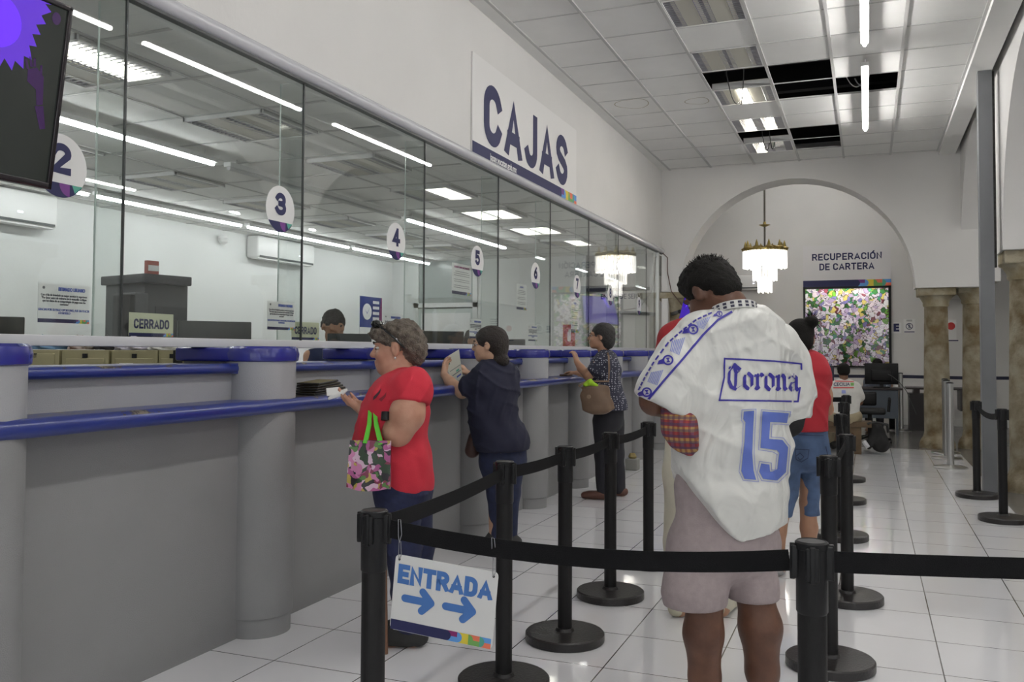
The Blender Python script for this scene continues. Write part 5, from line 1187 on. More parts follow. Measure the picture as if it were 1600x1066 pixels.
def head(S, c, M, s=1.0, k=0.016):
    'skull, jaw, nose, lips, brow, ears around the centre c between the ears'
    r, f, u = M; P = lambda a, b, d: V(c) + r * (a * s) + f * (b * s) + u * (d * s)
    E = lambda a, b, d, x, y, z, kk=k, sub=False: S.ell(P(a, b, d), (x * s, y * s, z * s), M, kk, sub)
    E(0, -0.005, 0.035, 0.073, 0.092, 0.078); E(0, 0.035, -0.02, 0.062, 0.062, 0.080); E(0, 0.066, -0.083, 0.028, 0.028, 0.024, 0.022)
    E(0, 0.03, -0.062, 0.050, 0.052, 0.030, 0.02)
    for sx in (-1, 1):
        E(sx * 0.032, 0.083, 0.013, 0.017, 0.012, 0.011, 0.008, True); E(sx * 0.034, 0.080, 0.032, 0.022, 0.014, 0.008, 0.012)
        E(sx * 0.036, 0.068, -0.022, 0.022, 0.022, 0.022, 0.015)
        E(sx * 0.078, -0.004, 0.0, 0.011, 0.021, 0.033, 0.006); E(sx * 0.087, 0.002, 0.002, 0.006, 0.010, 0.016, 0.004, True)
        E(sx * 0.010, 0.100, -0.020, 0.010, 0.009, 0.008, 0.006)
    S.cone(P(0, 0.090, 0.018), P(0, 0.112, -0.014), 0.009 * s, 0.013 * s, 0.01)
    E(0, 0.096, -0.045, 0.024, 0.011, 0.0065, 0.005); E(0, 0.094, -0.060, 0.021, 0.011, 0.007, 0.005)
    return P
def eyes(t, P, M, s=1.0, skin=None, iris=True):
    r, f, u = M
    for sx in (-1, 1):
        k = MB(); c = P(sx * 0.032, 0.078, 0.013); 
        k.lathe(c, [(0.001, -0.007 * s), (0.008 * s, -0.005 * s), (0.0115 * s, 0), (0.008 * s, 0.005 * s), (0.001, 0.007 * s)], mat('eye_white', (0.6, 0.57, 0.54), 0.3), 12)
        d = P(sx * 0.032, 0.0885, 0.010); k.lathe(d, [(0.0005, -0.005 * s), (0.005 * s, 0), (0.0005, 0.005 * s)], mat('iris_dark', (0.02, 0.012, 0.01), 0.2), 10); k.build('eye', t)
    for sx in (-1, 1): k = MB(); k.tube([P(sx * 0.014, 0.098, 0.032), P(sx * 0.034, 0.096, 0.040), P(sx * 0.052, 0.080, 0.036)], [0.003 * s, 0.004 * s, 0.002 * s], mat('brow_dark', (0.03, 0.02, 0.017), 0.9), 6); k.build('eyebrow', t)
def hand(S, w, tip, up, thumb, s=1.0, curl=0.5, spread=1.0, k=0.006):
    '''palm and five fingers from wrist w toward tip; up = back of the hand, thumb = +1/-1 side'''
    w = V(w); d = (V(tip) - w).normalized(); up = V(up); up = (up - d * up.dot(d)).normalized(); sd = d.cross(up) * thumb
    K = w + d * (0.085 * s)
    S.tc(w, w, (0.02, 0.02), (0.02, 0.02), 0, 0.01)
    for o in (-1.5, -0.5, 0.5, 1.5): S.cone(w + sd * (o * 0.010 * s), K + sd * (o * 0.019 * s) + up * 0.002, 0.0155 * s, 0.0115 * s, 0.012)
    L = [0.060, 0.074, 0.080, 0.072]
    for i, o in enumerate((-1.5, -0.5, 0.5, 1.5)):
        c = curl * (1.15 - 0.12 * i); p = K + sd * (o * 0.0195 * s) + up * 0.001; dd = (d + sd * (o * 0.05 * spread)).normalized(); l = L[i] * s
        a = 0.0
        for q, (fr, rr0, rr1) in enumerate(((0.46, 0.0098, 0.0088), (0.30, 0.0088, 0.0078), (0.24, 0.0078, 0.0066))):
            a += c * (0.55 if q == 0 else 0.75); e = p + (dd * math.cos(a) - up * math.sin(a)) * (l * fr); S.cone(p, e, rr0 * s, rr1 * s, k if q else 0.01); p = e
    p = w + d * (0.022 * s) + sd * (0.020 * s); e1 = p + (d * 0.75 + sd * 0.62 - up * 0.25).normalized() * (0.045 * s); e2 = e1 + (d * 0.95 + sd * 0.12 - up * 0.35 * (0.5 + curl)).normalized() * (0.034 * s); e3 = e2 + (d * 0.95 - sd * 0.15 - up * 0.4).normalized() * 0.026 * s
    S.cone(p, e1, 0.0165 * s, 0.0115 * s, 0.014); S.cone(e1, e2, 0.0115 * s, 0.0098 * s, k); S.cone(e2, e3, 0.0098 * s, 0.0078 * s, k)
    return K
def foot(S, ankle, dirv, L=0.24, r=0.036):
    a = V(ankle); d = V(dirv); d.z = 0; d.normalize(); g = V((a.x, a.y, 0))
    S.cone(a, g - d * 0.03 + V((0, 0, 0.04)), r, 0.036, 0.02); S.cone(g - d * 0.03 + V((0, 0, 0.038)), g + d * 0.08 + V((0, 0, 0.036)), 0.036, 0.034, 0.02)
    S.tc(g + d * 0.07 + V((0, 0, 0.034)), g + d * (L - 0.09) + V((0, 0, 0.024)), (0.038, 0.034), (0.045, 0.024), math.atan2(d.y, d.x), 0.02)
def shoe(S, ankle, dirv, L=0.27):
    a = V(ankle); d = V(dirv); d.z = 0; d.normalize(); g = V((a.x, a.y, 0)); az = math.atan2(d.y, d.x)
    S.tc(g - d * 0.05 + V((0, 0, 0.045)), g + d * 0.06 + V((0, 0, 0.05)), (0.042, 0.045), (0.044, 0.05), az, 0.03)
    S.tc(g + d * 0.04 + V((0, 0, 0.045)), g + d * (L - 0.11) + V((0, 0, 0.032)), (0.044, 0.042), (0.048, 0.032), az, 0.03)
    S.cone(g + V((0, 0, 0.05)), g + V((0, 0, 0.10)), 0.046, 0.045, 0.03); S.cut(g + V((0, 0, 0.004)), (0, 0, -1))
def skin_mat(name, c, c2=None, rough=0.5): return mat(name, c, rough, col2=c2 or tuple(x * 0.86 for x in c), nscale=14, bump=0.05, bscale=140)
def cloth(name, c, **k): return mat(name, c, k.pop('rough', 0.85), noise=k.pop('noise', 0.06), nscale=k.pop('nscale', 20), bump=k.pop('bump', 0.15), bscale=k.pop('bscale', 350), **k)

def decal(parent, name, polys, target, off=0.003, lbl=None):
    '''printing that lies on a garment: polys = list of (faces as 2-D pixel polygons, material); each is dropped onto the cloth'''
    bv = o_world[target.name] if isinstance(target, bpy.types.Object) else target
    bm_v, bm_f, mi, ms = [], [], [], []
    eye = V((0, 0, CAMH)); basep = V(parent.location if parent.get('_base') else (0, 0, 0))
    while parent.parent is not None and not parent.get('_base'): parent = parent.parent
    basep = V(parent.location)
    for vs, fs, m_ in polys:
        bm = bmesh.new(); L = [bm.verts.new((a, b, 0)) for a, b in vs]
        for f in fs:
            try: bm.faces.new([L[i] for i in f])
            except ValueError: pass
        xs = [a for a, b in vs]; ysv = [b for a, b in vs]; st = 3.0
        for lo_, hi_, nrm in ((min(xs), max(xs), (1, 0, 0)), (min(ysv), max(ysv), (0, 1, 0))):
            c = lo_ + st
            while c < hi_:
                bmesh.ops.bisect_plane(bm, geom=bm.verts[:] + bm.edges[:] + bm.faces[:], plane_co=(c * nrm[0], c * nrm[1], 0), plane_no=nrm); c += st
        bm.verts.index_update(); hit = {}
        for v in bm.verts:
            d = (at(v.co.x, v.co.y, 1.0) - eye).normalized(); loc, nrm, idx, dist = bv.ray_cast(eye, d)
            if loc is not None:
                if nrm.dot(d) > 0: nrm = -nrm
                hit[v.index] = len(bm_v); bm_v.append(loc - basep + nrm * off * 0.5 - d * off * 0.5)
        if m_ not in ms: ms.append(m_)
        for f in bm.faces:
            ids = [v.index for v in f.verts]
            if all(i in hit for i in ids):
                P = [bm_v[hit[i]] for i in ids]
                if max((P[i] - P[i - 1]).length for i in range(len(P))) < 0.05: bm_f.append([hit[i] for i in ids]); mi.append(ms.index(m_))
        bm.free()
    me = bpy.data.meshes.new(name); me.from_pydata([tuple(v) for v in bm_v], [], bm_f)
    for m_ in ms: me.materials.append(m_)
    me.polygons.foreach_set('material_index', mi); me.polygons.foreach_set('use_smooth', [True] * len(me.polygons)); me.update()
    return link(name, me, target)
def bil(q, a, b):
    'pixel at (a, b) of a quad given as bottom left, bottom right, top right, top left'
    return tuple(q[0][i] * (1 - a) * (1 - b) + q[1][i] * a * (1 - b) + q[2][i] * a * b + q[3][i] * (1 - a) * b for i in (0, 1))
def stroke(pts, w, closed=False):
    'pixel polyline as quads'
    vs, fs = [], []; n = len(pts); rng = range(n if closed else n - 1)
    for i in rng:
        a, b = V((*pts[i], 0)), V((*pts[(i + 1) % n], 0)); d = (b - a).normalized(); nn = V((-d.y, d.x, 0)) * (w / 2); a = a - d * w * 0.4; b = b + d * w * 0.4
        k = len(vs); vs += [(p.x, p.y) for p in (a - nn, b - nn, b + nn, a + nn)]; fs.append((k, k + 1, k + 2, k + 3))
    return vs, fs
def person(label, u, z, base_h=0.0):
    p = flat(u, z, base_h); return base('person', label, 'person', p)
def plaid():
    m = bpy.data.materials.new('plaid_cloth'); m.use_nodes = True; nt = m.node_tree; L = nt.links; b = nt.nodes['Principled BSDF']; b.inputs['Roughness'].default_value = 0.9
    tc = nt.nodes.new('ShaderNodeTexCoord'); cols = [srgb(150, 60, 60), srgb(90, 70, 100), srgb(190, 160, 80)]
    prev = None
    for i, (dirn, sc) in enumerate((('X', 9), ('Z', 8), ('X', 17), ('Z', 15))):
        w = nt.nodes.new('ShaderNodeTexWave'); w.bands_direction = dirn; w.inputs['Scale'].default_value = sc; w.inputs['Distortion'].default_value = 1.2; w.inputs['Detail Scale'].default_value = 0.6
        L.new(tc.outputs['Object'], w.inputs[0]); r = nt.nodes.new('ShaderNodeValToRGB'); r.color_ramp.elements[0].position = 0.55; r.color_ramp.elements[1].position = 0.62
        L.new(w.outputs['Fac'], r.inputs[0]); mx = nt.nodes.new('ShaderNodeMixRGB'); ml = nt.nodes.new('ShaderNodeMath'); ml.operation = 'MULTIPLY'; ml.inputs[1].default_value = 0.6; L.new(r.outputs[0], ml.inputs[0]); L.new(ml.outputs[0], mx.inputs[0])
        if prev is None: mx.inputs[1].default_value = (*cols[0], 1)
        else: L.new(prev, mx.inputs[1])
        mx.inputs[2].default_value = (*[cols[1], cols[2], srgb(110, 40, 50), srgb(60, 60, 90)][i], 1); prev = mx.outputs[0]
    L.new(prev, b.inputs['Base Color']); return m
PRINT_BL = mat('jersey_blue', srgb(52, 44, 150), 0.5); PRINT_NUM = mat('jersey_number', srgb(92, 112, 190), 0.5); PRINT_PALE = mat('jersey_pale_blue', srgb(140, 150, 205), 0.5)

# ---- the man in the white jersey -------------------------------------------------
Z0 = 3.24; S = lambda u, v, d=0.0: at(u, v, Z0 + d)
AZ = math.radians(128); HZ = math.radians(146)
man = person('man in white jersey printed Corona 15, head bowed, seen from behind', 1143, Z0)
SK = skin_mat('skin_dark', srgb(104, 70, 52), srgb(84, 54, 40)); 
b = Sculpt(); HM = frame(HZ, 0.62, -0.04); hc = S(1113, 462, 0.06)
P = head(b, hc, HM, 1.06)
b.chain([S(1150, 500, -0.01), S(1140, 478, 0.0), S(1124, 462, 0.03)], [0.065, 0.058, 0.062], 0.03)
b.torso([S(1148, 525, 0.02), S(1145, 620, 0.02), S(1140, 740, 0.02), S(1130, 830, 0.02)], [(0.17, 0.09), (0.17, 0.11), (0.18, 0.12), (0.17, 0.12)], AZ)
# left arm: shoulder, elbow, forearm forward
b.chain([S(1078, 530, -0.02), S(1022, 622, -0.04)], [0.06, 0.052]); b.chain([S(1022, 628, -0.04), S(1058, 640, 0.18), S(1100, 622, 0.30)], [0.052, 0.040, 0.030])
hand(b, S(1100, 622, 0.30), S(1140, 600, 0.42), (0, 0, 1), -1, 1.0, 0.8)
b.chain([S(1225, 535, 0.12), S(1246, 630, 0.18)], [0.055, 0.048]); b.chain([S(1246, 630, 0.18), S(1210, 640, 0.36), S(1185, 622, 0.44)], [0.046, 0.038, 0.030])
hand(b, S(1185, 622, 0.44), S(1155, 600, 0.50), (0, 0, 1), 1, 1.0, 0.8)
# legs
b.chain([S(1095, 830, 0.02), S(1102, 925, -0.04), S(1099, 990, -0.03), S(1101, 1060, -0.02), S(1104, 1100, -0.02)], [0.10, 0.066, 0.069, 0.055, 0.040], 0.03)
b.chain([S(1175, 830, 0.08), S(1178, 920, 0.06), S(1188, 980, 0.05), S(1191, 1050, 0.05), S(1194, 1092, 0.05)], [0.10, 0.066, 0.076, 0.058, 0.041], 0.03)
fd = (math.cos(AZ), math.sin(AZ), 0)
foot(b, S(1104, 1100, -0.02), fd); foot(b, S(1194, 1092, 0.05), fd)
b.build('body', SK, man, 0.0085)
eyes(man, P, HM, 1.06)
hair = Sculpt(); Ph = lambda a, bb, d: hc + HM[0] * a + HM[1] * bb + HM[2] * d
HAIR = mat('hair_black', (0.008, 0.007, 0.006), 0.7, bump=0.5, bscale=220, spec=0.2)
hair.ell(Ph(0, -0.012, 0.052), (0.093, 0.107, 0.095), HM); hair.ell(Ph(0, -0.07, 0.0), (0.072, 0.05, 0.075), HM, 0.02); hair.ell(Ph(0, 0.03, 0.10), (0.07, 0.08, 0.05), HM, 0.03)
for sx in (-1, 1): hair.ell(Ph(sx * 0.105, 0.002, -0.004), (0.042, 0.030, 0.042), HM, 0.006, True)
hair.ell(Ph(0, 0.13, -0.03), (0.10, 0.078, 0.10), HM, 0.01, True)
hair.build('hair', HAIR, man, 0.006, curls(0.0035, 120, 1))
k = MB(); random.seed(11)      # short tufts standing up on the crown
for i in range(420):
    a = random.uniform(0, 2 * math.pi); q = random.uniform(0, 1.35); d = HM[0] * (math.sin(q) * math.cos(a)) + HM[1] * (math.sin(q) * math.sin(a)) + HM[2] * math.cos(q)
    c = Ph(0, -0.012, 0.052) + HM[0] * (0.088 * math.sin(q) * math.cos(a)) + HM[1] * (0.102 * math.sin(q) * math.sin(a)) + HM[2] * (0.090 * math.cos(q))
    e = c + (d * 0.9 + HM[1] * 0.3 + V((random.uniform(-.3, .3), random.uniform(-.3, .3), random.uniform(-.2, .4)))).normalized() * random.uniform(0.012, 0.022)
    k.cyl(c, e, 0.0022, HAIR, r2=0.0006, n=4, caps=False)
k.build('hair_tufts', man)
JER = bpy.data.materials.new('jersey_white'); JER.use_nodes = True
_b = JER.node_tree.nodes['Principled BSDF']; _b.inputs['Base Color'].default_value = (0.66, 0.66, 0.63, 1); _b.inputs['Roughness'].default_value = 0.42; _b.inputs['Sheen Weight'].default_value = 0.15
nt = JER.node_tree; tc = nt.nodes.new('ShaderNodeTexCoord'); mp = nt.nodes.new('ShaderNodeMapping'); mp.inputs['Scale'].default_value = (1.0, 1.0, 0.55); nz = nt.nodes.new('ShaderNodeTexNoise'); nz.inputs['Scale'].default_value = 5.5; nz.inputs['Detail'].default_value = 2.5; nz.inputs['Distortion'].default_value = 1.6
bp = nt.nodes.new('ShaderNodeBump'); bp.inputs['Strength'].default_value = 0.8; bp.inputs['Distance'].default_value = 0.05
nt.links.new(tc.outputs['Object'], mp.inputs[0]); nt.links.new(mp.outputs[0], nz.inputs['Vector']); nt.links.new(nz.outputs['Fac'], bp.inputs['Height']); nt.links.new(bp.outputs[0], _b.inputs['Normal'])
j = Sculpt()
j.torso([S(1152, 518, 0.00), S(1152, 545, 0.02), S(1146, 620, 0.03), S(1142, 700, 0.03), S(1138, 770, 0.03), S(1137, 870, 0.03)], [(0.175, 0.085), (0.205, 0.125), (0.212, 0.142), (0.212, 0.150), (0.215, 0.158), (0.208, 0.158)], AZ, 0.05)
j.ell(S(1155, 500, 0.0), (0.10, 0.09, 0.055), frame(AZ), 0.05)
pL = S(1047, 638, -0.05); pR = S(1246, 650, 0.17); nL = (S(1022, 650, -0.06) - S(1062, 570, -0.05)).normalized(); nR = (S(1244, 668, 0.17) - S(1236, 570, 0.15)).normalized()
j.chain([S(1088, 530, -0.02), S(1064, 570, -0.04), S(1044, 610, -0.05), S(1026, 655, -0.06)], [0.078, 0.088, 0.100, 0.112], 0.06, clip=(pL, nL))
j.chain([S(1218, 535, 0.12), S(1228, 570, 0.15), S(1233, 612, 0.17), S(1236, 670, 0.17)], [0.070, 0.076, 0.080, 0.082], 0.05, clip=(pR, nR))
def hemcut(X, Y, Z):      # the hem dips at the middle of the back
    ax_ = V((math.sin(AZ), -math.cos(AZ), 0)); c = S(1143, 640, 0.03); fw = V((math.cos(AZ), math.sin(AZ), 0))
    side = (X - c.x) * ax_.x + (Y - c.y) * ax_.y; front = (X - c.x) * fw.x + (Y - c.y) * fw.y
    hem = S(1140, 846, -0.1).z + 0.20 * np.clip(-(side + 0.03) / 0.17, 0, 1.2) ** 1.55 + 0.035 * np.clip((side + 0.03) / 0.2, 0, 1.5) + 0.04 * np.clip((front + 0.05) / 0.15, 0, 1)
    return hem - Z
j.fc.append(hemcut)
shirt = j.build('jersey', JER, man, 0.007, both(folds(0.004, 10.0, 2), creases(0.0065, [(0.9, 0.3, 1.0, 24), (-0.8, -0.3, 1.0, 19), (1.0, 0.4, 0.25, 26)], 1), lambda X, Y, Z: -0.004 * np.sin(60 * Z + 16 * X + 2.2 * np.sin(9 * X)) * np.clip((0.95 - Z) / 0.25, 0, 1)))
k = MB(); ca, cb = V(S(1160, 481, -0.075)), None     # collar ring around the neck
nk = S(1146, 487, 0.0); rgt, fwd, upv = frame(AZ, 0.32)
ring_ = [nk + rgt * (0.083 * math.cos(t)) + fwd * (0.083 * math.sin(t)) + upv * 0.0 for t in [2 * math.pi * i / 40 for i in range(41)]]
k.ribbon(ring_, 0.030, 0.006, mat('collar_white', (0.62, 0.62, 0.60), 0.6), up=upv); clr = k.build('collar', shirt)
k = MB()
for i in range(40):
    if i % 2 == 0:
        for dz in (-0.007, 0.006):
            t0, t1 = 2 * math.pi * i / 40, 2 * math.pi * (i + 1.0) / 40; o = 0.0875
            q = [nk + rgt * (o * math.cos(t)) + fwd * (o * math.sin(t)) + upv * (dz + e) for t, e in ((t0, -0.0045), (t1, -0.0045), (t1, 0.0045), (t0, 0.0045))]; k.add(q, [(0, 1, 2, 3)], mat('check_black', (0.03, 0.03, 0.06), 0.6))
k.build('collar_checks', shirt)
# blackletter word drawn with a broad nib
GL = {'C': ([[(.82, 1.18), (.60, 1.36), (.30, 1.34), (.06, 1.02), (.04, .45), (.20, .10), (.50, -.04), (.88, .20)], [(.44, 1.30), (.52, 1.05), (.50, .30), (.46, .10)], [(.10, 1.30), (.40, 1.52), (.60, 1.34)], [(.60, 1.0), (.80, 1.1)]], 1.0),
      'o': ([[(.40, 1.0), (.12, .80), (.12, .22), (.36, .0)], [(.36, 1.0), (.62, .78), (.62, .20), (.36, .0)]], .80),
      'r': ([[(.04, .86), (.20, .92), (.20, .18), (.30, .02)], [(.22, .74), (.44, .98), (.58, .84)], [(.08, .1), (.24, .0)]], .66),
      'n': ([[(.04, .86), (.18, .92), (.18, .14), (.28, .02)], [(.20, .74), (.46, .98), (.60, .80), (.60, .16), (.72, .02)], [(.06, .1), (.22, .0)]], .84),
      'a': ([[(.10, .82), (.34, 1.0), (.58, .80), (.58, .16), (.72, .02)], [(.58, .60), (.22, .46), (.12, .22), (.32, .0), (.58, .20)]], .80)}
def nib_word(word, quad, hgt=1.0, w=0.26, m_=PRINT_BL):
    tot = sum(GL[c][1] for c in word); polys = []; x = 0; a_ = math.radians(38); nx, ny = math.cos(a_) * w / 2, math.sin(a_) * w / 2
    for c in word:
        for st in GL[c][0]:
            for i in range(len(st) - 1):
                (ax, ay), (bx_, by_) = st[i], st[i + 1]; ax += x; bx_ += x
                if bx_ < ax: ax, ay, bx_, by_ = bx_, by_, ax, ay
                pts = [(ax - nx, ay - ny), (ax + nx, ay + ny), (bx_ + nx, by_ + ny), (bx_ - nx, by_ - ny)]
                c_ = V((sum(p[0] for p in pts) / 4, sum(p[1] for p in pts) / 4)); pts.sort(key=lambda p: math.atan2(p[1] - c_.y, p[0] - c_.x))
                polys.append(([bil(quad, p[0] / tot, p[1]) for p in pts], [(0, 1, 2, 3)], m_))
                for (ex, ey) in ((ax, ay),):
                    q = [(ex - nx, ey - ny), (ex - nx * .2, ey + ny * 1.1), (ex + nx, ey + ny), (ex + nx * .2, ey - ny * 1.1)]; polys.append(([bil(quad, p[0] / tot, p[1]) for p in q], [(0, 1, 2, 3)], m_))
        x += GL[c][1]
    return polys
decal(man, 'chest_word', nib_word('Corona', [(1138, 607), (1249, 611), (1249, 586.5), (1138, 582)]), shirt)
fr_ = [stroke([(1131.5, 575), (1132, 560.5), (1165, 562), (1210, 564.5), (1252, 568.5), (1252, 577)], 2.6), stroke([(1249.5, 606), (1246.5, 627.5), (1200, 626.5), (1124, 625.5), (1131.5, 590), (1132, 560)], 2.6)]
decal(man, 'word_frame', [(v, f, PRINT_BL) for v, f in fr_], shirt)
one = [(1162, 643), (1178, 642), (1176.5, 675), (1175, 708), (1177, 735), (1181, 750), (1163, 748.5), (1158, 736), (1160, 715), (1163, 690), (1164.5, 660), (1161, 655)]
five = [[(1191, 643), (1232, 646), (1229, 661), (1203, 659.5)], [(1191, 643), (1203, 659.5), (1201.5, 686), (1188, 700)], [(1201.5, 686), (1222, 687.5), (1217, 704), (1188, 700)], [(1222, 687.5), (1231, 699), (1217, 708), (1212, 702)], [(1231, 699), (1227.5, 738), (1214, 733), (1217, 708)], [(1227.5, 738), (1214, 751), (1206, 737), (1214, 733)], [(1214, 751), (1192, 748.5), (1203, 737), (1206, 737)], [(1192, 748.5), (1186, 737), (1189, 724), (1202, 726), (1203, 737)]]
out5 = [(1189, 640.5), (1235, 643.5), (1231.5, 664), (1206, 662.5), (1204.5, 683), (1224, 684.5), (1234, 698), (1230.5, 740), (1216, 754), (1190, 751.5), (1183, 738), (1186.5, 721), (1205, 723.5), (1205.5, 734.5), (1211, 734), (1214, 710), (1206, 706), (1185, 703)]
pn = [(one, [list(range(len(one)))], PRINT_NUM)] + [(q, [list(range(len(q)))], PRINT_NUM) for q in five]
decal(man, 'number_fifteen', pn, shirt)
out1 = [(1159, 640.5), (1181, 639.5), (1179.5, 675), (1178, 708), (1180, 733), (1185, 753), (1161, 751), (1154.5, 737), (1157, 715), (1160, 690), (1161, 661), (1158, 657)]
for o_ in (out1, out5): decal(man, 'number_outline', [(*stroke(o_, 1.0, True), PRINT_PALE)], shirt)
band = [stroke([(1143, 488), (1122, 500), (1098, 524), (1068, 560), (1040, 592), (1011, 627)], 3.4)]
dash = [(1112, 489), (1088, 500), (1066, 517), (1045, 535), (1022, 566), (1008, 590), (997, 612)]
for i in range(len(dash) - 1):
    a, bq = V(dash[i]), V(dash[i + 1]); n_ = 3
    for q in range(n_): band.append(stroke([tuple(a.lerp(bq, (q + 0.1) / n_)), tuple(a.lerp(bq, (q + 0.6) / n_))], 2.6))
pol = [(v, f, PRINT_BL) for v, f in band]
for (x, y, r) in ((1083, 515, 8.5), (1044, 563, 8.5), (1011, 613, 8.0), (1124, 491, 5.0)):
    ringv = []; n_ = 20
    for i in range(n_):
        t = 2 * math.pi * i / n_
        for rr in (r, r * 0.68): ringv.append((x + rr * math.cos(t), y + rr * 0.95 * math.sin(t)))
    pol.append((ringv, [(2 * i, (2 * i + 2) % (2 * n_), (2 * i + 3) % (2 * n_), 2 * i + 1) for i in range(n_)], PRINT_BL))
    pol.append(([(x - r * .45, y - r * .4), (x + r * .35, y - r * .45), (x + r * .1, y), (x + r * .45, y + r * .4), (x - r * .35, y + r * .45), (x - r * .05, y + .5)], [(0, 1, 2, 3, 4, 5)], PRINT_BL))
    pol.append(([(x - r * .8, y - r * .3), (x - r * .7, y + r * .65), (x - r * 2.0, y + r * .8), (x - r * 1.7, y + r * .1)], [(0, 1, 2, 3)], PRINT_BL))
for q in ([(1050, 533), (1072, 527), (1062, 556), (1047, 549)], [(1088, 503), (1112, 494), (1100, 515), (1090, 512)], [(1018, 582), (1038, 578), (1028, 603), (1012, 597)]):
    for i in range(7): a = i / 7; pol.append(([bil([q[3], q[2], q[1], q[0]], a, 0), bil([q[3], q[2], q[1], q[0]], a + 0.085, 0), bil([q[3], q[2], q[1], q[0]], a + 0.085, 1), bil([q[3], q[2], q[1], q[0]], a, 1)], [(0, 1, 2, 3)], PRINT_PALE))
decal(man, 'sleeve_band', pol, shirt)
sh = Sculpt(); SHO = cloth('shorts_lilac', srgb(160, 147, 148), noise=0.12, nscale=40)
sh.tc(S(1132, 760, 0.03), S(1135, 850, 0.03), (0.192, 0.13), (0.205, 0.14), AZ, 0.05)
sh.torso([S(1092, 850, 0.0), S(1086, 920, -0.02), S(1084, 975, -0.02)], [(0.110, 0.12), (0.112, 0.105), (0.113, 0.105)], AZ, 0.04); sh.torso([S(1172, 850, 0.09), S(1174, 915, 0.08), S(1176, 962, 0.08)], [(0.095, 0.11), (0.088, 0.10), (0.088, 0.10)], AZ, 0.04)
hz = S(1100, 944, 0).z; sh.cut((0, 0, hz), (0, 0, -1)); sh.build('shorts', SHO, man, 0.0085, both(folds(0.003, 10, 5), creases(0.006, [(0.6, 0.3, 1.0, 22)], 4)))
pch = base('cloth_pouch', 'plaid cloth pouch tucked under the left arm of the jersey man', 'pouch', S(1062, 712, -0.10)); q = Sculpt()
q.chain([S(1066, 628, -0.05), S(1060, 655, -0.10), S(1063, 672, -0.11), S(1073, 692, -0.11), S(1079, 708, -0.11)], [0.042, 0.045, 0.046, 0.026, 0.008], 0.04); q.build('pouch', plaid(), pch, 0.006, both(folds(0.005, 18, 3), creases(0.010, [(1, 0.4, 0.2, 42), (0.7, 0.3, 0.7, 34)], 2, 2.0)))

# ---- person in red polo and cream trousers, mostly hidden --------------------------
Z0 = 4.56; S = lambda u, v, d=0.0: at(u, v, Z0 + d)
p6 = person('person in red top and cream trousers standing hidden in front of the jersey man', 1090, Z0); A6 = math.radians(100)
SKM = skin_mat('skin_tan', srgb(172, 130, 104)); SKL = skin_mat('skin_light_tan', srgb(196, 156, 130))
b = Sculpt(); M = frame(A6); hc = S(1108, 462); P = head(b, hc, M); b.chain([S(1105, 505), S(1107, 470)], [0.06, 0.055]); b.torso([S(1090, 540), S(1090, 660), S(1092, 750)], [(0.14, 0.08), (0.14, 0.09), (0.12, 0.08)], A6)
b.chain([S(1043, 535), S(1030, 610), S(1045, 660, 0.15)], [0.05, 0.04, 0.03]); b.chain([S(1150, 535), S(1160, 610), S(1150, 660, 0.15)], [0.05, 0.04, 0.03])
hand(b, S(1045, 660, 0.15), S(1060, 670, 0.26), (0, 0, 1), -1); hand(b, S(1150, 660, 0.15), S(1138, 670, 0.26), (0, 0, 1), 1)
b.chain([S(1074, 760), S(1068, 860), S(1063, 935)], [0.06, 0.048, 0.036]); b.chain([S(1120, 760), S(1124, 860), S(1128, 935)], [0.06, 0.048, 0.036]); foot(b, S(1064, 935), (math.cos(A6), math.sin(A6), 0), 0.2); foot(b, S(1128, 935), (math.cos(A6), math.sin(A6), 0), 0.2); b.build('body', SKM, p6, 0.011)
hr = Sculpt(); hr.ell(hc + M[2] * 0.05 - M[1] * 0.015, (0.082, 0.098, 0.085), M); hr.build('hair', HAIR, p6, 0.01)
q = Sculpt(); q.torso([S(1085, 528), S(1080, 600), S(1088, 665)], [(0.175, 0.11), (0.18, 0.125), (0.18, 0.13)], A6); q.chain([S(1050, 533), S(1037, 575), S(1034, 590)], [0.07, 0.07, 0.07], 0.04); q.chain([S(1140, 533), S(1158, 585)], [0.07, 0.07], 0.04); q.ell(S(1105, 512), (0.09, 0.08, 0.04), M, 0.04); q.build('polo_shirt', cloth('cloth_red', srgb(150, 30, 38)), p6, 0.011, folds(0.003, 9, 1))
q = Sculpt(); q.tc(S(1092, 670), S(1092, 740), (0.175, 0.13), (0.18, 0.135), A6, 0.04); q.chain([S(1070, 740), S(1064, 850), S(1062, 935)], [0.105, 0.085, 0.07], 0.03); q.chain([S(1122, 740), S(1124, 850), S(1128, 935)], [0.105, 0.085, 0.07], 0.03); q.build('trousers', cloth('cloth_cream', srgb(205, 200, 182)), p6, 0.011, folds(0.003, 9, 4))
q = Sculpt(); shoe(q, S(1062, 948), (0.2, 1, 0), 0.3); shoe(q, S(1126, 950), (0.2, 1, 0), 0.3); q.build('shoes', cloth('shoe_cream', srgb(190, 186, 165)), p6, 0.008)

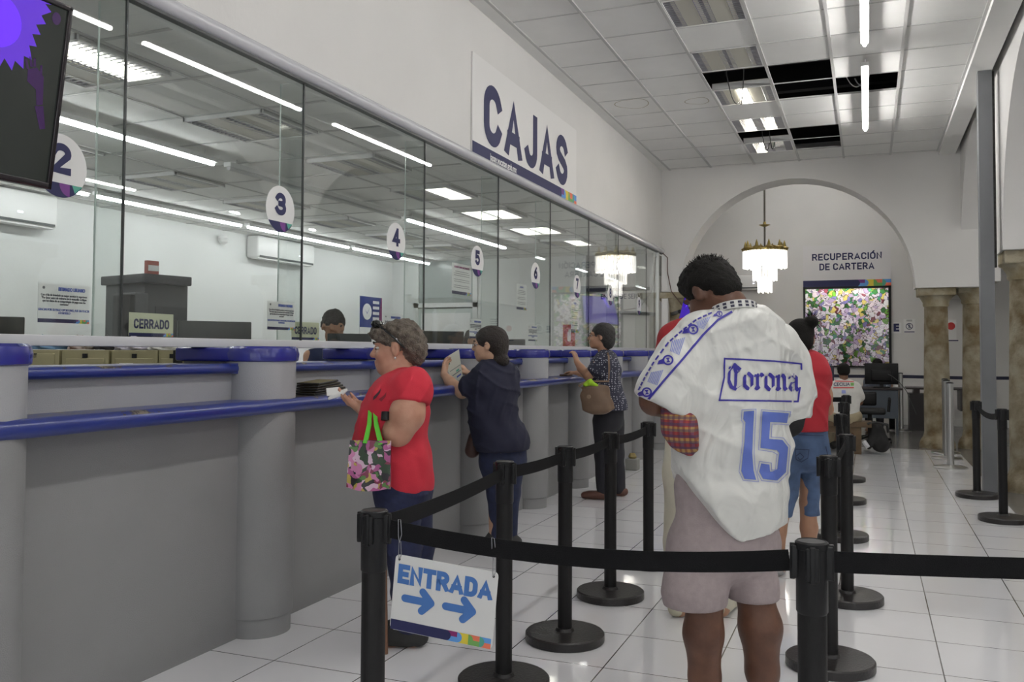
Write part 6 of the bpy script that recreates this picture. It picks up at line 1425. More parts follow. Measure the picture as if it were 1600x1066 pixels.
# ---- the woman in red at the counter ----------------------------------------------
Z0 = 4.10; S = lambda u, v, d=0.0: at(u, v, Z0 + d)
AZ = math.radians(196); HZ = math.radians(200)
w1 = person('grey haired woman in bright red t-shirt, sunglasses on her head, at the counter', 632, Z0)
SKR = skin_mat('skin_ruddy', srgb(196, 150, 126), srgb(178, 128, 106))
b = Sculpt(); HM = frame(HZ, 0.10); hc = S(621, 546, 0.02); P = head(b, hc, HM, 1.06); b.chain([S(634, 596, 0.02), S(626, 572, 0.02), S(620, 556, 0.02)], [0.062, 0.055, 0.055], 0.03); b.ell(P(0, 0.035, -0.075), (0.045, 0.045, 0.03), HM, 0.03)
b.torso([S(628, 610), S(620, 680), S(630, 730)], [(0.15, 0.10), (0.15, 0.12), (0.15, 0.12)], AZ)
b.chain([S(644, 605, -0.17), S(636, 648, -0.20), S(622, 676, -0.19)], [0.070, 0.074, 0.060], 0.03); b.chain([S(622, 674, -0.19), S(592, 660, -0.08), S(566, 640, 0.06)], [0.058, 0.048, 0.028], 0.03)
hand(b, S(566, 640, 0.06), S(528, 618, 0.20), (0, -0.25, -1), 1, 0.95, 0.35)
b.chain([S(632, 605, 0.18), S(606, 668, 0.20), S(590, 660, 0.20), S(562, 634, 0.22)], [0.06, 0.052, 0.045, 0.027], 0.03); hand(b, S(562, 634, 0.22), S(530, 616, 0.27), (0, -0.25, -1), -1, 0.95, 0.35)
b.chain([S(622, 735, -0.05), S(630, 850, -0.05), S(636, 985, -0.05)], [0.09, 0.06, 0.035]); b.chain([S(636, 735, 0.12), S(648, 850, 0.12), S(652, 975, 0.12)], [0.09, 0.06, 0.035]); fd = (math.cos(AZ), math.sin(AZ), 0); foot(b, S(636, 985, -0.05), fd, 0.22); foot(b, S(652, 975, 0.12), fd, 0.22)
b.build('body', SKR, w1, 0.0065); eyes(w1, P, HM)
k = MB(); k.tube([P(-0.02, 0.094, -0.050), P(0, 0.103, -0.052), P(0.02, 0.094, -0.050)], [0.002, 0.0035, 0.002], mat('lip_red', srgb(150, 70, 66), 0.5), 6); k.build('lips', w1)
GH = mat('hair_grey', srgb(128, 118, 106), 0.7, col2=srgb(82, 72, 64), nscale=30, bump=0.9, bscale=160)
q = Sculpt(); q.ell(P(0, -0.02, 0.050), (0.088, 0.105, 0.088), HM, 0.03); q.ell(P(0, -0.075, -0.005), (0.078, 0.062, 0.078), HM, 0.03); q.ell(P(0, 0.072, 0.078), (0.066, 0.045, 0.036), HM, 0.03)
for sx in (-1, 1): q.ell(P(sx * 0.06, 0.045, 0.055), (0.026, 0.035, 0.032), HM, 0.02); q.ell(P(sx * 0.105, 0.0, -0.006), (0.042, 0.030, 0.042), HM, 0.008, True)
q.ell(P(0, 0.13, -0.03), (0.085, 0.075, 0.095), HM, 0.01, True); q.build('hair', GH, w1, 0.005, curls(0.008, 75, 3))
SG = mat('sunglass_black', (0.01, 0.01, 0.01), 0.1)
k = MB()
for sx in (-1, 1):
    c = P(sx * 0.036, 0.076, 0.118); k.lathe(c, [(0.001, -0.020), (0.020, -0.014), (0.027, 0), (0.020, 0.014), (0.001, 0.020)], SG, 16); k.tube([P(sx * 0.062, 0.072, 0.120), P(sx * 0.092, 0.03, 0.085), P(sx * 0.094, -0.02, 0.035), P(sx * 0.088, -0.045, 0.0)], 0.0048, SG, 8)
k.tube([P(-0.02, 0.084, 0.124), P(0.02, 0.084, 0.124)], 0.004, SG, 6); k.build('sunglasses', w1)
q = P(-0.079, 0.0, -0.038); k = MB(); k.lathe(q, [(0.001, -0.007), (0.006, 0), (0.001, 0.007)], mat('pearl', (0.8, 0.78, 0.75), 0.2), 12); k.build('earring', w1)
TSR = cloth('tshirt_red', srgb(200, 44, 62), bump=0.2)
q = Sculpt(); q.torso([S(634, 600), S(624, 624), S(614, 660), S(610, 690), S(624, 722), S(634, 752)], [(0.160, 0.070), (0.19, 0.130), (0.185, 0.145), (0.185, 0.155), (0.182, 0.140), (0.185, 0.128)], AZ, 0.05)
pL = S(638, 626, -0.19); nL = (S(636, 648, -0.20) - S(644, 602, -0.17)).normalized(); q.chain([S(648, 594, -0.12), S(645, 608, -0.165), S(640, 645, -0.20)], [0.064, 0.076, 0.086], 0.05, clip=(pL, nL)); q.chain([S(636, 600, 0.16), S(620, 640, 0.2)], [0.075, 0.078], 0.05, clip=(S(624, 626, 0.2), nL))
q.cut((0, 0, S(640, 742).z), (0.12, 0.04, -1))
ts = q.build('tshirt', TSR, w1, 0.007, both(folds(0.0035, 12, 7), (lambda f_, z_: lambda X, Y, Z: f_(X, Y, Z) * np.clip((Z - z_) / 0.12, 0, 1))(creases(0.006, [(0.3, 0.5, 1.0, 30), (1, 1, -0.6, 24)], 2), S(640, 742).z + 0.02)))
decal(w1, 'tshirt_print', [([(584, 620), (592, 612), (596, 607), (594, 614), (588, 622), (583, 626)], [(0, 1, 2, 3, 4, 5)], mat('print_dark', (0.06, 0.02, 0.03), 0.7)), ([(592, 624), (600, 618), (604, 613), (603, 620), (596, 628)], [(0, 1, 2, 3, 4)], mat('print_dark_red', srgb(130, 30, 45), 0.7))], ts)
DEN = cloth('denim_dark', srgb(36, 42, 76), noise=0.3, nscale=30); q = Sculpt()
q.tc(S(630, 728), S(632, 765), (0.175, 0.125), (0.18, 0.13), AZ, 0.05); q.chain([S(620, 765, -0.06), S(628, 850, -0.06), S(636, 930, -0.05), S(638, 975, -0.05)], [0.108, 0.082, 0.065, 0.06], 0.04); q.chain([S(640, 765, 0.12), S(650, 850, 0.12), S(654, 930, 0.12), S(654, 965, 0.12)], [0.105, 0.080, 0.065, 0.06], 0.04); q.build('jeans', DEN, w1, 0.009, both(folds(0.003, 12, 2), creases(0.007, [(0.4, 0.2, 1.0, 34)], 3)))
q = Sculpt(); shoe(q, S(638, 985, -0.05), fd, 0.25); shoe(q, S(654, 975, 0.12), fd, 0.25); q.build('shoes', cloth('shoe_dark', (0.03, 0.03, 0.03)), w1, 0.009)
# dark phone-like strap at the elbow, the paper in her hands, the tote, the stick
k = MB(); e1, e2 = S(603, 644, -0.22), S(602, 657, -0.23); k.cyl(e1, e2, 0.020, BLACK, n=16); tag(k.build('dark_purse', loc=e1), 'small black purse pinched in the elbow of the red dressed woman', 'purse')
k = MB(); c = S(528, 616, 0.22); Rr = frame(AZ, 0.3, 0.2); k.box(c, (0.11, 0.075, 0.012), PAPER, R=Matrix(Rr).transposed(), bev=0.003); k.box(c + V((-0.03, 0, 0.012)), (0.07, 0.06, 0.003), PAPER, R=Matrix(frame(AZ + .3, 0.1, 0.5)).transposed()); tag(k.build('folded_paper', loc=c), 'crumpled white paper slip in the hand of the red dressed woman', 'paper')
def floral_bag():
    m = bpy.data.materials.new('tote_floral'); m.use_nodes = True; nt = m.node_tree; L = nt.links; b_ = nt.nodes['Principled BSDF']; b_.inputs['Roughness'].default_value = 0.35
    tc = nt.nodes.new('ShaderNodeTexCoord'); nz = nt.nodes.new('ShaderNodeTexNoise'); nz.inputs['Scale'].default_value = 14; L.new(tc.outputs['Object'], nz.inputs['Vector'])
    mv = nt.nodes.new('ShaderNodeMixRGB'); mv.inputs[0].default_value = 0.12; L.new(tc.outputs['Object'], mv.inputs[1]); L.new(nz.outputs['Color'], mv.inputs[2])
    vo = nt.nodes.new('ShaderNodeTexVoronoi'); vo.inputs['Scale'].default_value = 42; L.new(mv.outputs[0], vo.inputs['Vector']); sp = nt.nodes.new('ShaderNodeSeparateColor'); L.new(vo.outputs['Color'], sp.inputs[0])
    r = nt.nodes.new('ShaderNodeValToRGB'); r.color_ramp.interpolation = 'CONSTANT'; el = r.color_ramp.elements
    cs = [(0, srgb(40, 60, 40)), (.16, srgb(160, 80, 130)), (.32, srgb(200, 170, 190)), (.44, srgb(30, 28, 34)), (.58, srgb(80, 120, 60)), (.68, srgb(120, 40, 70)), (.8, srgb(190, 120, 160)), (.9, srgb(170, 150, 70))]
    while len(el) < len(cs): el.new(.5)
    for e, (p_, c_) in zip(el, cs): e.position = p_; e.color = (*c_, 1)
    L.new(sp.outputs[0], r.inputs[0]); L.new(r.outputs[0], b_.inputs['Base Color']); return m
FB = floral_bag(); ZD = -0.27
TLb, TRb, BRb, BLb = S(547, 688, ZD), S(611, 689, ZD), S(610, 766, ZD), S(542, 764, ZD)
tote = base('tote_bag', 'floral tote bag with bright green handles hanging from the arm of the red dressed woman', 'bag', (BLb + BRb) / 2)
nn = (TRb - TLb).cross(TLb - BLb).normalized(); k = MB(); dp = 0.045
cs_ = []
for lv in range(7):
    a = lv / 6; l = BLb.lerp(TLb, a); r_ = BRb.lerp(TRb, a); d_ = dp * (1 - 0.75 * a); w_x = 0.006 * math.sin(a * 6)
    row = []
    for i in range(9): s_ = i / 8; row.append(l.lerp(r_, s_) + nn * (d_ * math.sin(math.pi * min(max(s_, 0.12), 0.88)) + 0.004 * math.sin(7 * s_ + 3 * a)) + V((0, 0, (0.012 if lv == 0 else 0) * abs(2 * s_ - 1) ** 3)))
    for i in range(9): s_ = 1 - i / 8; row.append(l.lerp(r_, s_) - nn * d_ * math.sin(math.pi * min(max(s_, 0.12), 0.88)))
    cs_.append(row)
n_ = 18; k.add([p for row in cs_ for p in row], [(j_ * n_ + i, j_ * n_ + (i + 1) % n_, (j_ + 1) * n_ + (i + 1) % n_, (j_ + 1) * n_ + i) for j_ in range(6) for i in range(n_)] + [list(range(n_))[::-1], list(range(6 * n_, 7 * n_))], FB); k.build('bag_body', tote)
GRN = mat('handle_green', srgb(90, 190, 50), 0.6)
for sg in (1, -1):
    k = MB(); o = nn * 0.014 * sg; top = S(582, 642, -0.165 if sg > 0 else -0.10)
    k.ribbon([S(571, 692, ZD) + o, S(577, 664, ZD + 0.05) + o * .5, top + V((-0.012, 0, 0)), top + V((0.012, 0, 0)), S(588, 664, ZD + 0.05) + o * .5, S(595, 694, ZD) + o], 0.018, 0.003, GRN, up=(TRb - TLb).normalized()); k.build('handle', tote)
k = MB(); a = S(599, 768, -0.12); k.cyl((a.x, a.y, a.z + 0.05), (a.x + 0.02, a.y, 0.0), 0.011, mat('stick_wood', srgb(110, 78, 60), 0.5), n=12); tag(k.build('walking_stick', loc=(a.x, a.y, 0)), 'brown wooden stick standing under the floral tote bag', 'walking stick')

# ---- the woman in navy --------------------------------------------------------------
Z0 = 5.95; S = lambda u, v, d=0.0: at(u, v, Z0 + d)
AZ = math.radians(158); HZ = math.radians(192)
w2 = person('woman in navy t-shirt and jeans holding a leaflet at the counter', 775, Z0)
b = Sculpt(); HM = frame(HZ, 0.05); hc = S(764, 541, 0.0); P = head(b, hc, HM, 0.98); b.chain([S(772, 578), S(768, 556)], [0.055, 0.052]); b.torso([S(775, 600), S(775, 660), S(785, 700)], [(0.15, 0.09), (0.15, 0.11), (0.16, 0.12)], AZ)
b.chain([S(748, 590, -0.04), S(722, 612, 0.0)], [0.052, 0.046]); b.chain([S(722, 612, 0.0), S(703, 597, 0.10), S(694, 586, 0.14)], [0.045, 0.036, 0.027]); hand(b, S(694, 586, 0.14), S(697, 566, 0.2), (-0.8, 0.2, 0.2), 1, 0.9, 0.6)
b.chain([S(790, 590, 0.16), S(760, 608, 0.30), S(734, 586, 0.34)], [0.05, 0.04, 0.027]); hand(b, S(734, 586, 0.34), S(718, 570, 0.34), (0.6, 0, 0.6), -1, 0.9, 0.6)
b.chain([S(775, 700, 0), S(776, 770, 0), S(773, 848, 0)], [0.09, 0.06, 0.036]); b.chain([S(798, 700, 0.1), S(797, 770, 0.12), S(796, 842, 0.14)], [0.09, 0.06, 0.036]); fd = (math.cos(AZ + .3), math.sin(AZ + .3), 0); foot(b, S(773, 848, 0), fd, 0.22); foot(b, S(796, 842, 0.14), fd, 0.22)
b.build('body', SKL, w2, 0.0075); eyes(w2, P, HM)
HB = mat('hair_dark_brown', (0.02, 0.013, 0.010), 0.5, bump=0.7, bscale=130)
q = Sculpt(); q.ell(P(0, -0.02, 0.048), (0.090, 0.112, 0.092), HM, 0.03); q.ell(P(0, -0.075, -0.01), (0.078, 0.06, 0.08), HM, 0.03); q.ell(S(783, 563, -0.03), (0.062, 0.058, 0.048), HM, 0.015)
for sx in (-1, 1): q.ell(P(sx * 0.105, 0.004, -0.004), (0.042, 0.028, 0.040), HM, 0.008, True)
q.ell(P(0, 0.13, -0.03), (0.09, 0.075, 0.11), HM, 0.01, True); q.build('hair', HB, w2, 0.0075, curls(0.0025, 90, 5))
k = MB(); GM = mat('glasses_dark', (0.05, 0.02, 0.02), 0.3)
for sx in (-1, 1): k.tube([P(sx * 0.055, 0.098, 0.012), P(sx * 0.08, 0.03, 0.012), P(sx * 0.082, -0.01, 0.010)], 0.002, GM, 6); k.tube([P(sx * 0.033 + 0.022 * math.cos(t), 0.102, 0.008 + 0.016 * math.sin(t)) for t in [2 * math.pi * i / 14 for i in range(15)]], 0.0018, GM, 6)
k.build('glasses', w2)
NVY = cloth('cloth_navy', srgb(26, 28, 50)); q = Sculpt()
q.torso([S(776, 580), S(773, 602), S(770, 640), S(775, 668), S(785, 690), S(787, 712)], [(0.16, 0.085), (0.185, 0.12), (0.175, 0.13), (0.172, 0.13), (0.19, 0.145), (0.185, 0.14)], AZ, 0.05)
q.chain([S(754, 588, -0.04), S(734, 604, -0.02)], [0.070, 0.076], 0.05); q.chain([S(796, 588, 0.15), S(775, 606, 0.24)], [0.070, 0.076], 0.05); hz = S(785, 704).z; q.cut((0, 0, hz), (0, 0, -1)); q.build('tshirt', NVY, w2, 0.008, both(folds(0.004, 11, 9), creases(0.010, [(0.4, 0.5, 1.0, 24), (1, 1, -0.5, 22)], 5)))
q = Sculpt(); q.tc(S(786, 696, 0.02), S(786, 720, 0.02), (0.18, 0.135), (0.18, 0.135), AZ, 0.05); q.chain([S(772, 722, 0), S(777, 770, 0), S(777, 830, 0), S(776, 850, 0)], [0.100, 0.07, 0.045, 0.043], 0.03); q.chain([S(799, 722, 0.1), S(797, 770, 0.12), S(797, 842, 0.14)], [0.095, 0.07, 0.045], 0.03); q.build('jeans', cloth('denim_navy', srgb(34, 42, 72), noise=0.3, nscale=25), w2, 0.009, folds(0.003, 12, 2))
q = Sculpt(); shoe(q, S(770, 856, 0), fd, 0.24); shoe(q, S(796, 848, 0.14), fd, 0.24); q.build('shoes', cloth('shoe_dark', (0.03, 0.03, 0.03)), w2, 0.009)
fp = base('waist_bag', 'brown waist bag worn by the navy dressed woman', 'bag', S(738, 700, 0.0)); q = Sculpt(); q.chain([S(742, 684, 0.04), S(738, 704, 0.04)], [0.045, 0.052], 0.03); BRN = mat('leather_brown', srgb(74, 50, 44), 0.5, noise=0.2, nscale=20); q.build('pouch', BRN, fp, 0.009)
cc = S(775, 664, 0.02); rr_ = frame(AZ); k = MB(); k.ribbon([cc + rr_[0] * (0.182 * math.cos(t)) + rr_[1] * (0.140 * math.sin(t)) - V((0, 0, 0.03)) * math.sin(t + 0.3) - V((0, 0, 0.012)) for t in [2 * math.pi * i / 32 for i in range(33)]], 0.03, 0.004, BRN); k.build('strap', fp)
lf = base('leaflet', 'open pale leaflet with a green corner held by the navy dressed woman', 'leaflet', S(708, 568, 0.2)); Aq = [S(694, 560, 0.2), S(717, 546, 0.24), S(723, 590, 0.22), S(707, 602, 0.19)]
k = MB(); nq = (Aq[1] - Aq[0]).cross(Aq[2] - Aq[1]).normalized(); k.slab([Aq[0], Aq[1], Aq[2], Aq[3]], nq, 0.002, mat('leaflet_paper', srgb(190, 192, 180), 0.7)); k.build('sheet', lf)
k = MB(); bl_ = lambda a, b_: (Aq[0].lerp(Aq[1], a)).lerp(Aq[3].lerp(Aq[2], a), b_)
sgn = -1 if nq.dot(at(708, 568, 1) - V((0, 0, CAMH))) > 0 else 1
qq = lambda a, b_, c, d: [bl_(a, b_) + nq * 0.0015 * sgn, bl_(c, b_) + nq * 0.0015 * sgn, bl_(c, d) + nq * 0.0015 * sgn, bl_(a, d) + nq * 0.0015 * sgn]
if sgn < 0: qq0 = qq; qq = lambda a, b_, c, d: [p - nq * 0.001 for p in qq0(a, b_, c, d)]
k.add(qq(0, 0.0, 0.25, 0.3), [(0, 1, 2, 3)], mat('leaf_green', srgb(60, 110, 95), 0.6)); k.add(qq(0.1, 0.52, 0.95, 0.54), [(0, 1, 2, 3)], INK); k.add(qq(0.55, 0.62, 0.8, 0.68), [(0, 1, 2, 3)], C_TEAL); k.add(qq(0.2, 0.7, 0.9, 0.73), [(0, 1, 2, 3)], INK); k.add(qq(0.5, 0.82, 0.9, 0.88), [(0, 1, 2, 3)], INKB); k.build('print', lf)

# ---- the woman in polka dots ----------------------------------------------------------
Z0 = 8.10; S = lambda u, v, d=0.0: at(u, v, Z0 + d)
AZ = math.radians(172); HZ = math.radians(196)
w3 = person('woman in dark polka dot blouse with a tan shoulder bag leaning on the counter', 948, Z0)
b = Sculpt(); HM = frame(HZ, 0.0); hc = S(938, 527, 0.0); P = head(b, hc, HM, 0.98); b.chain([S(945, 556), S(941, 540)], [0.05, 0.052]); b.torso([S(948, 575), S(950, 620), S(952, 645)], [(0.12, 0.07), (0.12, 0.08), (0.12, 0.08)], AZ)
b.chain([S(935, 566, -0.12), S(919, 586, -0.10)], [0.048, 0.046]); b.chain([S(919, 587, -0.10), S(908, 576, -0.03), S(901, 565, 0.02)], [0.045, 0.036, 0.027]); hand(b, S(901, 565, 0.02), S(897, 550, 0.06), (0.8, -0.3, 0.2), 1, 0.9, 0.9)
b.chain([S(950, 568, 0.18), S(925, 588, 0.25), S(903, 583, 0.25)], [0.048, 0.042, 0.028]); hand(b, S(903, 583, 0.25), S(893, 582, 0.27), (0, 0, 1), -1, 0.9, 0.6)
b.chain([S(944, 655, 0.0), S(944, 700, 0), S(943, 765, 0)], [0.06, 0.05, 0.036]); b.chain([S(958, 655, 0.12), S(962, 700, 0.16), S(968, 760, 0.2)], [0.06, 0.05, 0.036]); fd = (math.cos(AZ + .2), math.sin(AZ + .2), 0); foot(b, S(941, 766, 0), fd, 0.24); foot(b, S(968, 762, 0.2), fd, 0.24)
b.build('body', SKM, w3, 0.009); eyes(w3, P, HM)
q = Sculpt(); q.ell(P(0, -0.03, 0.045), (0.092, 0.108, 0.092), HM, 0.03); q.ell(P(0, -0.07, -0.03), (0.085, 0.065, 0.085), HM, 0.03); q.ell(P(0, 0.13, -0.03), (0.09, 0.075, 0.11), HM, 0.01, True)
for sx in (-1, 1): q.ell(P(sx * 0.09, 0.02, -0.01), (0.03, 0.024, 0.034), HM, 0.008, True)
q.build('hair', mat('hair_black_grey', (0.02, 0.018, 0.017), 0.6, bump=0.7, bscale=130), w3, 0.009, curls(0.005, 60, 2))
k = MB(); k.tube([P(-0.055, 0.098, 0.012), P(-0.08, 0.03, 0.012), P(-0.082, -0.01, 0.010)], 0.002, GM, 6); k.tube([P(-0.033 + 0.02 * math.cos(t), 0.102, 0.008 + 0.016 * math.sin(t)) for t in [2 * math.pi * i / 14 for i in range(15)]], 0.0018, GM, 6); k.build('glasses', w3)
PD = bpy.data.materials.new('polka_dots'); PD.use_nodes = True; nt = PD.node_tree; b_ = nt.nodes['Principled BSDF']; b_.inputs['Roughness'].default_value = 0.8; tc = nt.nodes.new('ShaderNodeTexCoord'); vo = nt.nodes.new('ShaderNodeTexVoronoi'); vo.inputs['Scale'].default_value = 52; vo.inputs['Randomness'].default_value = 0.45
nt.links.new(tc.outputs['Object'], vo.inputs['Vector']); r = nt.nodes.new('ShaderNodeValToRGB'); r.color_ramp.elements[0].position = 0.25; r.color_ramp.elements[0].color = (0.45, 0.45, 0.5, 1); r.color_ramp.elements[1].position = 0.30; r.color_ramp.elements[1].color = (0.022, 0.024, 0.045, 1); nt.links.new(vo.outputs['Distance'], r.inputs[0]); nt.links.new(r.outputs[0], b_.inputs['Base Color'])
q = Sculpt(); q.torso([S(948, 560), S(948, 578), S(947, 610), S(952, 632), S(954, 650)], [(0.145, 0.08), (0.165, 0.115), (0.16, 0.125), (0.17, 0.145), (0.175, 0.15)], AZ, 0.05); q.chain([S(941, 562, -0.11), S(928, 578, -0.10)], [0.062, 0.066], 0.05); q.chain([S(953, 562, 0.16), S(938, 580, 0.2)], [0.062, 0.066], 0.05); hz = S(950, 641).z; q.cut((0, 0, hz), (0, 0, -1)); q.build('blouse', PD, w3, 0.009, both(folds(0.004, 11, 4), creases(0.009, [(0.4, 0.5, 1.0, 24)], 5)))
q = Sculpt(); BK = cloth('cloth_black', (0.014, 0.014, 0.02)); q.tc(S(952, 636, 0.02), S(951, 655, 0.02), (0.165, 0.13), (0.165, 0.13), AZ, 0.05); q.chain([S(944, 660, -0.02), S(944, 710, 0), S(944, 762, 0)], [0.10, 0.085, 0.075], 0.03); q.chain([S(958, 660, 0.12), S(962, 710, 0.16), S(966, 762, 0.2)], [0.10, 0.08, 0.07], 0.03); q.build('trousers', BK, w3, 0.011, folds(0.003, 10, 2))
q = Sculpt(); shoe(q, S(938, 772, 0), fd, 0.26); shoe(q, S(966, 768, 0.2), fd, 0.24); q.cut(S(938, 768, 0) , (0, 0, 1)); q.build('sandals', mat('sandal_brown', srgb(88, 56, 46), 0.6), w3, 0.009)
tb = base('shoulder_bag', 'tan shoulder bag with a lime green cloth peeking out', 'bag', S(930, 645, -0.3)); TAN = mat('leather_tan', srgb(112, 90, 72), 0.55, noise=0.15, nscale=15)
q = Sculpt(); c0, c1 = S(929, 606, -0.29), S(934, 638, -0.29); q.tc(c0, c1, (0.145, 0.03), (0.155, 0.055), YAW + math.pi / 2 - 0.1, 0.02); q.cut(S(929, 601, -0.29), (0.0, 0, 1)); q.build('bag_body', TAN, tb, 0.009, folds(0.004, 14, 3))
k = MB(); k.ribbon([S(904, 604, -0.29), S(915, 596, -0.29), S(951, 596, -0.28), S(952, 575, -0.26), S(951, 556, -0.20), S(948, 549, -0.05), S(955, 556, 0.05)], 0.018, 0.004, TAN, up=V((0.9, 0.3, 0.1))); k.build('strap', tb)
k = MB(); q_ = S(920, 620, -0.355); k.cyl(q_, q_ - V((0, 0.005, 0)), 0.018, mat('badge_tan', srgb(140, 120, 100), 0.4), n=20); k.build('badge', tb)
q = Sculpt(); q.chain([S(914, 602, -0.30), S(922, 598, -0.31), S(932, 603, -0.30)], [0.016, 0.022, 0.016], 0.02); q.cone(S(924, 601, -0.31), S(925, 593, -0.31), 0.012, 0.005, 0.02); lg = base('green_cloth', 'lime green cloth sticking out of the tan shoulder bag', 'cloth', S(922, 600, -0.30)); q.build('cloth', cloth('cloth_lime', srgb(150, 190, 40)), lg, 0.007, folds(0.006, 30, 3))

# ---- the ponytail woman ------------------------------------------------------------------
Z0 = 5.40; S = lambda u, v, d=0.0: at(u, v, Z0 + d)
AZ = math.radians(96); 
w4 = person('woman in red top and rolled blue jeans, black hair in a top knot', 1242, Z0)
b = Sculpt(); HM = frame(AZ + 0.1, 0.25); hc = S(1250, 532, 0.03); P = head(b, hc, HM, 0.98); b.chain([S(1256, 562, 0), S(1253, 545, 0.0)], [0.052, 0.048]); b.torso([S(1248, 590), S(1248, 640), S(1250, 680)], [(0.14, 0.08), (0.13, 0.1), (0.14, 0.11)], AZ)
b.chain([S(1283, 580, 0.02), S(1290, 618, 0.03), S(1292, 640, 0.08), S(1276, 640, 0.24)], [0.045, 0.04, 0.038, 0.026]); hand(b, S(1276, 640, 0.24), S(1262, 634, 0.32), (0, 0, 1), 1, 0.9); b.chain([S(1212, 580, 0.02), S(1206, 640, 0.05), S(1222, 645, 0.2)], [0.045, 0.038, 0.026]); hand(b, S(1222, 645, 0.2), S(1236, 640, 0.28), (0, 0, 1), -1, 0.9)
b.chain([S(1232, 700), S(1226, 785), S(1216, 830), S(1216, 880)], [0.07, 0.045, 0.048, 0.036]); b.chain([S(1266, 700, 0.05), S(1262, 785, 0.05), S(1264, 825, 0.05), S(1264, 872, 0.05)], [0.07, 0.048, 0.052, 0.036]); foot(b, S(1216, 882), (-.1, 1, 0), 0.22); foot(b, S(1264, 872, 0.05), (.2, 1, 0), 0.22)
b.build('body', SKM, w4, 0.009)
q = Sculpt(); q.ell(P(0, -0.015, 0.045), (0.085, 0.105, 0.088), HM, 0.03); q.ell(P(0, -0.06, -0.03), (0.07, 0.06, 0.06), HM, 0.03); q.ell(S(1268, 503, -0.04), (0.042, 0.042, 0.038), HM, 0.02); q.ell(P(0, 0.12, -0.03), (0.09, 0.07, 0.11), HM, 0.01, True); q.build('hair', HAIR, w4, 0.008, curls(0.002, 100, 5))
k = MB(); random.seed(5)
for i in range(16): a = random.uniform(-0.6, 2.2); c = S(1268, 503, -0.04); e = c + (_r * math.cos(a) + V((0, 0, 1)) * math.sin(a)) * random.uniform(0.05, 0.075); k.tube([c, (c + e) / 2 + V((0, 0, 0.008)), e], [0.004, 0.003, 0.001], HAIR, 5)
k.build('loose_hair', w4)
q = Sculpt(); q.torso([S(1252, 562), S(1250, 580), S(1250, 620), S(1250, 655), S(1250, 680)], [(0.115, 0.07), (0.165, 0.105), (0.150, 0.115), (0.15, 0.12), (0.155, 0.125)], AZ, 0.05); q.chain([S(1278, 573, 0.01), S(1287, 598, 0.02)], [0.052, 0.050], 0.05); q.chain([S(1218, 573, 0.01), S(1208, 600, 0.02)], [0.055, 0.056], 0.05); hz = S(1250, 673).z; q.cut((0, 0, hz), (0, 0, -1)); q.build('top', cloth('top_red', srgb(172, 38, 50)), w4, 0.008, both(folds(0.003, 11, 6), creases(0.009, [(0.8, 0.2, 1.0, 26)], 5)))
q = Sculpt(); JN = cloth('denim_blue', srgb(82, 104, 140), noise=0.3, nscale=14); q.tc(S(1250, 668, 0.01), S(1252, 705, 0.01), (0.155, 0.12), (0.172, 0.13), AZ, 0.05); q.chain([S(1232, 712), S(1230, 770), S(1222, 800), S(1221, 815)], [0.090, 0.066, 0.057, 0.062], 0.01); q.chain([S(1269, 712, 0.03), S(1267, 755, 0.05), S(1265, 790, 0.05), S(1265, 812, 0.05)], [0.092, 0.064, 0.055, 0.060], 0.01); hz = S(1250, 808).z; q.cut((0, 0, hz), (0, 0, -1)); jn = q.build('jeans', JN, w4, 0.008, both(folds(0.003, 18, 2), creases(0.007, [(0.4, 0.2, 1.0, 34)], 3)))
ST = mat('stitch_dark', srgb(45, 55, 85), 0.8)
pk = [stroke([(1243, 702), (1264, 703)], 1.2), stroke([(1243, 702), (1244, 718), (1252, 722), (1262, 716), (1264, 703)], 1.0), stroke([(1244, 713), (1250, 708), (1256, 714), (1250, 719), (1247, 715)], 1.0), stroke([(1290, 698), (1293, 712)], 1.2), stroke([(1230, 679), (1286, 681)], 1.0)]
decal(w4, 'pocket_stitching', [(v, f, ST) for v, f in pk], jn)
q = Sculpt(); shoe(q, S(1216, 888), (-.1, 1, 0), 0.25); shoe(q, S(1264, 880, 0.05), (.2, 1, 0), 0.25); q.cut(S(1216, 888), (0, 0, 1)); q.build('shoes', cloth('shoe_grey', (0.3, 0.3, 0.3)), w4, 0.009)
bb = base('handbag', 'black bag between the jersey man and the woman with the top knot', 'bag', S(1236, 680, -0.35)); q = Sculpt(); q.chain([S(1250, 646, -0.36), S(1238, 664, -0.36), S(1226, 678, -0.36)], [0.040, 0.052, 0.04], 0.04); q.build('bag_body', cloth('bag_black', (0.012, 0.012, 0.013)), bb, 0.009)
k = MB(); k.tube([S(1255, 640, -0.34), S(1258, 610, -0.16), S(1250, 572, -0.13), S(1236, 566, -0.1)], 0.009, mat('strap_black', (0.012, 0.012, 0.013), 0.7), 8); k.build('strap', bb)

# ---- seated man in white t-shirt ------------------------------------------------------------
Z0 = 11.95; S = lambda u, v, d=0.0: at(u, v, Z0 + d); AZ = math.radians(97)
w5 = base('person', 'man in a white printed t-shirt sitting on the bench with his back to the camera', 'person', flat(1319, Z0 + 0.1, 0.43))
b = Sculpt(); HM = frame(AZ, 0.1); hc = S(1318, 581, 0.03); P = head(b, hc, HM, 0.95); b.chain([S(1319, 598), S(1318, 586)], [0.056, 0.054]); b.torso([S(1319, 610), S(1318, 640)], [(0.16, 0.09), (0.16, 0.1)], AZ)
b.chain([S(1338, 606, 0.0), S(1343, 628, 0.05), S(1338, 636, 0.26)], [0.05, 0.045, 0.028]); hand(b, S(1338, 636, 0.26), S(1330, 637, 0.36), (0, 0, 1), 1); b.chain([S(1300, 606, 0.0), S(1294, 628, 0.05), S(1300, 636, 0.26)], [0.05, 0.045, 0.028]); hand(b, S(1300, 636, 0.26), S(1306, 637, 0.36), (0, 0, 1), -1)
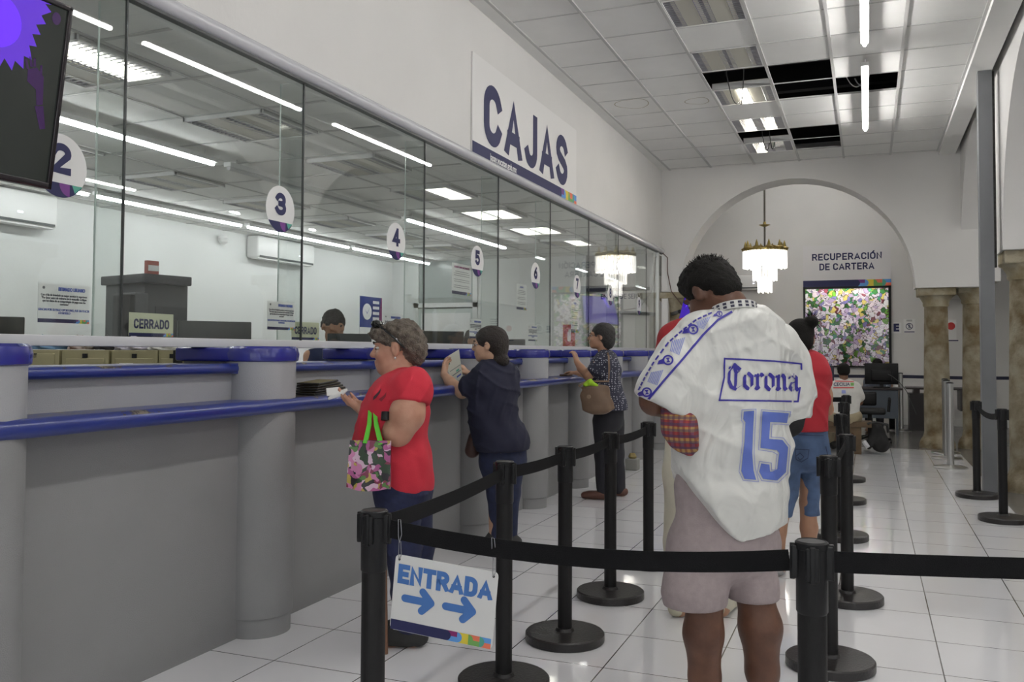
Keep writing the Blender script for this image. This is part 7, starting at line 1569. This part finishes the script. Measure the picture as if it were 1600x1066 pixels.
for sx, u in ((-1, 1306), (1, 1331)): b.chain([S(u, 650, 0.1), S(u + sx * 4, 652, 0.5)], [0.07, 0.06]); b.chain([S(u + sx * 4, 652, 0.5), S(u + sx * 4, 692, 0.5)], [0.055, 0.036]); foot(b, S(u + sx * 4, 692, 0.5), (0, 1, 0), 0.22)
b.build('body', skin_mat('skin_brown', srgb(120, 86, 66)), w5, 0.011)
q = Sculpt(); q.ell(P(0, -0.01, 0.035), (0.083, 0.1, 0.088), HM, 0.03); q.ell(P(0, -0.05, -0.01), (0.072, 0.06, 0.055), HM, 0.03); q.ell(P(0, 0.12, -0.03), (0.09, 0.07, 0.11), HM, 0.01, True)
for sx in (-1, 1): q.ell(P(sx * 0.09, 0.0, -0.01), (0.03, 0.03, 0.034), HM, 0.008, True)
q.build('hair', HAIR, w5, 0.010)
q = Sculpt(); q.torso([S(1319, 600), S(1319, 612), S(1318, 630), S(1318, 650)], [(0.14, 0.08), (0.20, 0.12), (0.19, 0.13), (0.21, 0.15)], AZ, 0.05); q.chain([S(1337, 604, 0), S(1343, 620, 0.02)], [0.06, 0.068], 0.05); q.chain([S(1301, 604, 0), S(1296, 620, 0.02)], [0.06, 0.068], 0.05); t5 = q.build('tshirt', cloth('tshirt_white', (0.60, 0.59, 0.56)), w5, 0.011, folds(0.004, 9, 6))
PR = mat('print_red', srgb(205, 90, 90), 0.6)
txt = text_mesh('CECILIA', 1.0, bold=0.02); xs = [v.co.x for v in txt.vertices]; ysx = [v.co.y for v in txt.vertices]; x0, x1, y0, y1 = min(xs), max(xs), min(ysx), max(ysx); Q4 = [(1302.5, 603.2), (1328, 603.2), (1328, 598.2), (1302.5, 598.2)]
pol = [([bil(Q4, (v.co.x - x0) / (x1 - x0), (v.co.y - y0) / (y1 - y0)) for v in txt.vertices if True], [list(p.vertices) for p in txt.polygons if abs(p.normal.z) > 0.5 and p.center.z > 0], NAVY)]
pol += [([(1302, 595), (1334, 596), (1334, 597.3), (1302, 596.6)], [(0, 1, 2, 3)], PR), ([(1302, 605), (1334, 605), (1334, 607), (1302, 607)], [(0, 1, 2, 3)], PR), ([(1329, 598.5), (1334, 598.5), (1334, 603), (1329, 603)], [(0, 1, 2, 3)], C_GRN), ([(1315, 610), (1321, 610), (1322, 615), (1315, 615)], [(0, 1, 2, 3)], PRINT_PALE)]
decal(w5, 'tshirt_print', pol, t5, off=0.006)
q = Sculpt(); KH = cloth('cloth_khaki', srgb(160, 148, 122)); q.tc(S(1318, 650, 0.0), S(1318, 654, 0.08), (0.23, 0.15), (0.23, 0.14), AZ, 0.04)
for sx, u in ((-1, 1304), (1, 1333)): q.chain([S(u, 651, 0.1), S(u + sx * 4, 651, 0.5), S(u + sx * 4, 688, 0.52)], [0.095, 0.08, 0.06], 0.03)
q.cut((0, 0, 0.437), (0, 0, -1)) if False else None
q.build('trousers', KH, w5, 0.012, folds(0.003, 9, 6))
q = Sculpt()
for sx, u in ((-1, 1306), (1, 1331)): shoe(q, S(u + sx * 4, 694, 0.5), (0, 1, 0), 0.26)
q.build('shoes', cloth('shoe_dark', (0.03, 0.03, 0.03)), w5, 0.012)
bp_ = base('backpack', 'black backpack slumped on the floor beside the bench', 'bag', flat(1372, 11.8, 0)); q = Sculpt(); q.tc(at(1376, 694, 11.85), at(1370, 672, 11.9), (0.12, 0.11), (0.09, 0.08), AZ, 0.05); q.cone(at(1366, 668, 11.9), at(1358, 698, 11.8), 0.05, 0.04, 0.04); q.cut((0, 0, 0.005), (0, 0, -1)); q.build('bag_body', cloth('bag_black', (0.012, 0.012, 0.013)), bp_, 0.012, folds(0.006, 14, 6))
k = MB(); k.tube([at(1360, 668, 11.8), at(1356, 662, 11.75), at(1366, 660, 11.75), at(1386, 664, 11.8), at(1388, 676, 11.8)], 0.018, mat('strap_black', (0.012, 0.012, 0.013), 0.7), 8); k.build('strap', bp_)
bt = base('water_bottle', 'small clear bottle lying by the backpack', 'bottle', at(1353, 694, 11.7)); k = MB(); k.cyl(at(1350, 690, 11.7), at(1356, 699, 11.65), 0.03, mat('bottle_pale', (0.5, 0.5, 0.52), 0.2), n=14); k.build('bottle', bt)

# ---- clerks and the person at the far desk -----------------------------------------------------
def seated(label, u, v, z, az, skin, shirtc, hairm, pitch=0.1, floorz=0.0, hcurl=0.003, seed=1, hs=1.0, sit=True):
    c = at(u, v, z); t = base('person', label, 'person', (c.x, c.y, floorz + 0.001 if not sit else 0.45)); M = frame(az, pitch); f = V((math.cos(az), math.sin(az), 0)); r = V((math.sin(az), -math.cos(az), 0)); Zv = V((0, 0, 1))
    sh_ = c - Zv * 0.27 - f * 0.03; hp = V((c.x, c.y, 0.55)) - f * 0.05 if sit else V((c.x, c.y, 0.9)) - f * 0.05
    b = Sculpt(); P = head(b, c, M, hs); b.chain([c - Zv * 0.19 - f * 0.03, c - Zv * 0.06 - f * 0.01], [0.055, 0.05]); b.torso([sh_, sh_.lerp(hp, 0.6), hp], [(0.14, 0.08), (0.14, 0.1), (0.15, 0.11)], az)
    for s_ in (-1, 1):
        a0 = sh_ + r * 0.19 * s_ + Zv * 0.04; a1 = a0 - Zv * 0.24 + f * 0.08 + r * 0.03 * s_; a2 = a1 + f * 0.22 - Zv * 0.02 - r * 0.05 * s_; b.chain([a0, a1, a2], [0.05, 0.042, 0.028]); hand(b, a2, a2 + f * 0.16 - r * 0.02 * s_, (0, 0, 1), -s_)
        h0 = hp + r * 0.09 * s_
        if sit: k1 = h0 + f * 0.40; b.chain([h0, k1, V((k1.x, k1.y, 0.09))], [0.08, 0.06, 0.04]); foot(b, (k1.x, k1.y, 0.09), f, 0.22)
        else: b.chain([h0, V((h0.x, h0.y, 0.5)), V((h0.x, h0.y, 0.09))], [0.085, 0.06, 0.04]); foot(b, (h0.x, h0.y, 0.09), f, 0.22)
    b.build('body', skin, t, 0.012)
    q = Sculpt(); q.ell(P(0, -0.02, 0.048), (0.088, 0.108, 0.092), M, 0.03); q.ell(P(0, -0.07, -0.01), (0.08, 0.06, 0.075), M, 0.03); q.ell(P(0, 0.13, -0.035), (0.09, 0.075, 0.105), M, 0.01, True)
    for s_ in (-1, 1): q.ell(P(s_ * 0.09, 0.01, -0.01), (0.03, 0.026, 0.034), M, 0.008, True)
    q.build('hair', hairm, t, 0.009, curls(hcurl, 55, seed))
    q = Sculpt(); q.torso([sh_ + Zv * 0.07, sh_, sh_.lerp(hp, 0.6), hp - Zv * 0.02], [(0.12, 0.07), (0.185, 0.105), (0.175, 0.12), (0.18, 0.125)], az, 0.05)
    for s_ in (-1, 1): a0 = sh_ + r * 0.17 * s_ + Zv * 0.03; q.cone(a0, a0 - Zv * 0.15 + f * 0.05 + r * 0.02 * s_, 0.062, 0.064, 0.05)
    q.build('shirt', cloth('shirt_' + shirtc[0], shirtc[1]), t, 0.011, folds(0.003, 10, seed))
    q = Sculpt(); q.tc(hp, hp - Zv * 0.03, (0.17, 0.125), (0.17, 0.125), az, 0.04)
    for s_ in (-1, 1):
        h0 = hp + r * 0.09 * s_
        if sit: k1 = h0 + f * 0.40; q.chain([h0, k1, V((k1.x, k1.y, 0.10))], [0.095, 0.08, 0.06], 0.03)
        else: q.chain([h0, V((h0.x, h0.y, 0.10))], [0.10, 0.06], 0.03)
    q.build('trousers', cloth('trousers_dark', (0.03, 0.03, 0.04)), t, 0.012)
    return t
seated('office clerk with tousled dark hair bending beside the right CERRADO sign', 521, 512, 7.2, math.radians(-35), SKM, ('navy', srgb(30, 40, 72)), mat('hair_tousled', (0.035, 0.03, 0.028), 0.7, bump=0.8, bscale=90), pitch=0.6, hcurl=0.008, seed=3, hs=1.12, sit=False)
seated('office clerk half hidden behind a notice, facing the navy dressed woman', 741, 534, 10.0, math.radians(-20), SKL, ('pale', (0.5, 0.5, 0.5)), mat('hair_tousled', (0.035, 0.03, 0.028), 0.7), pitch=0.1, hcurl=0.006, seed=5, hs=1.1)
seated('person with dark hair sitting behind the black monitor at the grey desk', 1371, 573, 15.6, math.radians(-100), SKM, ('greyblue', srgb(96, 104, 118)), HAIR, pitch=0.35, hcurl=0.004, seed=8)
heap(665, 7.4, 0.80, 0.30, 0.24, 0.53, mat('plastic_white', (0.6, 0.6, 0.64), 0.35), 'plastic_bag', 'white plastic bag standing in the counter gap right of the grey haired woman', 'bag', 12)

for o in bpy.data.objects:
    for p_ in ('_base', '_bv'):
        if p_ in o: del o[p_]
